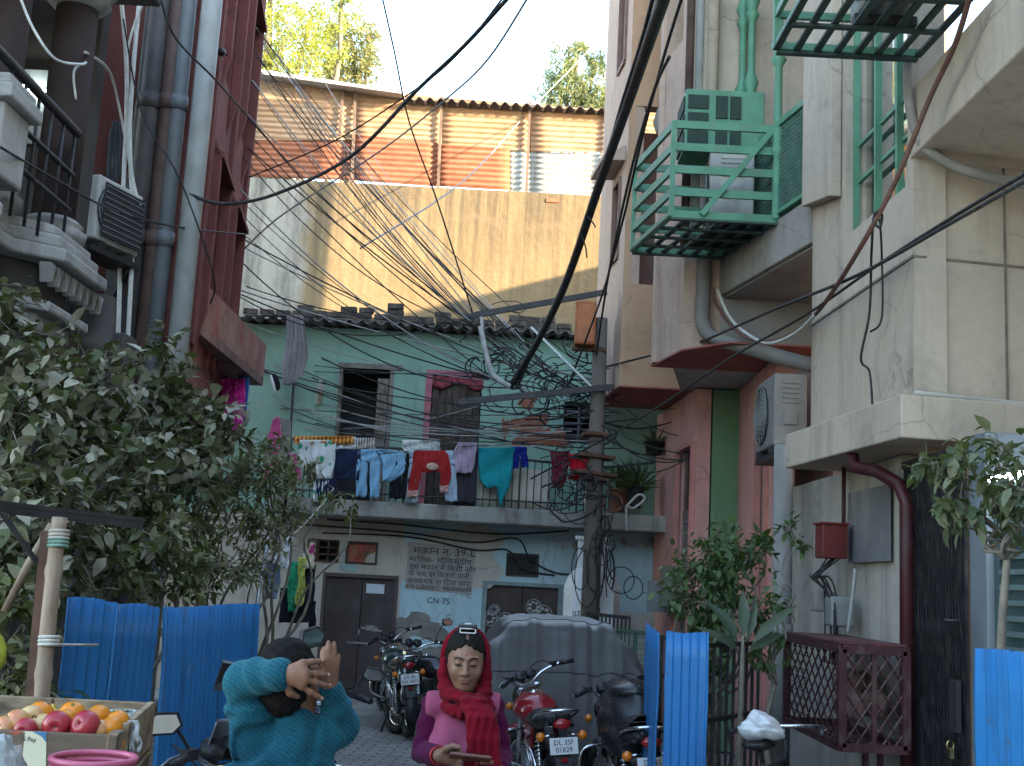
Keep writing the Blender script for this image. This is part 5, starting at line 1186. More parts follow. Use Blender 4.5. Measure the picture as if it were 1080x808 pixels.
cable([(642, 30, 30), (600, 75, 26), (560, 115, 22), (490, 190, 18), (380, 262, 15)], .012, cablegrey, 'faint wire rising toward the eucalyptus')
cable([(1090, 178, 5.5), (1000, 232, 6.6), (925, 280, 7.8), (850, 332, 9.3), (770, 378, 11), (690, 432, 13), (610, 478, 14.6), (560, 505, 15.3)], .012, cablem, 'dark cable crossing the beige house corner down to the washing line')
cable([(1090, 186, 5.5), (1000, 237, 6.6), (905, 290, 8), (820, 325, 9.5), (735, 362, 12), (690, 374, 13.3), (635, 388, 14.9)], .013, cablem, 'dark cable crossing the beige house corner to the pole head')
cable([(1024, -8, 6.2), (1008, 45, 6.5), (980, 105, 6.9), (945, 190, 7.2), (905, 265, 7.6), (868, 322, 9.0), (845, 345, 9.8), (815, 360, 10.6), (780, 352, 11.3), (756, 322, 11.6), (752, 303, 11.7)], .017, cablebrown, 'red-brown cable drooping from the top right over the beige wall')
cable([(860, 332, 9.3), (838, 352, 10), (810, 362, 10.7), (785, 350, 11.2), (768, 332, 11.5), (757, 306, 11.65)], .016, cablewhite, 'dirty white cable looping under the balcony ledge')
cable([(926, 222, 7.35), (921, 232, 7.35), (928, 240, 7.35), (930, 226, 7.35), (922, 228, 7.35), (919, 270, 7.9), (917, 330, 8.1), (908, 378, 8.2), (917, 392, 8.2), (920, 426, 8.1)], .009, cablem, 'short crinkled black wire hanging down the beige wall')
cable([(928, 232, 7.35), (930, 270, 7.9), (930, 335, 8.0), (918, 350, 8.1)], .008, cablem, 'second crinkled black wire beside the longer one on the beige wall')
cable([(20, -6, 7.2), (35, 30, 7.2), (58, 62, 7.3), (85, 68, 7.6), (90, 66, 8.5), (78, 75, 8.5), (80, 105, 8.5)], .010, cablewhite, 'whitish wire looped round the brown column at the top left')
cable([(90, 55, 8.6), (115, 75, 9.5), (127, 120, 9.9), (140, 190, 10.1), (148, 217, 10.1)], .012, cablewhite, 'pale wire curving past the small air conditioner')
cable([(0, 155, 7), (60, 190, 8.2), (120, 222, 9.3), (190, 240, 10.2), (258, 247, 12)], .009, cablem, 'thin dark wire crossing the white balcony and the downpipes')
cable([(168, -5, 9.6), (185, 40, 9.8), (228, 85, 10.2), (268, 130, 12), (330, 200, 14), (430, 285, 15), (500, 340, 14.9)], .011, cablem, 'dark wire from the downpipes across the red wall to the crossarm')
cable([(130, 20, 9.6), (150, 120, 9.8), (190, 190, 10), (225, 290, 10.5), (222, 320, 11)], .008, cablem, 'thin dark wire dropping over the downpipes to the rust-brown balcony')
rng = random.Random(12)
GW = 'thin wires fanning from the red house to the pole'
ends = [(500, 338), (506, 345), (540, 405), (560, 398), (600, 410), (615, 415), (634, 400), (630, 440), (590, 420), (520, 400)]
starts = [(262, 15, 14.2), (264, 50, 14.2), (262, 90, 14.2), (266, 30, 16), (258, 120, 14.5), (255, 160, 14.5), (250, 200, 14.6), (248, 240, 14.8), (245, 262, 14.8), (256, 140, 14.6), (240, 300, 14.9), (268, 70, 17), (290, 60, 20), (320, 100, 20.5), (300, 20, 22), (255, 310, 14.9), (240, 335, 14.9), (250, 225, 14.6)]
for k in range(34):
    a = starts[k % len(starts)]; b = ends[(k * 7) % len(ends)]
    A, B = W(a[0] + rng.uniform(-5, 5), a[1] + rng.uniform(-8, 8), a[2]), W(b[0] + rng.uniform(-4, 4), b[1] + rng.uniform(-5, 5), 14.9)
    single('wire', MB().tube(catenary(A, B, rng.uniform(.05, .5), 18), rng.choice([.006, .008, .010]), 5), cablem if k % 4 else cablegrey, 'thin wire slung from the red house side across to the pole', 'wire', GW)
GW2 = 'thin wires crossing in front of the green wall'
for k in range(20):
    a = (rng.uniform(262, 345), rng.uniform(375, 455), 16.49); b = (rng.uniform(560, 680), rng.uniform(385, 480), rng.uniform(14.6, 15.2))
    single('wire', MB().tube(catenary(W(*a), W(*b), rng.uniform(.05, .35), 18), rng.choice([.006, .008, .009]), 5), cablem if k % 3 else cablegrey, 'thin wire strung low across the sea-green wall', 'wire', GW2)
GW3 = 'wires running from the pole head to the pink house'
for k in range(9):
    a = (rng.uniform(612, 634), rng.uniform(395, 470), 14.9); q_ = WX(rng.uniform(697, 728), rng.uniform(420, 500), 2.06); b = None
    single('wire', MB().tube(catenary(W(*a), q_, rng.uniform(.02, .3), 14), rng.choice([.006, .008, .010]), 5), cablem, 'short wire from the pole head toward the pink house', 'wire', GW3)
# knots of loose wire
def knot(name, label, cx, cy, D, sx, sy, n, seed, r_=.009, hang=0):
    rng = random.Random(seed); mb = MB()
    for k in range(n):
        x, y = cx + rng.gauss(0, sx), cy + rng.gauss(0, sy); pts = []
        h_ = rng.uniform(0, 6.28); turn = rng.uniform(-.55, .55); st = rng.uniform(3.5, 8); dz = rng.uniform(-.2, .15)
        for j in range(rng.randint(7, 14)):
            pts.append(W(x, y, D + dz)); h_ += turn + rng.gauss(0, .18); x += math.cos(h_) * st * (1.0 if not hang else .35); y += math.sin(h_) * st * .75 + hang * .5 + .5; dz += rng.gauss(0, .03)
            x += (cx - x) * .06; y += (cy - y) * (.04 if not hang else 0)
        mb.tube(smooth_path(pts, 4), rng.choice([r_, r_ * 1.4, r_ * .8]), 4)
    return single(name, mb, cablem, label, 'wires', None, 'stuff')
knot('wire_tangle', 'dense tangle of loose black wires about the pole head', 600, 412, 14.85, 28, 18, 54, 3)
knot('wire_tangle', 'tangle of hanging wires under the upper crossarm', 535, 385, 14.8, 20, 24, 30, 4)
knot('wire_tangle', 'tangle of wires and junk halfway down the pole', 614, 505, 14.5, 15, 18, 28, 5)
knot('wire_tangle', 'sheaf of wires hanging down the pole at the slab', 636, 555, 14.6, 6, 14, 26, 6, .008, 6)
rng = random.Random(8); mb = MB()
for (cx, cy, rx, ry) in ((618, 610, 12, 30), (612, 600, 9, 22), (628, 600, 10, 24), (655, 612, 14, 14), (668, 620, 10, 12)):
    mb.tube([W(cx + rx * math.cos(2 * PI * k / 24), cy + ry * math.sin(2 * PI * k / 24), 14.55) for k in range(25)], .007, 5)
single('wire_loop', mb, cablem, 'loose wire loops hanging in front of the white shrine', 'wires')
single('bent_pipe', MB().tube(smooth_path([W(661, 560, 15.5), W(661, 535, 15.5), W(668, 536, 15.5), W(680, 526, 15.5), W(673, 522, 15.5), W(660, 535, 15.48)]), .016, 8), cablewhite, 'whitish bent pipe loop on the balcony edge right of the pole', 'pipe')
single('orange_hoop', MB().torus(W(646, 530, 15.75), .13, .014, Matrix.Rotation(R(80), 3, 'X'), 26, 6), plain('orange_rim', (.30, .12, .07, 1), .6), 'small orange hoop leaning on the balcony right of the pole', 'hoop')
single('dark_bird', MB().ell(W(233, 55, 11.2), (.05, .1, .045), (R(20), 0, .4)).ell(W(229, 51, 11.2), (.03, .035, .03)).prism([W(235, 55, 11.25), W(240, 58, 11.3), W(236, 58, 11.3)], (0, .02, 0)), blk, 'small dark bird perched on the red wall by the pale downpipe', 'bird')

# ================================================================== washing
LG = 'washing hung along the balcony railing'
D = 15.5
wht = clothmat('white_cotton', (.62, .62, .62, 1)); navy = clothmat('navy_cotton', (.018, .024, .055, 1)); sky_ = clothmat('sky_blue_cotton', (.22, .42, .58, 1)); blackc = clothmat('black_cotton', (.016, .016, .02, 1))
pale = clothmat('pale_blue_denim', (.38, .47, .56, 1)); redc = clothmat('red_fleece', (.33, .025, .025, 1)); teal = clothmat('teal_cotton', (.008, .28, .32, 1)); roy = clothmat('royal_blue_nylon', (.02, .035, .30, 1))
cloth('towel', 'yellow and red striped cloth folded over the left end of the railing', [(460, 309, 372), (468, 311, 374)], D, clothmat('yellow_stripe', (.55, .38, .05, 1), stripes=(.45, .06, .05, 1), scale=6), 'towel', LG, seed=1)
cloth('towel', 'plain white towel over the railing behind the navy trousers', [(461, 340, 376), (474, 341, 376)], D + .06, wht, 'towel', LG, seed=2)
cloth('towel', 'brown-and-white striped towel over the railing', [(462, 375, 396), (474, 376, 396)], D + .05, clothmat('striped_towel', (.55, .52, .48, 1), stripes=(.22, .17, .14, 1), scale=9), 'towel', LG, seed=3)
cloth('towel', 'pale speckled towel over the railing above the red sweatshirt', [(464, 424, 464), (476, 425, 464)], D + .05, clothmat('speckled_towel', (.58, .58, .55, 1), pattern=(.20, .32, .32, 1), scale=26), 'towel', LG, seed=4)
cloth('t_shirt', 'white t-shirt with green print hanging on the railing', [[(464, 317, 355), (480, 314, 354), (497, 322, 351), (505, 330, 350)], [(505, 330, 347), (530, 331, 345)]], D - .02, clothmat('white_green_print', (.64, .65, .64, 1), pattern=(.03, .30, .16, 1), scale=7), 't-shirt', LG, seed=5)
cloth('trousers', 'navy trousers folded over the railing next to the white t-shirt', [[(474, 354, 381), (500, 352, 379), (506, 352, 379)], [(505, 334, 356), (527, 333, 352)]], D - .03, navy, 'trousers', LG, seed=6)
cloth('trousers', 'sky-blue trousers hanging from the railing', [[(474, 377, 402), (488, 376, 401)], [(487, 376, 388), (524, 375, 386)], [(487, 390, 402), (525, 390, 399)]], D - .02, sky_, 'trousers', LG, seed=7)
cloth('shirt', 'sky-blue shirt with short sleeves next to the sky-blue trousers', [[(474, 396, 408), (478, 398, 426)], [(478, 399, 428), (490, 403, 428), (508, 403, 413)], [(488, 420, 428), (500, 412, 426), (508, 402, 414)]], D - .05, sky_, 'shirt', LG, seed=8)
cloth('trousers', 'black trousers hanging beside the red sweatshirt', [[(478, 414, 437), (492, 413, 436)], [(491, 412, 424), (526, 411, 424)], [(491, 425, 436), (527, 424, 434)]], D, blackc, 'trousers', LG, seed=9)
cloth('jeans', 'pale blue jeans hanging behind the red sweatshirt', [[(475, 432, 478), (490, 432, 480)], [(489, 432, 446), (530, 428, 440)], [(489, 467, 481), (529, 470, 482)]], D - .01, pale, 'jeans', LG, seed=10)
sw = empty('sweatshirt', W(455, 520, D - .06), 'red sweatshirt with pink cuffs hanging upside down from the railing', 'sweatshirt', LG)
def rowsmesh(pieces, D, fold=.02, seed=0):
    o = cloth('tmp', '', pieces, D, redc, '', None, fold, 4, seed); me = o.data; off = o.location
    mb = MB().add([tuple(v.co + off) for v in me.vertices], [tuple(p.vertices) for p in me.polygons], True); bpy.data.objects.remove(o); return mb
part('body', rowsmesh([[(475, 438, 470), (484, 437, 473), (498, 444, 468)], [(476, 437, 447), (500, 433, 444), (518, 430, 441)], [(478, 463, 473), (500, 465, 476), (513, 464, 473)]], D - .07), redc, sw, solid=.008)
part('cuff', rowsmesh([[(517, 430, 441), (524, 429, 440)]], D - .075), clothmat('pink_cuff', (.55, .30, .27, 1)), sw, solid=.01)
part('cuff', rowsmesh([[(512, 464, 473), (519, 464, 473)]], D - .075), clothmat('pink_cuff2', (.55, .30, .27, 1)), sw, solid=.01)
part('print', MB().ell(W(456, 492, D - .115), (.08, .012, .05)), clothmat('cream_print', (.55, .38, .30, 1), pattern=(.35, .2, .16, 1), scale=30), sw)
cloth('scarf', 'lilac patterned scarf bunched on the railing', [(466, 484, 503), (475, 479, 503), (490, 480, 500), (499, 481, 497)], D - .04, clothmat('lilac_print', (.42, .32, .44, 1), pattern=(.55, .45, .42, 1), scale=22), 'scarf', LG, fold=.04, seed=12)
cloth('skirt', 'dark charcoal cloth hanging behind the lilac scarf', [(472, 478, 504), (500, 480, 503), (530, 481, 500)], D + .05, clothmat('charcoal_cloth', (.045, .04, .05, 1)), 'cloth', LG, seed=13)
cloth('shawl', 'large teal shawl hanging in a point from the railing', [[(472, 504, 543), (490, 504, 541), (505, 506, 539), (514, 512, 536)], [(500, 522, 540), (514, 524, 537), (524, 526, 532), (534, 527, 529)]], D - .05, teal, 'shawl', LG, fold=.035, seed=14)
cloth('shorts', 'royal blue shorts hanging next to the teal shawl', [[(471, 539, 555), (481, 540, 556)], [(480, 541, 548), (494, 541, 547)], [(480, 549, 556), (493, 550, 558)]], D - .03, roy, 'shorts', LG, seed=15)
cloth('sari', 'maroon cloth bunched left of the bright red cloth by the pole', [(476, 580, 601), (490, 582, 600), (507, 583, 597), (515, 583, 592)], D - .06, clothmat('maroon_cloth', (.17, .02, .04, 1), pattern=(.28, .05, .08, 1), scale=20), 'cloth', LG, fold=.05, seed=16)
cloth('sari', 'bright red cloth bunched on the railing beside the pole', [(479, 599, 625), (490, 600, 628), (500, 602, 626), (506, 598, 612)], D - .08, clothmat('bright_red_cloth', (.50, .015, .03, 1), pattern=(.35, .01, .02, 1), scale=20), 'cloth', LG, fold=.05, seed=17)
cloth('shirt', 'white rag hanging on the pole at the slab edge', [(518, 617, 626), (530, 616, 627), (540, 620, 626), (556, 622, 626)], 14.75, clothmat('white_rag', (.55, .54, .52, 1)), 'rag', None, seed=18)
# left end: pole with grey cloth, pink pieces
single('washing_rod', MB().cyl(W(262, 333, 15.5), W(332, 334, 15.5), .016, 8), darksteel, 'dark rod carrying the grey cloth at the roof edge', 'rod')
single('washing_post', MB().cyl(W(310, 398, 15.6), W(300, 545, 15.6), .02, 8), blk, 'black post under the hanging grey cloth', 'post')
cloth('shawl', 'long grey shawl hanging from the rod at the left roof edge', [(332, 303, 320), (350, 303, 323), (376, 299, 325), (395, 298, 321), (406, 299, 309)], 15.46, clothmat('grey_shawl', (.30, .275, .275, 1)), 'shawl', None, fold=.05, seed=19)
cloth('sari', 'magenta patterned sari hanging under the rust-brown balcony', [(399, 233, 259), (425, 233, 258), (452, 232, 256), (456, 236, 250)], 14.4, clothmat('magenta_sari', (.52, .02, .22, 1), pattern=(.60, .12, .36, 1), scale=26), 'sari', None, fold=.03, seed=20)
cloth('towel', 'deep blue towel beside the magenta sari', [(393, 248, 262), (410, 256, 262), (448, 254, 260)], 14.44, clothmat('deep_blue_towel', (.03, .10, .30, 1)), 'towel', None, seed=21)
cloth('curtain', 'crimson curtain edge left of the magenta sari', [(398, 231, 235), (457, 228, 234)], 14.43, clothmat('crimson_cloth', (.25, .02, .05, 1)), 'curtain', None, seed=22)
cloth('sari', 'pink cloth half hidden by leaves at the left end of the balcony', [[(440, 290, 296), (460, 282, 296), (490, 278, 292), (508, 279, 288)], [(478, 306, 312), (500, 308, 318), (512, 310, 316)]], 15.4, clothmat('pink_sari', (.55, .10, .24, 1), pattern=(.6, .35, .35, 1), scale=18), 'cloth', None, fold=.05, seed=23)
single('wooden_board', MB().prism([W(293, 440, 15.55), W(307, 443, 15.55), W(306, 480, 15.55), W(291, 480, 15.55)], (0, .03, 0)), plain('grey_board_wood', (.20, .19, .175, 1), .8, .3, 8), 'grey weathered board leaning at the left end of the balcony', 'board')
sh = empty('hanging_shoe', W(290, 408, 15.5), 'black-and-white shoe hung up beside the grey shawl', 'shoe')
part('upper', MB().ell(W(291, 403, 15.45), (.05, .05, .12), (0, R(-20), 0)), blackc, sh); part('sole', MB().ell(W(288, 404, 15.42), (.02, .045, .12), (0, R(-20), 0)), wht, sh)
# wall-hung cream bottle and bits on the green wall
single('wall_hanger', MB().lathe([(.0, 0), (.05, .01), (.05, .25), (.02, .33), (.02, .40), (.0, .40)], W(336, 427, 16.4), 12), plain('cream_rubber', (.45, .42, .34, 1), .6), 'cream bottle-shaped thing hung on the sea-green wall', 'hanging bottle')
# washing low on the left, in front of the beige wall
single('steel_prop', MB().cyl(W(283, 565, 12.2), (W(268, 655, 12.2).x - .1, 12.2, 0), .02, 8), steel, 'grey steel prop leaning beside the widest left-hand sheet', 'post')
LG2 = 'washing hung low by the brown door'
wire0 = single('washing_line', MB().tube(catenary(W(268, 590, 12.2), W(352, 515, 14.5), .12), .006, 5), cablewhite, 'thin line holding the low washing beside the brown door', 'line')
cloth('trousers', 'long black trousers hung low beside the brown door', [[(596, 318, 333), (620, 306, 332), (635, 302, 331)], [(634, 323, 333), (666, 327, 333)], [(620, 296, 330), (657, 295, 325)]], 13.4, blackc, 'trousers', LG2, seed=30)
cloth('cloth', 'cream and pink cloth at the top of the low washing', [[(573, 327, 331), (585, 322, 331), (600, 319, 331)], [(584, 319, 326), (598, 318, 325)]], 13.36, clothmat('cream_pink', (.60, .52, .36, 1), pattern=(.5, .06, .2, 1), scale=5), 'cloth', LG2, seed=31)
cloth('sari', 'bright green cloth in the low washing', [(592, 306, 320), (610, 303, 318), (630, 303, 314), (645, 304, 311)], 13.34, clothmat('emerald_cloth', (.02, .30, .16, 1), pattern=(.05, .12, .05, 1), scale=16), 'cloth', LG2, fold=.05, seed=32)
cloth('sari', 'yellow-green printed cloth in the low washing', [(588, 315, 323), (612, 315, 322), (634, 312, 321), (640, 313, 318)], 13.3, clothmat('lime_print', (.42, .44, .10, 1), pattern=(.12, .16, .05, 1), scale=18), 'cloth', LG2, fold=.04, seed=33)
cloth('shirt', 'white garment at the left of the low washing', [[(566, 303, 309), (580, 297, 307), (600, 298, 304)], [(582, 288, 300), (596, 286, 296)]], 13.2, wht, 'shirt', LG2, fold=.04, seed=34)
cloth('shirt', 'faded grey-blue garment behind the white one', [(590, 280, 297), (612, 278, 296), (632, 280, 292)], 13.3, clothmat('greyblue_cloth', (.16, .20, .26, 1)), 'shirt', LG2, fold=.04, seed=35)

# ================================================================== white shrine beside the pole
q = W(624, 640, 15.3)
shr = empty('white_shrine', (q.x, 15.32, .1), 'whitewashed domed tomb-like shrine with a narrow neck behind the pole', 'shrine')
wwash = wall('whitewash', (.86, .86, .85, 1), (.78, .78, .78, 1), (.25, .25, .24, 1), .4, 2.2, .35, .2)
rr = .36; zs = ZZ(624, 612, 15.3); ze = ZZ(624, 570, 15.3)
part('body', MB().lathe([(rr, .1), (rr, zs - .1), (rr * .9, zs + .02), (rr * .62, zs + .14), (.001, zs + .15)], (q.x, 15.32, 0), 8, None, False), wwash, shr, bevel=.01)
for dx in (-.15, .15): part('post', MB().b2((q.x + dx - .055, 15.27, zs + .1), (q.x + dx + .035, 15.37, ze)), wwash, shr, bevel=.01)
part('cap', MB().b2((q.x - .24, 15.24, ze), (q.x + .20, 15.40, ze + .05)), wwash, shr, bevel=.01)
p = W(601, 650, 15.0); part('lettering', textpart('07', .1, (q.x - .26, 15.32 - rr * .93, p.z), (1, 0, 0), (0, 0, 1), plain('faded_black', (.08, .08, .09, 1), .8), shr), plain('faded_black', (.08, .08, .09, 1), .8), shr)
# low wall and railings to its right
lw = empty('low_wall', (1.7, 16.2, .1), 'low whitish wall at the foot of the blue wall right of the shrine', 'wall')
part('wall', MB().b2((q.x + .35, 16.2, .1), (2.3, 16.35, ZZ(665, 646, 16.2))), wall('limewash', (.52, .50, .46, 1), (.38, .36, .33, 1), (.15, .14, .12, 1), .7, 2, .5), lw)
rg = empty('railing', (W(642, 660, 14.9).x, 14.9, 0), 'short black railing behind the covered car', 'railing')
xa_, xb_ = XX(618, 655, 14.5), XX(664, 658, 14.5); zt_ = ZZ(640, 648, 14.5)
mb = MB().bar((xa_, 14.5, zt_), (xb_, 14.5, zt_ - .03), .03, .04).bar((xa_, 14.5, .3), (xb_, 14.5, .3), .03, .03)
for k in range(12): x = xa_ + (xb_ - xa_) * k / 11; mb.bar((x, 14.5, 0), (x, 14.5, zt_), .022, .022)
part('bars', mb, blk, rg)
gg = empty('green_gate', (1.75, 13.5, 0), 'green iron mesh gate between the covered car and the pink house', 'gate')
p0_, p1_ = W(652, 664, 13.8), W(690, 674, 13.0)
mb = MB(); zz = p0_.z
for q_ in (p0_, p0_.lerp(p1_, .5), p1_): mb.bar((q_.x, q_.y, 0), (q_.x, q_.y, zz), .04, .04)
for z_ in (zz, zz * .5, .1): mb.bar((p0_.x, p0_.y, z_), (p1_.x, p1_.y, z_), .035, .035)
part('frame', mb, plain('deep_green_paint', (.02, .085, .055, 1), .5, .2, 6), gg)
mb = MB()
for k in range(24): a = p0_.lerp(p1_, k / 23); mb.bar((a.x, a.y, .1), (a.x, a.y, zz), .008, .008)
for k in range(22): z_ = .1 + (zz - .1) * k / 21; mb.bar((p0_.x, p0_.y, z_), (p1_.x, p1_.y, z_), .008, .008)
part('mesh', mb, plain('grey_green_mesh', (.12, .17, .14, 1), .6), gg)
# dark planter grille on the right
pg_ = empty('planter_grille', (1.55, 8.3, 0), 'dark iron grille round the planting bed behind the right-hand blue sheet', 'fence')
mb = MB(); a, b = W(738, 700, 8.0), W(800, 690, 8.9); zz = ZZ(770, 680, 8.4)
for k in range(10): q_ = a.lerp(b, k / 9); mb.bar((q_.x, q_.y, 0), (q_.x, q_.y, zz), .02, .02)
for z_ in (zz, zz * .66, zz * .33, .1): mb.bar((a.x, a.y, z_), (b.x, b.y, z_), .03, .03)
c_ = W(686, 690, 9.4)
mb.bar((c_.x, c_.y, zz), (a.x, a.y, zz), .03, .03)
for k in range(5): q_ = c_.lerp(a, k / 4); mb.bar((q_.x, q_.y, 0), (q_.x, q_.y, zz), .025, .025)
part('bars', mb, darksteel, pg_)

# ================================================================== maroon cage with bundles
mcg = empty('maroon_cage', (2.4, 8.6, .75), 'maroon wire cage bracketed on the cream wall beside the black gate', 'cage')
mar = plain('maroon_iron', (.055, .016, .02, 1), .6, .25, 8, dirt=(.12, .09, .075, 1), da=.5)
nA_ = W(888, 690, 7.9); fA_ = W(833, 672, 9.4); nB_ = W(953, 685, 7.95)
x0, x1, y0, y1 = nA_.x, 2.66, 7.9, 9.4; z0, z1 = ZZ(888, 788, 7.9), ZZ(888, 684, 7.9)
mb = MB()
for x in (x0, x1):
    for y in (y0, y1): mb.bar((x, y, z0), (x, y, z1), .05, .05)
for z in (z0, z1):
    mb.bar((x0, y0, z), (x0, y1, z), .05, .055); mb.bar((x0, y0, z), (x1, y0, z), .05, .055); mb.bar((x0, y1, z), (x1, y1, z), .05, .055); mb.bar((x1, y0, z), (x1, y1, z), .05, .055)
mb.bar(((x0 + x1) / 2, y0, z0), ((x0 + x1) / 2, y0, z1), .03, .03)
part('frame', mb, mar, mcg)
mb = MB()
def lattice(P, U, V, nu, nv):
    for i in range(-nv, nu + 1):
        for sgn in (1, -1):
            pts = []
            for t_ in (0, 1):
                u = (i + t_ * nv) / nu if sgn > 0 else (i + (1 - t_) * nv) / nu; pts.append((u, t_))
            (u0_, v0_), (u1_, v1_) = pts
            if u1_ == u0_: continue
            lo, hi = 0., 1.
            for uu in (0., 1.):
                k = (uu - u0_) / (u1_ - u0_)
                if (u1_ > u0_) == (uu == 0.): lo = max(lo, k)
                else: hi = min(hi, k)
            if hi - lo < .02: continue
            f = lambda k: P + U * (u0_ + (u1_ - u0_) * k) + V * (v0_ + (v1_ - v0_) * k)
            mb.bar(f(lo), f(hi), .008, .012, (0, .3, 1))
X_, Y_, Z_ = Vector((x1 - x0, 0, 0)), Vector((0, y1 - y0, 0)), Vector((0, 0, z1 - z0))
lattice(Vector((x0, y0, z0)), X_, Z_, 5, 5); lattice(Vector((x0, y0, z0)), Y_, Z_, 9, 5)
for k in range(1, 12): z = z0 + (z1 - z0) * k / 12; mb.bar((x0, y0 + .9, z), (x0, y1, z), .006, .006)
for k in range(1, 10): y = y0 + (y1 - y0) * k / 10; mb.bar((x0, y, z0), (x1, y, z0), .012, .012)
part('mesh', mb, mar, mcg)
part('top_sheet', MB().b2((x0 - .02, y0 - .02, z1 + .03), (x1, y1 + .02, z1 + .045)), plain('maroon_sheet', (.10, .03, .032, 1), .7, .2, 3, dirt=(.2, .17, .15, 1), da=.6), mcg)
part('leg', MB().bar((x0 + .2, y0 + .15, 0), (x0 + .2, y0 + .15, z0), .035, .035), mar, mcg); part('leg', MB().bar((x1 - .12, y0 + .15, 0), (x1 - .12, y0 + .15, z0), .035, .035), mar, mcg)
bmat = plain('dusty_bundle', (.20, .115, .10, 1), .95, .25, 9, dirt=(.3, .25, .21, 1), da=.6)
rng = random.Random(31)
for k in range(7):
    c_ = (x0 + .12 + .3 * rng.random(), y0 + .2 + k * .15, z0 + .22 + .2 * rng.random()); r_ = rng.uniform(.10, .14)
    single('cloth_bundle', MB().ell(c_, (r_, r_, r_ * .9), None, 14, 9, lambda d: 1 + .10 * math.sin(d.x * 7 + k) + .08 * math.sin(d.z * 11 + d.y * 6)), bmat, 'dusty reddish round bundle lying inside the maroon cage', 'bundle', 'bundles inside the maroon cage')
# ================================================================== covered car
def prof(pts, t):
    L = [0]
    for i in range(len(pts) - 1): L.append(L[-1] + math.dist(pts[i], pts[i + 1]))
    s_ = t * L[-1]
    for i in range(len(pts) - 1):
        if s_ <= L[i + 1] + 1e-9:
            k = (s_ - L[i]) / (L[i + 1] - L[i]); return tuple(pts[i][j] + (pts[i + 1][j] - pts[i][j]) * k for j in range(2))
    return pts[-1]
P0 = [(0, .10), (-.02, .38), (.02, .72), (.10, .92), (.26, 1.15), (.40, 1.34), (.50, 1.425), (.9, 1.46), (1.5, 1.47), (2.0, 1.42), (2.4, 1.2), (2.75, .98), (3.3, .88), (3.6, .74), (3.68, .4), (3.68, .08)]
sp_ = smooth_path([(0, a, b) for a, b in P0], 5); P1 = [(p.y, p.z) for p in sp_]
def halfw(z): return .80 - .06 * max(0, (.5 - z)) - .33 * max(0, (z - .82) / .65) ** 1.15
rngc = random.Random(3)
fw_ = [(rngc.uniform(8, 40), rngc.uniform(0, 6), rngc.uniform(.25, 1)) for _ in range(8)]
def carf(u, v):
    # u across from left hem over the top to right hem, v along
    y, ztop = prof(P1, v)
    a = (u - .5) * 2; s_ = abs(a)
    hw = halfw(ztop)
    if s_ < .55:
        k = s_ / .55; x = hw * .97 * k; z = ztop - .035 * k ** 4
        nx, nz = 0, 1
    else:
        k = (s_ - .55) / .45; z = (ztop - .035) * (1 - k) + .07 * k; x = max(halfw(z), hw * .97) + .03 * k * k
        if ztop < .75: x = hw * .97 + .03 * k
        nx = 1
    crease = 0
    slope = 1 if (y < .62) else .25
    for f_, p_, a_ in fw_: crease += a_ * abs(math.sin(x * f_ * .55 * (1 if a > 0 else -1) + p_ + (1.45 - z) * 1.3 + y)) ** 3 if s_ < .55 else a_ * abs(math.sin(y * f_ * .5 + p_ + z * 1.7)) ** 3 * .8
    crease = (crease - 1.3) * .026 * slope
    if s_ < .55 and y < .62: y -= crease; z += crease * .5
    elif s_ < .55: z += crease * .6
    else: x += crease * 1.2
    y += .015 * math.sin(x * 9 + z * 5)
    return Vector((math.copysign(x, a), y, z))
cq = W(592, 720, 10.9)
car = empty('covered_car', (cq.x + .02, 10.85, 0), 'small car wrapped in a dusty dark grey fabric cover', 'car', None, R(3.2))
t = NT('dusty_car_cover'); g = t.n('ShaderNodeNewGeometry'); sp = t.n('ShaderNodeSeparateXYZ'); t.L(g.outputs['Normal'], sp.inputs[0])
n1 = t.noise(3, 6); n2 = t.noise(220, 2)
c = t.mix(t.ramp(n1, .3, .7), (.072, .069, .068, 1), (.095, .091, .088, 1))
dustf = t.math('MULTIPLY', t.ramp(sp.outputs[2], .6, .98, .0, .8), t.ramp(n1, .2, .6, .7, 1)); c = t.mix(dustf, c, (.42, .405, .385, 1))
c = t.mix(t.ramp(t.noise(1.5, 7, t.vec((3, 1, .4))), .52, .75, 0, .35), c, (.16, .155, .15, 1))
coverm = t.out(c, .85, t.math('ADD', t.math('MULTIPLY', n1, 3), n2), .25, .006, 0, .2)
part('cover', MB().grid(carf, 150, 170), coverm, car, True, solid=.006)
mb = MB()
for k in range(2): mb.tube([carf(.12 + .76 * i / 60, .17 + .12 * k) + Vector((0, -.008, .006)) for i in range(61)], .004, 4)
part('seam', mb, plain('seam_thread', (.045, .045, .052, 1), .9), car, True)
for y in (.65, 2.95):
    for s_ in (-1, 1): part('wheel', MB().torus((s_ * .66, y, .29), .2, .085, Matrix.Rotation(R(90), 3, 'Y'), 24, 10), rubber, car, True)
part('underbody', MB().b2((-.62, .12, .16), (.62, 3.5, .6)), blk, car, True)
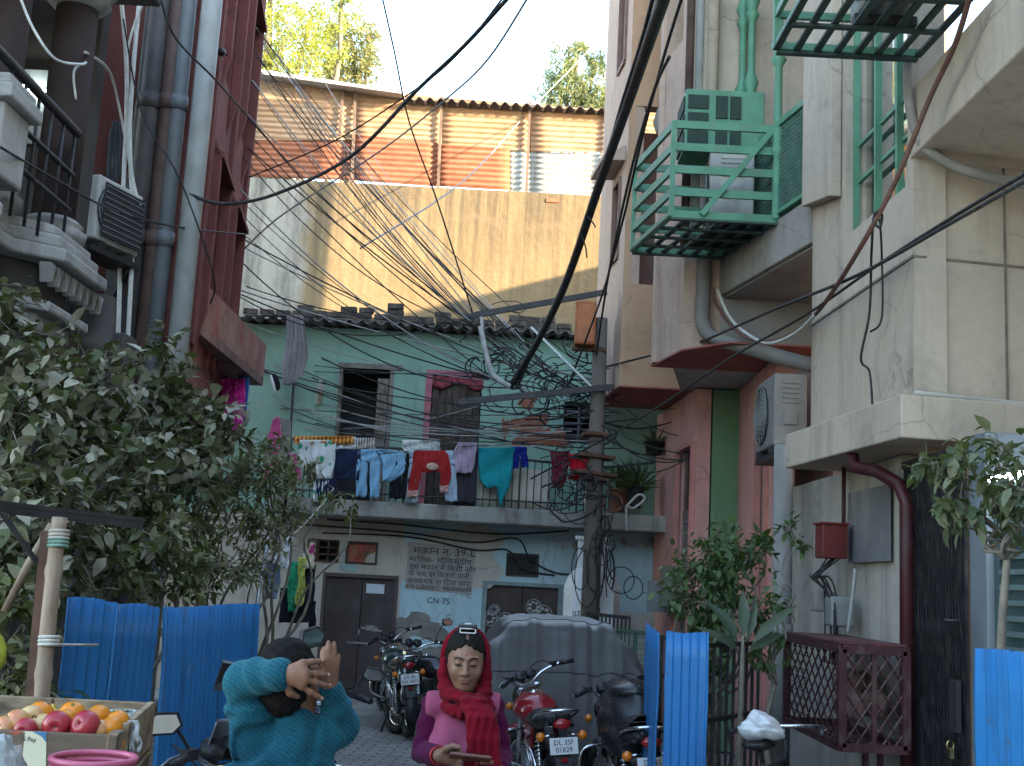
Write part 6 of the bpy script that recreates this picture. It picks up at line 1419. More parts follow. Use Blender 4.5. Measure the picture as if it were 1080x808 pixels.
# ================================================================== motorcycles
RX = Matrix.Rotation(R(90), 3, 'Y')
glasst = plain('red_lens', (.28, .01, .012, 1), .15, .1, 8, 0, .6)
amber = plain('amber_lens', (.55, .14, .01, 1), .15, .1, 8, 0, .6)
clearl = plain('clear_lens', (.55, .56, .55, 1), .08, .05, 8, .3, .6)
platew = plain('plate_white', (.58, .58, .57, 1), .5, .06, 12, dirt=(.3, .28, .25, 1), da=.4)
leath = plain('seat_vinyl', (.016, .016, .017, 1), .38, .25, 10, dirt=(.14, .13, .115, 1), da=.3)
engm = plain('engine_alloy', (.16, .16, .165, 1), .45, .25, 10, .7, dirt=(.06, .05, .045, 1), da=.5)
inkp = plain('plate_black', (.02, .02, .02, 1), .6)
def wheel(parent, y, z, m4=None, wd=.052):
    f = (lambda mb: mb.xf(m4)) if m4 is not None else (lambda mb: mb)
    w_ = part('wheel', f(MB().torus((0, y, z), .245, wd, RX, 36, 12)), rubber, parent, True)
    mb = MB().torus((0, y, z), .2, .014, RX, 32, 8).cyl((-.07, y, z), (.07, y, z), .035, 12)
    for k in range(16):
        a = 2 * PI * k / 16; mb.tube([(.03 * (-1) ** k, y + .03 * math.cos(a), z + .03 * math.sin(a)), (0, y + .2 * math.cos(a + .2), z + .2 * math.sin(a + .2))], .0035, 4)
    part('rim', f(mb), chrome, w_, True)
    mb = MB()
    for k in range(44):
        a = 2 * PI * k / 44; c_ = Vector((0, y + .297 * math.cos(a), z + .297 * math.sin(a)))
        mb.box(c_, (.07, .018, .008), Matrix.Rotation(a - PI / 2, 3, 'X'))
    part('tread', f(mb), rubber, w_, True); return w_
def guard(y, z, r_, a0, a1, wd):
    def f(u, v):
        a = a0 + (a1 - a0) * v; s_ = (u - .5) * 2
        rr = r_ - .03 * s_ * s_
        return (s_ * wd, y + rr * math.cos(a), z + rr * math.sin(a))
    return MB().grid(f, 6, 18)
def motorcycle(loc, rz, lean, label, tank, steer=0, plate=None, mirrors=(1, 1), seat=leath, guardm=None, chromeguard=chrome, tall=0.0, group='parked motorcycles', stalk=.16, screen=False, tilt=-14, tankw=.145, cowl=None):
    e = empty('motorcycle', loc, label, 'motorcycle', group, 0, (0, lean, rz))
    paint = tank
    wheel(e, -.64, .297)
    S0, S1 = Vector((0, .40, .96)), Vector((0, .68, .297)); ax = (S1 - S0).normalized()
    m4 = Matrix.Translation(S0) @ Matrix.Rotation(-steer, 4, ax) @ Matrix.Translation(-S0)
    wheel(e, .68, .297, m4, .045)
    X = lambda mb: mb.xf(m4)
    mb = MB()
    for s_ in (-1, 1): mb.tube([(s_ * .085, .68, .297), (s_ * .085, .54, .60), (s_ * .085, .405, .95)], [.026, .026, .02], 10)
    mb.box((0, .41, .93), (.22, .06, .03)); mb.box((0, .47, .79), (.22, .06, .03)); part('fork', X(mb), chrome, e, True)
    part('mudguard', X(guard(.68, .297, .33, R(15), R(165), .062)), guardm or paint, e, True, solid=.004)
    hb = MB(); P_ = [(-.37, .24 + .0, 1.06), (-.26, .30, 1.065), (-.14, .38, 1.03), (-.05, .41, .98), (.05, .41, .98), (.14, .38, 1.03), (.26, .30, 1.065), (.37, .24, 1.06)]
    hb = part('handlebar', X(MB().tube(smooth_path(P_, 5), .0125, 8)), chrome, e, True)
    for s_ in (-1, 1):
        part('grip', X(MB().cyl((s_ * .27, .292, 1.066), (s_ * .385, .232, 1.058), .019, 10).box((s_ * .235, .315, 1.07), (.05, .045, .04))), blk, hb, True)
        part('lever', X(MB().tube([(s_ * .22, .345, 1.07), (s_ * .30, .345, 1.06), (s_ * .385, .285, 1.05)], .006, 6)), steel, hb, True)
    for s_, on in ((-1, mirrors[0]), (1, mirrors[1])):
        if not on: continue
        c_ = Vector((s_ * (.36), .30, 1.08 + stalk + (on if on != 1 else 0)))
        mr = part('mirror', X(MB().tube(smooth_path([(s_ * .225, .315, 1.07), (s_ * .26, .33, 1.08 + stalk * .5), (s_ * .32, .315, c_.z)], 5), .0065, 6).prism([c_ + Euler((R(tilt), 0, s_ * .15)).to_matrix() @ Vector((a_ * s_, 0, b_)) for a_, b_ in ((-.078, -.012), (-.06, .036), (.03, .046), (.078, .012), (.05, -.034), (-.04, -.042))], Euler((R(tilt), 0, s_ * .15)).to_matrix() @ Vector((0, .022, 0)))), blk, e, True)
        part('mirror_glass', X(MB().prism([c_ + Euler((R(tilt), 0, s_ * .15)).to_matrix() @ Vector((a_ * s_ * .84, -.0015, b_ * .80)) for a_, b_ in ((-.078, -.012), (-.06, .036), (.03, .046), (.078, .012), (.05, -.034), (-.04, -.042))], Euler((R(tilt), 0, s_ * .15)).to_matrix() @ Vector((0, .0012, 0)))), mirror_m, mr, True)
    hl = part('headlight', X(MB().lathe([(.001, -.10), (.05, -.095), (.085, -.05), (.1, .0), (.1, .035), (.09, .04)], (0, .50, .86), 20, Matrix.Rotation(R(-90), 3, 'X'))), blk, e, True)
    part('lens', X(MB().ell((0, .535, .86), (.092, .03, .092))), clearl, hl, True)
    part('speedometer', X(MB().lathe([(.001, -.05), (.045, -.04), (.052, .0), (.05, .01), (.001, .012)], (-.05, .42, 1.05), 14, Matrix.Rotation(R(35), 3, 'X')).lathe([(.001, -.05), (.045, -.04), (.052, .0), (.05, .01), (.001, .012)], (.055, .42, 1.05), 14, Matrix.Rotation(R(35), 3, 'X'))), blk, e, True)
    part('control_cable', X(MB().tube(smooth_path([(-.24, .33, 1.07), (-.2, .47, 1.08), (-.06, .52, .98), (0, .38, .8)], 5), .005, 5).tube(smooth_path([(.24, .33, 1.07), (.2, .48, 1.1), (.05, .52, 1.0), (0, .38, .8)], 5), .005, 5)), blk, e, True)
    part('fuel_tank', MB().ell((0, .15, .80 + tall), (tankw, .27, .125), (R(6), 0, 0), 22, 12, lambda d: 1 + .08 * (1 - abs(d.z)) - (.10 if d.y < -.5 else 0) * abs(d.y)), paint, e, True)
    part('filler_cap', MB().cyl((0, .19, .905 + tall), (0, .20, .93 + tall), .035, 14), chrome, e, True)
    def sf(u, v):
        y = -.06 - .70 * v; s_ = (u - .5) * 2; wv = .115 + .035 * math.sin(PI * min(1, v * 1.15)); hz = .81 + .035 * v + .02 * math.sin(v * 6) + tall
        zz = hz - .075 * abs(s_) ** 3.2; return (s_ * wv, y, zz)
    def sfb(u, v): p = sf(u, v); return (p[0] * .93, p[1], .735 + .06 * v + tall)
    mb = MB().grid(sf, 14, 18).grid(sfb, 4, 18)
    o = len(mb.v)
    part('seat', mb, seat, e, True, solid=.012)
    part('seat_base', MB().prism([(-.1, -.06, .73), (.1, -.06, .73), (.125, -.42, .75), (.1, -.78, .80), (-.1, -.78, .80), (-.125, -.42, .75)], (0, 0, .055)), blk, e, True, bevel=.02)
    part('side_panel', MB().box((-.115, -.18, .64), (.03, .30, .16), (0, .1, 0)).box((.115, -.18, .64), (.03, .30, .16), (0, -.1, 0)), paint, e, True, bevel=.02)
    fr = MB().tube(smooth_path([(0, .42, .90), (0, .30, .70), (0, .22, .32), (0, -.2, .28), (0, -.28, .42)], 4), .02, 8)
    for s_ in (-1, 1): fr.tube([(s_ * .05, .36, .86), (s_ * .09, -.1, .72), (s_ * .1, -.5, .74), (s_ * .09, -.8, .80)], .014, 7).tube([(s_ * .08, -.2, .36), (s_ * .09, -.64, .297)], .02, 7)
    part('frame', fr, blk, e, True)
    en = MB().box((0, .06, .40), (.24, .30, .22)).cyl((-.14, -.02, .38), (.14, -.02, .38), .10, 18)
    for k in range(7): en.box((0, .16, .50 + k * .022), (.16 - .006 * k, .15, .010))
    en.box((0, .16, .57), (.11, .11, .17)); part('engine', en, engm, e, True, bevel=.008)
    part('exhaust', MB().tube(smooth_path([(.06, .22, .50), (.10, .34, .40), (.12, .22, .25), (.13, -.2, .25), (.15, -.45, .29), (.155, -.95, .36)], 5), [.018] * 5 + [.02] * 5 + [.022] * 5 + [.03] * 4 + [.042] * 7, 12), chrome, e, True)
    for s_ in (-1, 1):
        mb = MB().cyl((s_ * .115, -.60, .32), (s_ * .105, -.50, .70), .014, 8)
        for k in range(9): mb.torus((s_ * (.115 - .001 * k), -.585 + .0085 * k, .38 + k * .032), .026, .0065, Matrix.Rotation(R(-14), 3, 'X'), 14, 5)
        part('shock_absorber', mb, chrome, e, True)
    part('mudguard', guard(-.64, .297, .34, R(35), R(200), .075), guardm or blk, e, True, solid=.004)
    part('tail_cowl', MB().prism([(-.09, -.70, .76), (.09, -.70, .76), (.07, -.90, .82), (-.07, -.90, .82)], (0, 0, .06)), cowl or paint, e, True, bevel=.02)
    tl = part('tail_light', MB().ell((0, -.905, .80), (.068, .03, .042), None, 16, 8, lambda d: 1 - .25 * max(0, -d.z) * abs(d.x)), glasst, e, True)
    part('bracket', MB().box((0, -.915, .70), (.06, .02, .22)).prism([(-.06, -.9, .60), (.06, -.9, .60), (.05, -.96, .46), (-.05, -.96, .46)], (0, .012, 0)), blk, e, True)
    np_ = part('number_plate', MB().box((0, -.935, .655), (.205, .006, .115), (R(-8), 0, 0)), platew, e, True)
    if plate:
        for k, tx in enumerate(plate):
            tm_ = textpart(tx, .050, (0, -.9415 + .007 * (.5 - k), .663 - .05 * k), (1, 0, 0), (0, .14, 1), inkp, np_, center=True)
            part('lettering', tm_, inkp, np_, True)
    part('reflector', MB().box((0, -.945, .56), (.05, .008, .025)), glasst, e, True)
    for s_ in (-1, 1):
        i_ = part('indicator', MB().ell((s_ * .155, -.865, .715), (.034, .028, .034)), amber, e, True)
        part('indicator_stem', MB().cyl((s_ * .05, -.85, .725), (s_ * .13, -.86, .716), .009, 8).lathe([(.036, 0), (.03, .03), (.001, .034)], (s_ * .155, -.85, .715), 12, Matrix.Rotation(R(-90), 3, 'X')), chrome, i_, True)
        part('indicator', X(MB().ell((s_ * .17, .50, .83), (.03, .03, .03))), amber, e, True)
    part('grab_rail', MB().tube(smooth_path([(-.13, -.45, .78), (-.15, -.7, .85), (-.10, -.93, .90), (.10, -.93, .90), (.15, -.7, .85), (.13, -.45, .78)], 5), .011, 8), chrome, e, True)
    part('leg_guard', MB().tube(smooth_path([(-.05, .33, .62), (-.24, .32, .60), (-.27, .30, .42), (-.05, .27, .32)], 5), .012, 8).tube(smooth_path([(.05, .33, .62), (.24, .32, .60), (.27, .30, .42), (.05, .27, .32)], 5), .012, 8), chromeguard, e, True)
    part('sari_guard', MB().tube(smooth_path([(-.14, -.35, .66), (-.2, -.5, .64), (-.21, -.78, .60), (-.19, -.86, .48), (-.17, -.7, .36), (-.14, -.45, .38)], 5), .011, 8).cyl((-.205, -.55, .62), (-.17, -.58, .37), .008, 6).cyl((-.21, -.7, .61), (-.17, -.68, .36), .008, 6), chrome, e, True)
    part('footrest', MB().cyl((-.24, -.02, .33), (.24, -.02, .33), .014, 8).cyl((-.2, -.4, .4), (-.1, -.4, .4), .014, 8).cyl((.1, -.4, .4), (.2, -.4, .4), .014, 8), blk, e, True)
    part('side_stand', MB().tube([(-.10, -.05, .3), (-.24, -.12, .01)], .012, 6), blk, e, True)
    part('chain_cover', MB().prism([(-.11, -.15, .33), (-.11, -.66, .26), (-.11, -.70, .36), (-.11, -.15, .42)], (.015, 0, 0)), blk, e, True)
    if screen:
        def vf(u, v):
            s_ = (u - .5) * 2; return (s_ * (.085 - .03 * v), .50 - .06 * v - .05 * s_ * s_, .98 + .17 * v)
        part('visor', X(MB().grid(vf, 10, 10)), plain('smoked_visor', (.10, .11, .12, 1), .12, .1, 6, 0, .6), e, True, solid=.005)
    return e
gpaint = plain('black_gloss', (.012, .013, .014, 1), .18, .2, 6, 0, .5, .03, dirt=(.10, .09, .08, 1), da=.25)
redp = plain('wine_red_gloss', (.20, .010, .016, 1), .16, .15, 4, 0, .55, .02, dirt=(.12, .07, .06, 1), da=.2)
greenb = plain('dark_green_gloss', (.02, .035, .03, 1), .2, .2, 6, 0, .5, .03, dirt=(.10, .09, .08, 1), da=.25)
m1 = motorcycle((W(421, 757, 14.15).x, 14.75, 0), R(14), R(-7), 'dusty black motorcycle with its number plate toward us, parked by the brown door', greenb, R(25), ('DL 8S', 'NA 4471'), (0, 0))
m1.location.z = 0.02; m1.location.y = 14.05 + .3
m2 = motorcycle((W(466, 730, 13.6).x, 13.7, 0), R(48), R(-6), 'black motorcycle with a round mirror, half hidden behind the woman', gpaint, R(-18), None, (0, .06))
m3 = motorcycle((W(597, 784, 9.05).x - .12, 9.72, 0), R(9), R(-5), 'wine-red motorcycle with amber indicators parked behind the covered car', redp, R(30), ('DL 3SF', '01829'), (0, 0), tankw=.17, cowl=gpaint)
m4_ = motorcycle((W(668, 760, 8.6).x + .02, 8.95, 0), R(6), R(-4), 'black motorcycle under a shiny black seat cover next to the blue strip', gpaint, R(20), ('DL 6S', '2215'), (0, 0), tall=.12)
def bagf(u, v):
    a = 2 * PI * u; s_ = math.sin(PI * v)
    return (.2 * math.cos(a) * (.55 + .45 * s_) * (1 + .06 * math.sin(5 * a)), -.2 + .42 * math.sin(a) * (.6 + .4 * s_), .62 + .48 * v + .03 * math.sin(3 * a + v * 5))
part('seat_cover', MB().grid(bagf, 36, 14).ell((0, -.2, 1.08), (.15, .30, .07), None, 18, 8, lambda d: 1 + .08 * math.sin(d.x * 9 + d.y * 6)), plain('black_rexine', (.018, .018, .02, 1),  .3, .15, 6, 0, .45, .03), m4_, True, solid=.008)
m5 = motorcycle((-.74, 4.72, 0), R(45), R(-3), 'black motorcycle with angular mirrors at the man\'s side, by the blue sheets', gpaint, R(6), None, (1, .24), screen=True, stalk=.12, tilt=-3)
m5.scale = (1.03, 1.03, 1.03)
single('phone_mount', MB().box(W(240, 712, 4.72), (.07, .03, .10), (.3, .2, .35)).cyl(W(243, 735, 4.75), W(241, 718, 4.73), .010, 8).box(W(232, 724, 4.72), (.035, .03, .03)), blk, 'black clamp-on phone holder on the handlebar beside the man', 'phone holder')
m6 = motorcycle((W(338, 740, 7).x - .2, 7.35, 0), R(-4), R(3), 'black motorcycle mostly hidden behind the man, with an oval mirror on its right', gpaint, R(-6), None, (0, 1), stalk=.13, tilt=6)
# scooter seat tail that shows right of the man
def sct(u, v):
    a = R(200) * v; s_ = (u - .5) * 2
    return Vector((s_ * .09 * (1 - .3 * v), -.32 * math.cos(a) * .6, .55 + .42 * math.sin(a * .62)))
# ================================================================== bicycle with bagged saddle
bq = W(802, 800, 7.0)
bc = empty('bicycle', (W(803, 762, 7.05).x + .085 + .09, 7.21, 0), 'old black bicycle with a plastic bag tied over its saddle, by the right-hand blue sheet', 'bicycle', None, 0, (0, R(-6), R(-28)))
for y in (-.52, .52):
    w_ = part('wheel', MB().torus((0, y, .34), .315, .019, RX, 40, 8), rubber, bc, True)
    mb = MB().torus((0, y, .34), .295, .008, RX, 36, 6).cyl((-.03, y, .34), (.03, y, .34), .02, 8)
    for k in range(20): a = 2 * PI * k / 20; mb.tube([(.02 * (-1) ** k, y, .34), (0, y + .295 * math.cos(a), .34 + .295 * math.sin(a))], .002, 4)
    part('rim', mb, steel, w_, True)
    part('mudguard', guard(y, .34, .35, R(20), R(175), .028), blk, bc, True, solid=.003)
part('frame', MB().tube([(0, .36, .86), (0, -.02, .32), (0, -.16, .84)], .016, 8).tube([(0, .35, .80), (0, -.15, .80)], .016, 8).tube([(0, .38, .92), (0, .36, .78), (0, .52, .34)], .015, 8).tube([(.03, -.15, .8), (.04, -.52, .34), (.03, -.02, .32)], .011, 6).tube([(-.03, -.15, .8), (-.04, -.52, .34), (-.03, -.02, .32)], .011, 6).cyl((0, -.15, .8), (0, -.18, .93), .014, 8), blk, bc, True)
hb = part('handlebar', MB().tube(smooth_path([(-.28, .16, .98), (-.27, .30, 1.0), (-.12, .40, 1.0), (.12, .40, 1.0), (.27, .30, 1.0), (.28, .16, .98)], 5), .012, 8), chrome, bc, True)
for s_ in (-1, 1): part('grip', MB().cyl((s_ * .28, .16, .98), (s_ * .275, .26, .99), .017, 8), blk, hb, True)
part('saddle', MB().ell((0, -.18, .95), (.1, .15, .04), None, 14, 8), leath, bc, True)
part('carrier', MB().bar((-.07, -.25, .72), (-.07, -.68, .72), .012, .012).bar((.07, -.25, .72), (.07, -.68, .72), .012, .012).bar((-.07, -.35, .72), (.07, -.35, .72), .012, .012).bar((-.07, -.6, .72), (.07, -.6, .72), .012, .012).cyl((-.07, -.64, .72), (-.05, -.53, .36), .007, 6).cyl((.07, -.64, .72), (.05, -.53, .36), .007, 6), blk, bc, True)
part('chainwheel', MB().torus((.04, -.02, .32), .09, .008, RX, 24, 6).bar((.05, -.02, .32), (.05, .06, .18), .014, .01).bar((-.05, -.02, .32), (-.05, -.10, .46), .014, .01).box((.09, .06, .18), (.08, .05, .02)).box((-.09, -.10, .46), (.08, .05, .02)), steel, bc, True)
bagp = NT('thin_white_plastic'); n1 = bagp.noise(14, 4); bagm = bagp.out(bagp.mix(n1, (.42, .42, .43, 1), (.62, .62, .63, 1)), .28, n1, .7, .02, 0, .5)
mt = bc.matrix_basis
q = W(803, 766, 7.05)
single('plastic_bag', MB().ell((q.x, 7.05, q.z), (.115, .135, .085), None, 60, 36, lambda d: 1 + .10 * math.sin(d.x * 4 + d.z * 3) + .07 * math.sin(d.y * 6 - d.x * 3) - .06 * abs(math.sin(d.z * 4 + d.x * 5 + 1)) - .03 * abs(math.sin(d.y * 9 + d.z * 7)) + (.18 if d.z < 0 else 0) * abs(d.x)), bagm, 'crumpled white plastic bag tied over the bicycle saddle', 'plastic bag')
# ================================================================== fruit crate corner
wdm = NT('crate_wood'); n1 = wdm.noise(3, 6, wdm.vec((1.2, 1.2, 9)), .65); n2 = wdm.noise(7, 6)
c = wdm.mix(wdm.ramp(n1, .3, .7), (.10, .068, .048, 1), (.18, .13, .095, 1)); c = wdm.mix(wdm.ramp(n2, .56, .75, 0, .6), c, (.05, .034, .026, 1)); crm = wdm.out(c, .8, n1, .3, .004, 0, .25)
palew = NT('worn_pale_wood'); n1 = palew.noise(4, 6, palew.vec((2, 2, 6)), .65)
c = palew.mix(palew.ramp(n1, .35, .6), (.15, .10, .065, 1), (.36, .26, .16, 1)); pwm = palew.out(c, .8, n1, .3, .004, 0, .25)
CD = 3.35
kA = W(-40, 776, CD); kB = W(124, 776, CD); kC = W(161, 760, 4.15)
zr_ = kB.z
ct = empty('fruit_crate', ((kA.x + kB.x) / 2, CD + .3, zr_ - .32), 'brown wooden crate of apples and oranges on the cart at the lower left', 'crate')
fx = Vector((kB.x, CD, 0)); fl = Vector((kA.x - .2, CD - .02, 0)); bk = Vector((kC.x, 4.15, 0)); bl_ = bk + (fl - fx)
zb_ = zr_ - .32
part('front_board', MB().prism([lift(fl, zb_), lift(fx, zb_), lift(fx, zr_), lift(fl, zr_)], (0, .02, 0)), crm, ct, bevel=.004)
dS = (bk - fx).normalized(); nS = Vector((-dS.y, dS.x, 0))
part('corner_post', MB().prism([lift(fx + Vector((.0, .003, 0)), zb_), lift(fx + dS * .10 + Vector((.004, 0, 0)), zb_), lift(fx + dS * .10 + Vector((.004, 0, 0)), zr_ + .004), lift(fx + Vector((.0, .003, 0)), zr_ + .004)], nS * .03), pwm, ct, bevel=.003)
for k in range(2):
    za = zb_ + .01 + k * .165
    part('side_board', MB().prism([lift(fx + dS * .22, za), lift(bk, za), lift(bk, za + .15), lift(fx + dS * .22, za + .15)], nS * .02), pwm, ct, bevel=.003)
part('side_board', MB().prism([lift(fx + dS * .1 + nS * .02, zb_), lift(bk + nS * .02, zb_), lift(bk + nS * .02, zr_ - .004), lift(fx + dS * .1 + nS * .02, zr_ - .004)], nS * .012), crm, ct)
part('back_board', MB().prism([lift(bl_, zb_), lift(bk, zb_), lift(bk, zr_), lift(bl_, zr_)], (0, .02, 0)), pwm, ct, bevel=.004)
part('floor_board', MB().prism([lift(fl, zb_), lift(fx, zb_), lift(bk, zb_), lift(bl_, zb_)], (0, 0, .15)), crm, ct)
part('left_board', MB().prism([lift(fl, zb_), lift(bl_, zb_), lift(bl_, zr_), lift(fl, zr_)], (.02, 0, 0)), crm, ct)
crt = empty('vendor_cart', (-1.75, 3.75, 0), 'vendor cart table carrying the fruit crate at the lower left', 'cart')
part('deck', MB().b2((-2.6, 3.0, zb_ - .05), (kB.x + .12, 4.5, zb_ - .004)), wood, crt, bevel=.008)
for x in (-2.5, kB.x + .02):
    for y in (3.1, 4.4): part('leg', MB().b2((x - .03, y - .03, 0), (x + .03, y + .03, zb_ - .05)), wood, crt)
rest = lambda y: zr_ - .02
def fruitmat(name, c1, c2, bump_):
    t = NT(name); n1 = t.noise(9, 5); n2 = t.noise(160, 2); g = t.n('ShaderNodeTexCoord')
    c = t.mix(t.ramp(n1, .4, .62), c1, c2); return t.out(c, .32, n2, bump_, .002, 0, .5)
app_r = fruitmat('red_apple', (.33, .012, .03, 1), (.42, .05, .05, 1), .02)
app_p = fruitmat('blush_apple', (.55, .16, .08, 1), (.62, .42, .14, 1), .02)
app_y = fruitmat('pale_apple', (.62, .45, .20, 1), (.58, .22, .10, 1), .02)
orn = fruitmat('orange_peel', (.70, .20, .008, 1), (.66, .25, .015, 1), .5)
def apple_fn(d):
    r_ = math.hypot(d.x, d.y); return 1 - .30 * math.exp(-(r_ / .28) ** 2) * (1 if d.z > 0 else .5) + .03 * math.cos(5 * math.atan2(d.y, d.x)) * (1 - d.z) * .5
def fruit(kind, px, py, D, r_, m_, label, group, rot):
    c_ = W(px, py, D)
    e = empty(kind, (c_.x, D, c_.z - r_), label, kind, group)
    if kind == 'apple':
        part('flesh', MB().ell(c_, (r_, r_, r_ * .92), rot, 22, 16, apple_fn), m_, e)
        up = Euler(rot).to_matrix() @ Vector((0, 0, 1)); part('stalk', MB().tube([c_ + up * r_ * .6, c_ + up * r_ * 1.0 + Vector((.005, 0, .004))], .0022, 5), wood, e)
    else:
        part('peel', MB().ell(c_, (r_, r_, r_ * .94), rot, 22, 14), m_, e)
        up = Euler(rot).to_matrix() @ Vector((0, 0, 1)); part('navel', MB().ell(c_ + up * r_ * .93, (.006, .006, .003), rot, 8, 5), plain('stem_green', (.12, .16, .04, 1), .7), e)
    return e
FG = 'fruit heaped in the crate'
AP = [('apple', 17, 762, 3.46, .037, app_p, 'blushed yellow apple at the left end of the heap'), ('apple', 27, 770, 3.42, .033, app_r, 'small pink-red apple low at the left front'), ('apple', 60, 765, 3.42, .040, app_r, 'dark red apple at the front left of the pair'), ('apple', 90, 765, 3.42, .041, app_r, 'dark red apple at the front right of the pair'),
      ('apple', 33, 757, 3.56, .036, app_y, 'pale yellow apple behind the blushed one'), ('apple', 44, 765, 3.50, .034, app_y, 'orange-flushed pale apple between the front apples'), ('orange', 43, 753, 3.62, .038, orn, 'orange at the back left of the heap, below the banana tip'), ('orange', 76, 754, 3.60, .040, orn, 'largest orange on top in the middle of the heap'),
      ('orange', 104, 756, 3.66, .036, orn, 'orange just right of the middle at the back'), ('orange', 124, 761, 3.62, .034, orn, 'orange at the right end of the heap'), ('orange', 117, 768, 3.46, .033, orn, 'orange at the front right by the white cloth'), ('orange', 104, 770, 3.44, .030, app_p, 'small pinkish orange beside the dark red apple'), ('orange', 68, 760, 3.52, .033, orn, 'orange tucked between the two dark red apples'), ('apple', 5, 768, 3.44, .034, app_p, 'apple cut off by the left edge of the picture')]
rng = random.Random(9)
for kd, px, py, D_, r_, m_, lab in AP: fruit(kd, px, py, D_, r_, m_, lab, FG, (R(rng.uniform(30, 100)) if kd == 'apple' else rng.uniform(-1, 1), rng.uniform(-.6, .6), rng.uniform(-1, 1)))
rng = random.Random(10)
for k in range(10):   # the layer under the visible heap
    px, D_ = rng.uniform(0, 120), rng.uniform(3.5, 3.95); q = W(px, 770, D_)
    c_ = Vector((q.x, D_, zr_ - .05)); e = empty('orange', (c_.x, c_.y, c_.z - .036), 'orange of the lower layer in the crate', 'orange', 'lower layer of fruit'); part('peel', MB().ell(c_, (.036, .036, .035)), orn, e)
banm = fruitmat('banana_skin', (.55, .36, .04, 1), (.5, .3, .05, 1), .05)
bn = empty('banana', W(60, 755, 3.72), 'yellow banana with a dry tip standing up behind the oranges', 'banana', None)
part('skin', MB().tube(smooth_path([W(56, 742, 3.72), W(57, 750, 3.72), W(63, 754, 3.73), W(76, 757, 3.75), W(90, 760, 3.76)], 4), [.004, .005, .007, .009, .011, .014, .016, .018, .018, .019, .019, .019, .018, .017, .015, .012, .006], 9), banm, bn)
part('tip', MB().tube([W(55, 737, 3.72), W(56, 743, 3.72)], [.006, .004], 6), plain('dry_brown', (.09, .06, .035, 1), .9), bn)
cloth('lining_paper', 'printed paper lining along the back rim of the crate', [(749, 95, 150), (756, 92, 153), (762, 100, 150)], 3.95, clothmat('newsprint', (.40, .42, .40, 1), pattern=(.08, .10, .10, 1), scale=70), 'paper', None, fold=.015, seed=40)
cloth('rag', 'white rag draped over the crate corner', [(760, 126, 143), (768, 130, 146), (780, 136, 147), (793, 138, 147)], 3.62, clothmat('off_white_rag', (.50, .49, .46, 1)), 'rag', None, fold=.02, seed=41)
# payment card taped to the crate (its square code is left out)
pcd = empty('payment_card', W(28, 800, CD - .004), 'cream payment card stuck on the front of the crate', 'card')
yy = CD - .008
A_, B_, C2_, D2_ = W(9, 771, yy), W(49, 772, yy), W(48, 826, yy), W(8, 826, yy)
part('card', MB().prism([A_, B_, C2_, D2_], (0, .003, 0)), plain('cream_card', (.60, .56, .40, 1), .5, .04, 6), pcd)
part('corner_band', MB().prism([W(9, 771, yy - .001), W(26, 771.5, yy - .001), W(14, 776, yy - .001), W(9, 782, yy - .001)], (0, .0008, 0)), plain('card_red', (.45, .08, .05, 1), .5), pcd)
part('corner_band', MB().prism([W(34, 771.7, yy - .001), W(49, 772, yy - .001), W(48.6, 783, yy - .001), W(44, 777, yy - .001)], (0, .0008, 0)), plain('card_blue', (.06, .17, .30, 1), .5), pcd)
p = W(22, 781, yy - .0015); part('lettering', textpart('G Pay', .017, p, (1, 0, -.045), (0, 0, 1), plain('card_ink', (.10, .10, .11, 1), .6), pcd, thick=.0004), plain('card_ink', (.10, .10, .11, 1), .6), pcd)
# pink basket
pq = W(99, 800, 3.0)
bs = empty('plastic_basket', (pq.x, 3.0, pq.z - .17), 'pink woven plastic basket in front of the crate', 'basket')
pinkp = plain('pink_plastic', (.50, .10, .17, 1), .35, .08, 6, 0, .5)
mb = MB(); R0 = .098
for k in range(56):
    a = 2 * PI * k / 56
    for sgn in (1, -1):
        pts = [Vector((math.cos(a + sgn * .35 * t_) * (R0 - .025 * (1 - t_)), math.sin(a + sgn * .35 * t_) * (R0 - .025 * (1 - t_)), -.16 + .16 * t_)) for t_ in (0, .5, 1)]
        mb.tube([Vector((pq.x, 3.0 + .0, pq.z)) + p_ for p_ in pts], .0022, 4)
for z_ in (-.16, -.12, -.08, -.04): mb.torus((pq.x, 3.0, pq.z + z_), R0 + .025 * z_ / .16 , .003, None, 40, 5)
part('weave', mb, pinkp, bs)
part('rim', MB().torus((pq.x, 3.0, pq.z), R0, .008, None, 48, 8).torus((pq.x, 3.0, pq.z - .016), R0 - .002, .006, None, 48, 8), pinkp, bs)
part('base', MB().cyl((pq.x, 3.0, pq.z - .17), (pq.x, 3.0, pq.z - .16), R0 - .026, 30), pinkp, bs)
single('stool', MB().b2((pq.x - .2, 2.85, pq.z - .21), (pq.x + .2, 3.15, pq.z - .172)).b2((pq.x - .19, 2.86, 0), (pq.x - .15, 2.9, pq.z - .21)).b2((pq.x + .15, 2.86, 0), (pq.x + .19, 2.9, pq.z - .21)).b2((pq.x - .19, 3.1, 0), (pq.x - .15, 3.14, pq.z - .21)).b2((pq.x + .15, 3.1, 0), (pq.x + .19, 3.14, pq.z - .21)), wood, 'wooden stand under the pink basket', 'stand')
q = W(-6, 812, 2.95)
tb = NT('clear_bag'); n1 = tb.noise(12, 5); tbm = tb.out(tb.mix(n1, (.26, .28, .25, 1), (.55, .56, .55, 1)), .2, n1, .8, .02, 0, .5)
single('produce_bag', MB().ell((q.x, 2.95, q.z - .03), (.075, .09, .10), None, 26, 16, lambda d: 1 + .10 * math.sin(d.x * 9 + d.z * 7) + .06 * math.sin(d.y * 14 + d.x * 13) + .05 * math.sin(d.z * 21)), tbm, 'crumpled translucent bag of greens at the lower left corner', 'plastic bag')
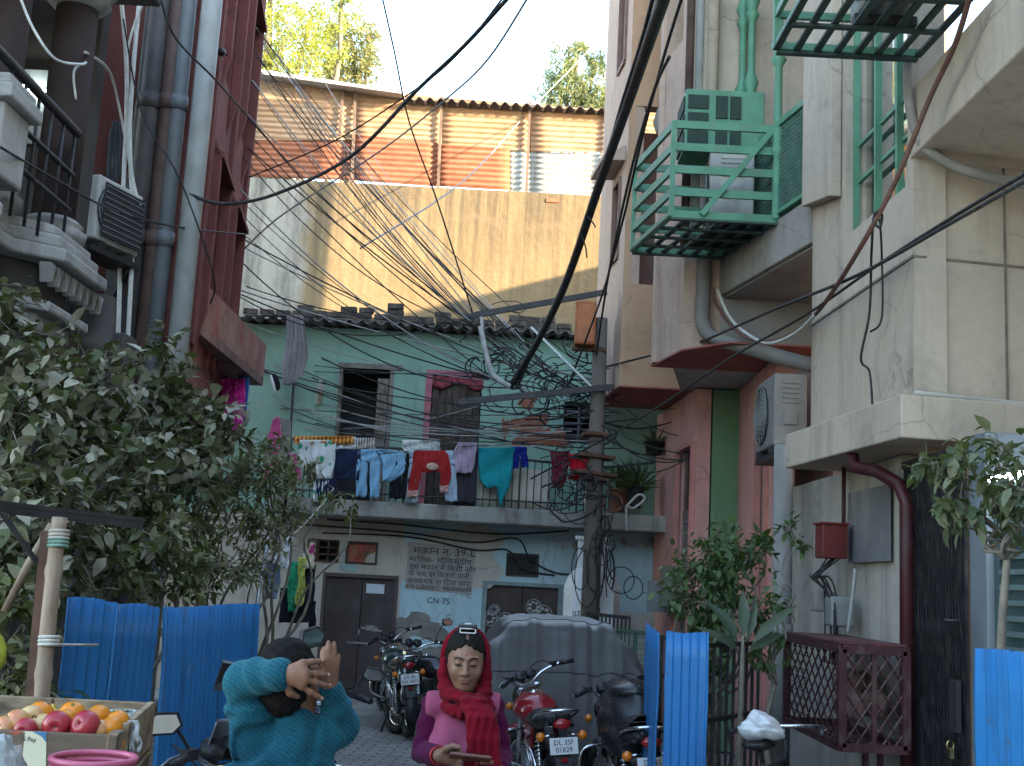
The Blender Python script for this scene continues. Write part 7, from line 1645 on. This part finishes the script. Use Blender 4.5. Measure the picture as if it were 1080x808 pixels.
# ================================================================== PEOPLE: one continuous surface from a blended distance field
class Field:
    def __init__(s, lo, hi, h):
        s.lo = np.array(lo, float); s.h = h; s.n = np.ceil((np.array(hi) - s.lo) / h).astype(int) + 1
        s.f = np.full(s.n, .5, np.float32)
    def _box(s, lo, hi):
        a = np.clip(np.floor((np.array(lo) - s.lo) / s.h).astype(int), 0, s.n); b = np.clip(np.ceil((np.array(hi) - s.lo) / s.h).astype(int) + 1, 0, s.n)
        return tuple(slice(a[i], b[i]) for i in range(3)), a
    def _pts(s, sl):
        g = [np.arange(x.start, x.stop) * s.h + s.lo[i] for i, x in enumerate(sl)]
        return np.meshgrid(*g, indexing='ij')
    def _mix(s, sl, d, k, op):
        f = s.f[sl]
        if op == 'u':
            hh = np.clip(.5 + .5 * (f - d) / k, 0, 1); s.f[sl] = f * (1 - hh) + d * hh - k * hh * (1 - hh)
        else:
            hh = np.clip(.5 - .5 * (f + d) / k, 0, 1); s.f[sl] = f * (1 - hh) - d * hh + k * hh * (1 - hh)
    def cap(s, a, b, ra, rb, k=.02, op='u'):
        a, b = np.array(a, float), np.array(b, float); m = max(ra, rb) + k + .03
        sl, _ = s._box(np.minimum(a, b) - m, np.maximum(a, b) + m)
        X, Y, Z = s._pts(sl)
        if X.size == 0: return s
        d = b - a; L2 = max(1e-9, d @ d)
        t = np.clip(((X - a[0]) * d[0] + (Y - a[1]) * d[1] + (Z - a[2]) * d[2]) / L2, 0, 1)
        q = np.sqrt((X - a[0] - t * d[0]) ** 2 + (Y - a[1] - t * d[1]) ** 2 + (Z - a[2] - t * d[2]) ** 2) - (ra + (rb - ra) * t)
        s._mix(sl, q.astype(np.float32), k, op); return s
    def chain(s, pts, rs, k=.02):
        for i in range(len(pts) - 1): s.cap(pts[i], pts[i + 1], rs[i], rs[i + 1], k)
        return s
    def ell(s, c, r, rot=None, k=.02, op='u'):
        c = np.array(c, float); r = np.array(r, float); m = r.max() + k + .03
        sl, _ = s._box(c - m, c + m); X, Y, Z = s._pts(sl)
        if X.size == 0: return s
        P = np.stack([X - c[0], Y - c[1], Z - c[2]], -1)
        if rot is not None: P = P @ np.array(rot if isinstance(rot, Matrix) else Euler(rot).to_matrix())
        k0 = np.linalg.norm(P / r, axis=-1); k1 = np.linalg.norm(P / r ** 2, axis=-1) + 1e-9
        s._mix(sl, (k0 * (k0 - 1) / k1).astype(np.float32), k, op); return s
    def wobble(s, fn):
        sl = tuple(slice(0, n) for n in s.n); X, Y, Z = s._pts(sl); s.f += fn(X, Y, Z).astype(np.float32); return s
    def cut(s, fn):
        sl = tuple(slice(0, n) for n in s.n); X, Y, Z = s._pts(sl); s.f = np.maximum(s.f, fn(X, Y, Z).astype(np.float32)); return s
    def mesh(s):
        f = s.f; neg = f < 0; n = s.n
        c = np.zeros(n - 1, np.int8)
        for i in (0, 1):
            for j in (0, 1):
                for k in (0, 1): c += neg[i:n[0] - 1 + i, j:n[1] - 1 + j, k:n[2] - 1 + k]
        act = (c > 0) & (c < 8); idx = np.argwhere(act); num = -np.ones(n - 1, np.int64); num[act] = np.arange(len(idx))
        acc = np.zeros((len(idx), 3)); cnt = np.zeros(len(idx))
        corners = [(i, j, k) for i in (0, 1) for j in (0, 1) for k in (0, 1)]
        vals = {q: f[idx[:, 0] + q[0], idx[:, 1] + q[1], idx[:, 2] + q[2]] for q in corners}
        for a in corners:
            for ax in range(3):
                if a[ax]: continue
                b = list(a); b[ax] = 1; b = tuple(b); va, vb = vals[a], vals[b]; m = (va < 0) != (vb < 0)
                t = va[m] / (va[m] - vb[m]); p = np.tile(np.array(a, float), (m.sum(), 1)); p[:, ax] = t
                acc[m] += p; cnt[m] += 1
        V = s.lo + (idx + acc / cnt[:, None]) * s.h
        Q = []
        for ax in range(3):
            a0 = [slice(None)] * 3; a1 = [slice(None)] * 3; a0[ax] = slice(0, n[ax] - 1); a1[ax] = slice(1, n[ax])
            e = np.argwhere(neg[tuple(a0)] != neg[tuple(a1)]); o1, o2 = [x for x in range(3) if x != ax]
            e = e[(e[:, o1] > 0) & (e[:, o2] > 0) & (e[:, o1] < n[o1] - 1) & (e[:, o2] < n[o2] - 1)]
            def g(d1, d2): q = e.copy(); q[:, o1] -= d1; q[:, o2] -= d2; return num[q[:, 0], q[:, 1], q[:, 2]]
            quad = np.stack([g(0, 0), g(1, 0), g(1, 1), g(0, 1)], 1)
            flip = neg[e[:, 0], e[:, 1], e[:, 2]] ^ (ax == 1); quad[flip] = quad[flip][:, ::-1]; Q.append(quad)
        Q = np.concatenate(Q); mb = MB(); mb.v = [tuple(p) for p in V]; mb.f = [tuple(int(i) for i in q) for q in Q]; mb.s = [True] * len(Q)
        return mb
def skinmat(name, col):
    t = NT(name); n1 = t.noise(7, 5); n2 = t.noise(140, 3)
    c = t.mix(t.ramp(n1, .3, .7), tuple(x * .82 for x in col[:3]) + (1,), tuple(min(1, x * 1.15) for x in col[:3]) + (1,))
    m = t.out(c, .48, n2, .25, .0012, 0, .4)
    t.p.inputs['Subsurface Weight'].default_value = .12; t.p.inputs['Subsurface Radius'].default_value = (.012, .005, .003); t.p.inputs['Subsurface Scale'].default_value = .6
    return m
def lp(a, b, t): return Vector(a).lerp(Vector(b), t)
def hand(fd, wrist, knuckles, tips, thumb, r_=.0088, bend=None, k=.006, out=(0, 0, 0)):
    """palm as a fan of bones from the wrist to each knuckle, then four fingers of three bones and a thumb from the palm's side"""
    wrist = Vector(wrist); out = Vector(out)
    for i, kn in enumerate(knuckles):
        kn = Vector(kn); fd.cap(wrist.lerp(kn, .12), kn, .017, .0105, .016)
    for i in range(3): fd.cap(lp(knuckles[i], knuckles[i + 1], .5), wrist.lerp(lp(knuckles[i], knuckles[i + 1], .5), .6), .0085, .016, .014)
    for kn, tp in zip(knuckles, tips):
        kn, tp = Vector(kn), Vector(tp); m1, m2 = kn.lerp(tp, .44) + out * .7, kn.lerp(tp, .74) + out * .6
        fd.chain([kn, m1, m2, tp], [r_ * 1.08, r_ * .98, r_ * .9, r_ * .74], k)
        for m in (m1,): fd.ell(m, (r_ * 1.08,) * 3, None, k)
    a, b, c = [Vector(x) for x in thumb]
    fd.chain([wrist.lerp(a, .3), a, b, c], [.015, .0125, .0105, .0082], .009)
# ---------------------------------------------------------------- the man with his hands clasped behind his head
MD = 3.8
skin_m = skinmat('warm_brown_skin', (.23, .105, .06, 1))
def Q(px, py, D): return W(px, py, D)
head = Q(304, 713, MD)
shL, shR = Q(268, 780, MD), Q(338, 778, MD + .03)
elL, elR = Q(258, 714, MD - .05), Q(363, 768, MD + .08)
wrL, wrR = Q(299, 711, MD - .155), Q(347, 722, MD - .035)
neck = Q(312, 757, MD); hip = Vector((Q(296, 800, MD).x, MD + .04, .88))
man = empty('person', (hip.x, MD, 0), 'man in a teal sweater seen from behind, hands clasped behind his head', 'person')
lo = (head.x - .42, MD - .42, -.02); hi = (head.x + .48, MD + .42, 1.75)
B = Field(lo, hi, .0056)
B.ell(head, (.077, .098, .108), (0, 0, -.5), .02)
B.ell(head + Vector((.03, .05, -.05)), (.055, .06, .065), None, .03)
B.cap(neck + Vector((.0, .01, .05)), neck - Vector((0, 0, .07)), .052, .062, .04)
# face turned away to the right: nose, ear, jaw
fd_ = Vector((.48, .88, -.05)).normalized()
B.cap(head + fd_ * .094 + Vector((0, 0, .01)), head + fd_ * .112 + Vector((0, 0, -.028)), .010, .014, .012)
B.ell(head + Vector((.072, -.01, -.022)), (.010, .020, .030), (0, 0, -.3), .008); B.ell(head + Vector((-.074, .02, -.022)), (.010, .020, .030), (0, 0, -.3), .008)
B.cap(head + fd_ * .078 + Vector((-.012, .006, -.055)), head + fd_ * .078 + Vector((.018, -.01, -.055)), .010, .010, .008)
ch = (shL + shR) / 2 + Vector((0, 0, -.16)); wst = hip + Vector((0, 0, .16))
B.ell(ch, (.148, .10, .20), None, .02); B.ell(wst, (.14, .10, .18), None, .03); B.ell(hip, (.155, .112, .13), None, .03)
B.cap(shL, shR, .05, .05, .03)
for sh_, el_, wr_ in ((shL, elL, wrL), (shR, elR, wrR)): B.chain([sh_, sh_.lerp(el_, .5), el_, el_.lerp(wr_, .4), wr_], [.052, .046, .040, .038, .027], .015)
for s_ in (-1, 1):
    kn = hip + Vector((s_ * .10, .10, -.42)); an = Vector((hip.x + s_ * .11, MD + .02, .08))
    B.chain([hip + Vector((s_ * .08, 0, -.05)), kn, an], [.085, .06, .042], .03); B.cap(an, an + Vector((0, .17, -.045)), .04, .032, .02)
lk = [Q(319, 699, MD - .172), Q(322.5, 709, MD - .178), Q(322, 717, MD - .176), Q(318, 724, MD - .168)]
lt = [Q(340.5, 697, MD - .130), Q(347.5, 712, MD - .128), Q(348.5, 723, MD - .122), Q(340, 737, MD - .132)]
hand(B, wrL, lk, lt, [Q(302, 723, MD - .150), Q(306, 731, MD - .140), Q(314, 735, MD - .128)], .0090, out=(0, -.005, 0))
rk = [Q(341, 696, MD - .085), Q(346, 694, MD - .075), Q(351, 697, MD - .062), Q(354, 703, MD - .05)]
rt = [Q(341, 684, MD - .075), Q(346.5, 677, MD - .07), Q(352.5, 678, MD - .06), Q(357, 691, MD - .048)]
hand(B, wrR, rk, rt, [Q(338, 712, MD - .088), Q(332, 704, MD - .098), Q(327, 698, MD - .102)], .0086)
part('body', B.mesh(), skin_m, man)
nails = MB()
for kn, tp in zip(lk, lt):
    d = (Vector(tp) - Vector(kn)).normalized(); nails.ell(Vector(tp) - d * .002 + Vector((0, -.0062, .001)), (.0048, .0022, .0055), None, 8, 5)
part('nails', nails, plain('nail_pink', (.42, .26, .20, 1), .35, .05, 9), man)
# hair
H = Field(head - Vector((.16, .16, .2)), head + Vector((.16, .16, .17)), .005)
H.ell(head + Vector((-.006, -.012, .012)), (.088, .106, .108), (0, 0, -.5), .02)
H.ell(head + Vector((-.0, -.05, -.045)), (.070, .056, .075), None, .03)
H.cut(lambda X, Y, Z: ((X - head.x) * fd_.x + (Y - head.y) * fd_.y - .045) * .8 + (head.z + .03 - Z) * .5)
H.wobble(lambda X, Y, Z: .0022 * np.sin(X * 150 + Z * 40) * np.sin(Y * 130 + Z * 60) + .0015 * np.sin(Z * 210 + X * 90))
t = NT('black_hair'); n1 = t.noise(60, 5, t.vec((2.5, 2.5, .5)))
hairm = t.out(t.mix(n1, (.004, .0035, .0035, 1), (.014, .011, .010, 1)), .7, n1, .9, .004, 0, .12)
part('hair', H.mesh(), hairm, man)
# sweater: thicker copy of trunk and arms with folds
Sw = Field(lo, hi, .0058)
Sw.ell(ch, (.165, .118, .22), None, .02); Sw.ell(wst + Vector((-.03, 0, .02)), (.178, .120, .21), None, .03); Sw.ell(hip + Vector((0, 0, .02)), (.168, .125, .10), None, .03)
Sw.cap(shL, shR, .062, .062, .03); Sw.cap(neck + Vector((0, .0, .004)), neck - Vector((0, 0, .07)), .058, .08, .03)
eL = Q(257, 716, MD - .05)
Sw.chain([shL, shL.lerp(eL, .5), eL, eL.lerp(wrL, .45), eL.lerp(wrL, .86)], [.070, .066, .057, .052, .043], .02)
Sw.chain([shR, shR.lerp(elR, .5), elR, elR.lerp(wrR, .45), elR.lerp(wrR, .9)], [.060, .055, .047, .043, .037], .02)
Sw.ell(elL.lerp(wrL, .9), (.05, .05, .05), None, .01)
Sw.ell(elL.lerp(wrL, .9) + Vector((.075, -.0, 0)), (.052, .07, .06), None, .01, 'd')
Sw.ell(elR.lerp(wrR, .98) + Vector((-.0, 0, .055)), (.05, .05, .05), None, .01, 'd')
Sw.ell(head, (.088, .106, .12), (0, 0, -.5), .012, 'd')
Sw.cut(lambda X, Y, Z: hip.z - .05 - Z)
def folds(X, Y, Z):
    dL = np.sqrt((X - eL.x) ** 2 + (Y - eL.y) ** 2 + (Z - eL.z) ** 2); dS = np.sqrt((X - shL.x - .05) ** 2 + (Y - shL.y) ** 2 + (Z - shL.z) ** 2); dR = np.sqrt((X - elR.x) ** 2 + (Y - elR.y) ** 2 + (Z - elR.z) ** 2)
    return .0055 * np.sin(dL * 105 + 2 * np.sin(Z * 30)) * np.exp(-((dL - .08) / .05) ** 2) + .007 * np.sin(dS * 95 + 2 * np.sin(X * 35)) * np.exp(-((dS - .10) / .08) ** 2) + .0055 * np.sin(dR * 110 + 2 * np.sin(Z * 40)) * np.exp(-((dR - .06) / .06) ** 2) + .0055 * np.sin(X * 48 + Z * 22 + 2 * np.sin(Z * 13)) * (Z < ch.z + .1)
Sw.wobble(folds)
t = NT('teal_knit'); n1 = t.noise(8, 5); wv = t.n('ShaderNodeTexWave'); wv.inputs['Scale'].default_value = 26; wv.inputs['Distortion'].default_value = 5; wv.inputs['Detail'].default_value = 3; wv.inputs['Detail Scale'].default_value = 2; wv.bands_direction = 'DIAGONAL'
t.L(t.vec((1, .6, 1.6)), wv.inputs['Vector']); n2 = t.noise(170, 3)
c = t.mix(t.ramp(n1, .3, .7), (.005, .050, .078, 1), (.009, .074, .104, 1)); c = t.mix(t.ramp(wv.outputs['Fac'], .2, .9, 0, .4), c, (.016, .12, .155, 1)); c = t.mix(t.ramp(n2, .45, .75, 0, .35), c, (.03, .16, .19, 1))
knit = t.out(c, .95, t.math('ADD', wv.outputs['Fac'], n2), .55, .004, 0, .1); t.p.inputs['Sheen Weight'].default_value = .35; t.p.inputs['Sheen Tint'].default_value = (.2, .5, .6, 1)
part('sweater', Sw.mesh(), knit, man)
T = Field(lo, (hi[0], hi[1], 1.0), .012)
T.ell(hip, (.182, .138, .13), None, .05)
for s_ in (-1, 1):
    kn = hip + Vector((s_ * .10, .10, -.42)); an = Vector((hip.x + s_ * .11, MD + .02, .1)); T.chain([hip + Vector((s_ * .08, 0, -.05)), kn, an], [.10, .078, .066], .03)
part('trousers', T.mesh(), plain('dark_denim', (.03, .04, .07, 1), .9, .2, 9), man)
sh_m = plain('brown_shoe', (.05, .032, .025, 1), .5, .2, 9)
for s_ in (-1, 1): part('shoe', MB().ell((hip.x + s_ * .11, MD + .1, .05), (.052, .14, .055)), sh_m, man)

# ---------------------------------------------------------------- the woman with the red scarf looking at her phone
WD = 4.6
wskin = skinmat('woman_skin', (.215, .105, .066, 1))
whd = Q(491, 697, WD)                    # head centre
wn_ = Q(491, 732, WD + .03)
wl, wr = Q(520, 745, WD + .02), Q(457, 744, WD + .02)       # her left / right shoulder (right / left in the picture)
wel, wer = Q(528, 795, WD + .04), Q(446, 793, WD + .04)
wwr, wwl = Q(463, 797, WD - .17), Q(526, 812, WD - .12)
wh = Vector((whd.x, WD + .05, .86))
woman = empty('person', (whd.x, WD, 0), 'woman in a pink vest and red scarf looking down at the phone she holds', 'person')
lo = (whd.x - .30, WD - .36, -.02); hi = (whd.x + .32, WD + .32, 1.72)
B = Field(lo, hi, .0050)
hz = Euler((R(9), 0, R(3))).to_matrix()
def hp(x, y, z): return whd + hz @ Vector((x, y, z))       # head space: -y is forward
B.ell(hp(0, .012, .018), (.070, .088, .095), hz, .02)
B.ell(hp(0, -.02, -.03), (.058, .064, .076), hz, .03)       # face
B.ell(hp(0, -.042, -.088), (.030, .030, .022), hz, .028)    # chin
for s_ in (-1, 1):
    B.ell(hp(s_ * .034, -.058, -.028), (.022, .018, .022), hz, .018)   # cheek
    B.ell(hp(s_ * .027, -.086, .010), (.017, .012, .010), hz, .009, 'd')    # eye socket
    B.ell(hp(s_ * .027, -.073, .0075), (.0150, .0115, .0105), hz, .004)     # lid over the eye
    B.cap(hp(s_ * .012, -.082, .026), hp(s_ * .043, -.068, .026), .0055, .0045, .010)  # brow ridge
    B.ell(hp(s_ * .0105, -.088, -.030), (.0075, .0085, .0065), hz, .006)    # nostril wing
    B.ell(hp(s_ * .071, .010, -.012), (.008, .018, .028), hz, .006)
B.chain([hp(0, -.082, .018), hp(0, -.090, -.005), hp(0, -.101, -.026)], [.0068, .0078, .0092], .010)
B.ell(hp(0, -.078, -.052), (.021, .011, .0052), hz, .006); B.ell(hp(0, -.076, -.061), (.018, .011, .0058), hz, .006)
B.cap(hp(-.020, -.090, -.0562), hp(.020, -.090, -.0562), .0012, .0012, .0025, 'd')
B.cap(wn_ + Vector((0, .012, .06)), wn_ - Vector((0, 0, .05)), .044, .054, .03)
wch = (wl + wr) / 2 + Vector((0, .01, -.15)); wwst = wh + Vector((0, 0, .18))
B.ell(wch, (.118, .085, .18), None, .02); B.ell(wwst, (.115, .082, .17), None, .03); B.ell(wh, (.145, .10, .14), None, .03)
for s_ in (-1, 1): B.ell(wch + Vector((s_ * .065, -.075, .0)), (.05, .045, .052), None, .02)
B.cap(wl, wr, .033, .033, .02)
B.chain([wl, wl.lerp(wel, .5), wel, wel.lerp(wwl, .4), wwl], [.035, .034, .031, .029, .022], .012)
B.chain([wr, wr.lerp(wer, .5), wer, wer.lerp(wwr, .4), wwr], [.035, .034, .031, .029, .022], .012)
for s_ in (-1, 1):
    kn = wh + Vector((s_ * .09, -.08 - .04 * s_, -.40)); an = Vector((wh.x + s_ * .08, WD - .02 - .14 * s_, .08))
    B.chain([wh + Vector((s_ * .075, 0, -.04)), kn, an], [.085, .058, .038], .03); B.cap(an, an + Vector((0, -.15, -.05)), .034, .026, .02)
# right hand round the phone, left hand below it
def gripped(base, dirx, side):
    ks = [base + Vector((dirx * (.052 + .004 * i), -.015 + .004 * i, .028 - .019 * i)) for i in range(4)]
    ts = [k_ + Vector((dirx * (.030 - .003 * i), -.028, -.004)) for i, k_ in enumerate(ks)]
    return ks, ts
ks, ts = gripped(wwr, 1, 1)
hand(B, wwr, ks, ts, [wwr + Vector((.028, -.03, .03)), wwr + Vector((.050, -.048, .042)), wwr + Vector((.074, -.056, .040))], .0076, out=(.004, -.002, 0))
ks2, ts2 = gripped(wwl, -1, -1)
hand(B, wwl, ks2, ts2, [wwl + Vector((-.028, -.03, .028)), wwl + Vector((-.046, -.048, .034)), wwl + Vector((-.064, -.055, .030))], .0076, out=(-.004, -.002, 0))
part('body', B.mesh(), wskin, woman)
mb = MB()
for s_ in (-1, 1): mb.tube(smooth_path([hp(s_ * .010, -.0925, .025), hp(s_ * .025, -.0905, .0305), hp(s_ * .045, -.073, .0265)], 4), [.0018, .0024, .0028, .003, .003, .0028, .0024, .002, .0012], 6)
part('eyebrow', mb, plain('brow_black', (.012, .009, .008, 1), .8), woman)
mb = MB()
for s_ in (-1, 1): mb.tube(smooth_path([hp(s_ * .0135, -.0835, .0035), hp(s_ * .027, -.0872, -.0005), hp(s_ * .0415, -.0765, .004)], 4), [.001, .0014, .0017, .0019, .0019, .0019, .0018, .0015, .001], 5)
part('eyelash', mb, plain('kohl_black', (.010, .008, .008, 1), .7), woman)
mb = MB()
for s_ in (-1, 1): mb.ell(hp(s_ * .027, -.0832, .0032), (.0068, .0034, .0024), hz, 10, 6)
part('eye', mb, plain('eye_dark', (.03, .02, .018, 1), .15, .1, 9), woman)
mb = MB().ell(hp(0, -.0845, -.0525), (.0195, .0062, .0036), hz, 16, 7).ell(hp(0, -.0825, -.0605), (.0165, .0066, .0044), hz, 16, 7)
part('lips', mb, plain('lip_rose', (.22, .07, .062, 1), .4, .1, 12), woman)
part('bindi', MB().ell(hp(0, -.0865, .042), (.0028, .0015, .0042), hz, 8, 5), plain('sindoor', (.35, .02, .02, 1), .7), woman)
# hair parted in the middle, then the clip
H = Field(whd - Vector((.15, .15, .17)), whd + Vector((.15, .17, .16)), .0045)
H.ell(hp(0, .018, .026), (.078, .094, .100), hz, .02); H.ell(hp(0, .10, .005), (.05, .045, .05), hz, .03)
iz = np.array(hz.transposed())
def facecut(X, Y, Z):
    P = np.stack([X - whd.x, Y - whd.y, Z - whd.z], -1) @ iz.T
    x, y, z = P[..., 0], P[..., 1], P[..., 2]
    return np.minimum(-(y + .022 + .35 * np.maximum(0, z - .055)), (.074 - .55 * np.abs(x) - z) * .8) * .9
H.cut(facecut)
H.cut(lambda X, Y, Z: .006 - np.abs(((np.stack([X - whd.x, Y - whd.y, Z - whd.z], -1) @ iz.T)[..., 0])) - np.maximum(0, .102 - np.linalg.norm(np.stack([X - whd.x, Y - whd.y, Z - whd.z], -1), axis=-1)) * 3)
H.wobble(lambda X, Y, Z: .0016 * np.sin((X - whd.x) * 260 + 3 * np.sin(Z * 50)) )
part('hair', H.mesh(), hairm, woman)
cl = part('hair_clip', MB().b2(hp(-.036, -.03, .124), hp(.038, .03, .135)), plain('clip_black', (.02, .02, .025, 1), .15, .1, 5, 0, .6), woman, bevel=.004)
fr = MB(); A_, B_2 = hp(-.028, -.034, .113), hp(.030, -.034, .113); up2 = hz @ Vector((0, .004, .015))
for a, b in ((A_, B_2), (A_ + up2, B_2 + up2), (A_, A_ + up2), (B_2, B_2 + up2)): fr.bar(a, b, .004, .004)
part('clip_frame', fr.b2(hp(-.012, -.02, .134), hp(.014, .01, .141)), plain('clip_white', (.5, .5, .5, 1), .35, .04, 9), cl)
# kurta sleeves and trunk, then the pink vest, then the scarf
K = Field(lo, hi, .0062)
K.ell(wch, (.123, .090, .185), None, .02); K.ell(wwst, (.122, .09, .18), None, .03); K.ell(wh, (.165, .12, .16), None, .03); K.ell(wh - Vector((0, 0, .3)), (.19, .145, .2), None, .05)
K.cap(wl, wr, .038, .038, .015)
for sh_ in (wl, wr): K.cap(wn_ + Vector((0, .01, -.01)), sh_, .033, .036, .02)
K.chain([wl, wl.lerp(wel, .5), wel, wel.lerp(wwl, .5), wel.lerp(wwl, .85)], [.043, .044, .043, .040, .036], .010)
K.chain([wr, wr.lerp(wer, .5), wer, wer.lerp(wwr, .5), wer.lerp(wwr, .85)], [.043, .044, .043, .040, .036], .010)
K.cut(lambda X, Y, Z: .42 - Z)
K.wobble(lambda X, Y, Z: .003 * np.sin(Z * 95 + 3 * np.sin(X * 30)) * (np.abs(X - whd.x) > .13) + .004 * np.sin(X * 55 + Z * 6) * (Z < .95))
part('kurta', K.mesh(), clothmat('wine_kurta', (.07, .005, .033, 1)), woman)
V_ = Field(lo, hi, .006)
V_.ell(wch, (.130, .099, .19), None, .02); V_.ell(wwst, (.130, .098, .19), None, .03); V_.ell(wh + Vector((0, 0, .02)), (.172, .128, .12), None, .03)
for s_ in (-1, 1): V_.ell(wch + Vector((s_ * .065, -.082, .0)), (.056, .050, .060), None, .025)
V_.cap(wl, wr, .049, .049, .015)
for sh_ in (wl, wr): V_.cap(wn_ + Vector((0, .01, .0)), sh_ + Vector((0, 0, .004)), .044, .046, .02)
V_.cap(wn_ + Vector((0, -.03, .08)), wn_ + Vector((0, -.10, -.05)), .075, .03, .02, 'd')
for sh_, el_ in ((wl, wel), (wr, wer)): V_.cap(sh_ + (el_ - sh_) * .5 + Vector((.052 if sh_ is wl else -.052, 0, 0)), el_ + Vector((.05 if sh_ is wl else -.05, 0, -.15)), .050, .062, .006, 'd'); V_.cap(sh_ + Vector((.095 if sh_ is wl else -.095, 0, .08)), sh_ + Vector((.095 if sh_ is wl else -.095, 0, -.2)), .05, .05, .006, 'd')
vcx, vhf = (wl.x + wr.x) / 2, abs(wl.x - wr.x) / 2
V_.cut(lambda X, Y, Z: np.abs(X - vcx) - (vhf + .026 + np.maximum(0, wch.z - .03 - Z) * 1.2))
V_.cut(lambda X, Y, Z: wh.z - .02 - Z)
V_.wobble(lambda X, Y, Z: .0022 * np.sin(X * 60 + Z * 28 + 2 * np.sin(Z * 20)))
part('vest', V_.mesh(), clothmat('rose_pink_wool', (.28, .062, .115, 1), .12), woman)
Sc = Field(lo, hi, .0055)
Sc.ell(hp(0, .030, .016), (.097, .104, .112), hz, .02); Sc.ell(hp(0, .045, -.07), (.095, .09, .10), hz, .04)
hood_in = lambda X, Y, Z: None
Sc.ell(hp(0, .012, .006), (.079, .094, .104), hz, .006, 'd')
def hoodcut(X, Y, Z):
    P = np.stack([X - whd.x, Y - whd.y, Z - whd.z], -1) @ iz.T
    return np.minimum(-(P[..., 1] - .010 + .38 * P[..., 0] - .35 * np.maximum(0, P[..., 2] - .03)), P[..., 2] + .085)
Sc.cut(hoodcut)
nb = wn_ + Vector((0, -.012, -.005))
ring = [nb + Vector((.076 * math.cos(a), .074 * math.sin(a) - .012, .018 + .022 * math.sin(a) - .012 * math.cos(a))) for a in [2 * PI * k / 14 for k in range(15)]]
for k in range(14): Sc.cap(ring[k], ring[k + 1], .024, .024, .014)
ring2 = [nb + Vector((.086 * math.cos(a) + .012, .084 * math.sin(a) - .012, -.022 + .034 * math.sin(a))) for a in [2 * PI * k / 14 for k in range(15)]]
for k in range(14): Sc.cap(ring2[k], ring2[k + 1], .023, .023, .010)
# loose side falls from the hood to the collar
for s_ in (-1, 1): Sc.chain([hp(s_ * .082, -.002, .0), hp(s_ * .084, -.012, -.05), nb + Vector((s_ * .074, -.03, .02))], [.012, .016, .024], .02)
# hanging end over her left front
fp = [Q(500, 742, WD - .105), Q(508, 758, WD - .14), Q(510, 780, WD - .15), Q(510, 805, WD - .15), Q(510, 850, WD - .14)]
for off_ in (-.042, -.014, .014, .042):
    Sc.chain([p_ + Vector((off_ * (.7 + .15 * i), .10 * off_ ** 2 * 20, 0)) for i, p_ in enumerate(fp)], [.024, .021, .018, .017, .017], .012)
def scfold(X, Y, Z):
    a = np.arctan2(Y - nb.y, X - nb.x); r_ = np.hypot(X - nb.x, Y - nb.y)
    return (.0028 * np.sin((Z * 210) + 2.6 * np.sin(a * 1.7) + a * 2.5) + .0022 * np.sin(Z * 120 - a * 5 + 2 * np.sin(X * 40)) + .0012 * np.sin(Z * 380 + a * 9)) * np.exp(-((Z - nb.z) / .06) ** 2) + .003 * np.sin(X * 210 + 1.5 * np.sin(Z * 22)) * (Z < nb.z - .05)
Sc.wobble(scfold)
part('scarf', Sc.mesh(), clothmat('crimson_scarf', (.145, .0035, .011, 1), .25), woman)
tb_ = wer.lerp(wwr, .84)
mb = MB()
for k in range(3): mb.torus(wer.lerp(wwr, .90 + .035 * k), .030, .0035, ((wwr - wer).normalized()).to_track_quat('Z', 'Y').to_matrix(), 20, 6)
part('bangles', mb, plain('red_bangle', (.35, .03, .03, 1), .25, .2, 20, .3), woman)
L_ = Field(lo, (hi[0], hi[1], .8), .012)
for s_ in (-1, 1):
    kn = wh + Vector((s_ * .09, -.08 - .04 * s_, -.40)); an = Vector((wh.x + s_ * .08, WD - .02 - .14 * s_, .1)); L_.chain([wh + Vector((s_ * .075, 0, -.1)), kn, an], [.10, .082, .075], .03)
part('leggings', L_.mesh(), clothmat('wine_leggings', (.07, .008, .035, 1)), woman)
for s_ in (-1, 1): part('sandal', MB().ell((wh.x + s_ * .08, WD - .09 - .14 * s_, .022), (.045, .125, .02)), sh_m, woman)
phc = (ks[1] + ts[1]) / 2 + Vector((.012, -.008, -.004))
phn = empty('phone', phc, 'brown-cased mobile phone held in the woman\'s right hand', 'phone')
rotp = Euler((R(68), R(4), R(6))).to_matrix()
part('case', MB().box(phc + Vector((.03, .0, .0)), (.150, .010, .072), rotp), plain('brown_case', (.16, .065, .045, 1), .45, .15, 9), phn, bevel=.004)
part('screen', MB().box(phc + Vector((.03, 0, 0)) + rotp @ Vector((0, .0055, 0)), (.142, .002, .064), rotp), glass_dark, phn)
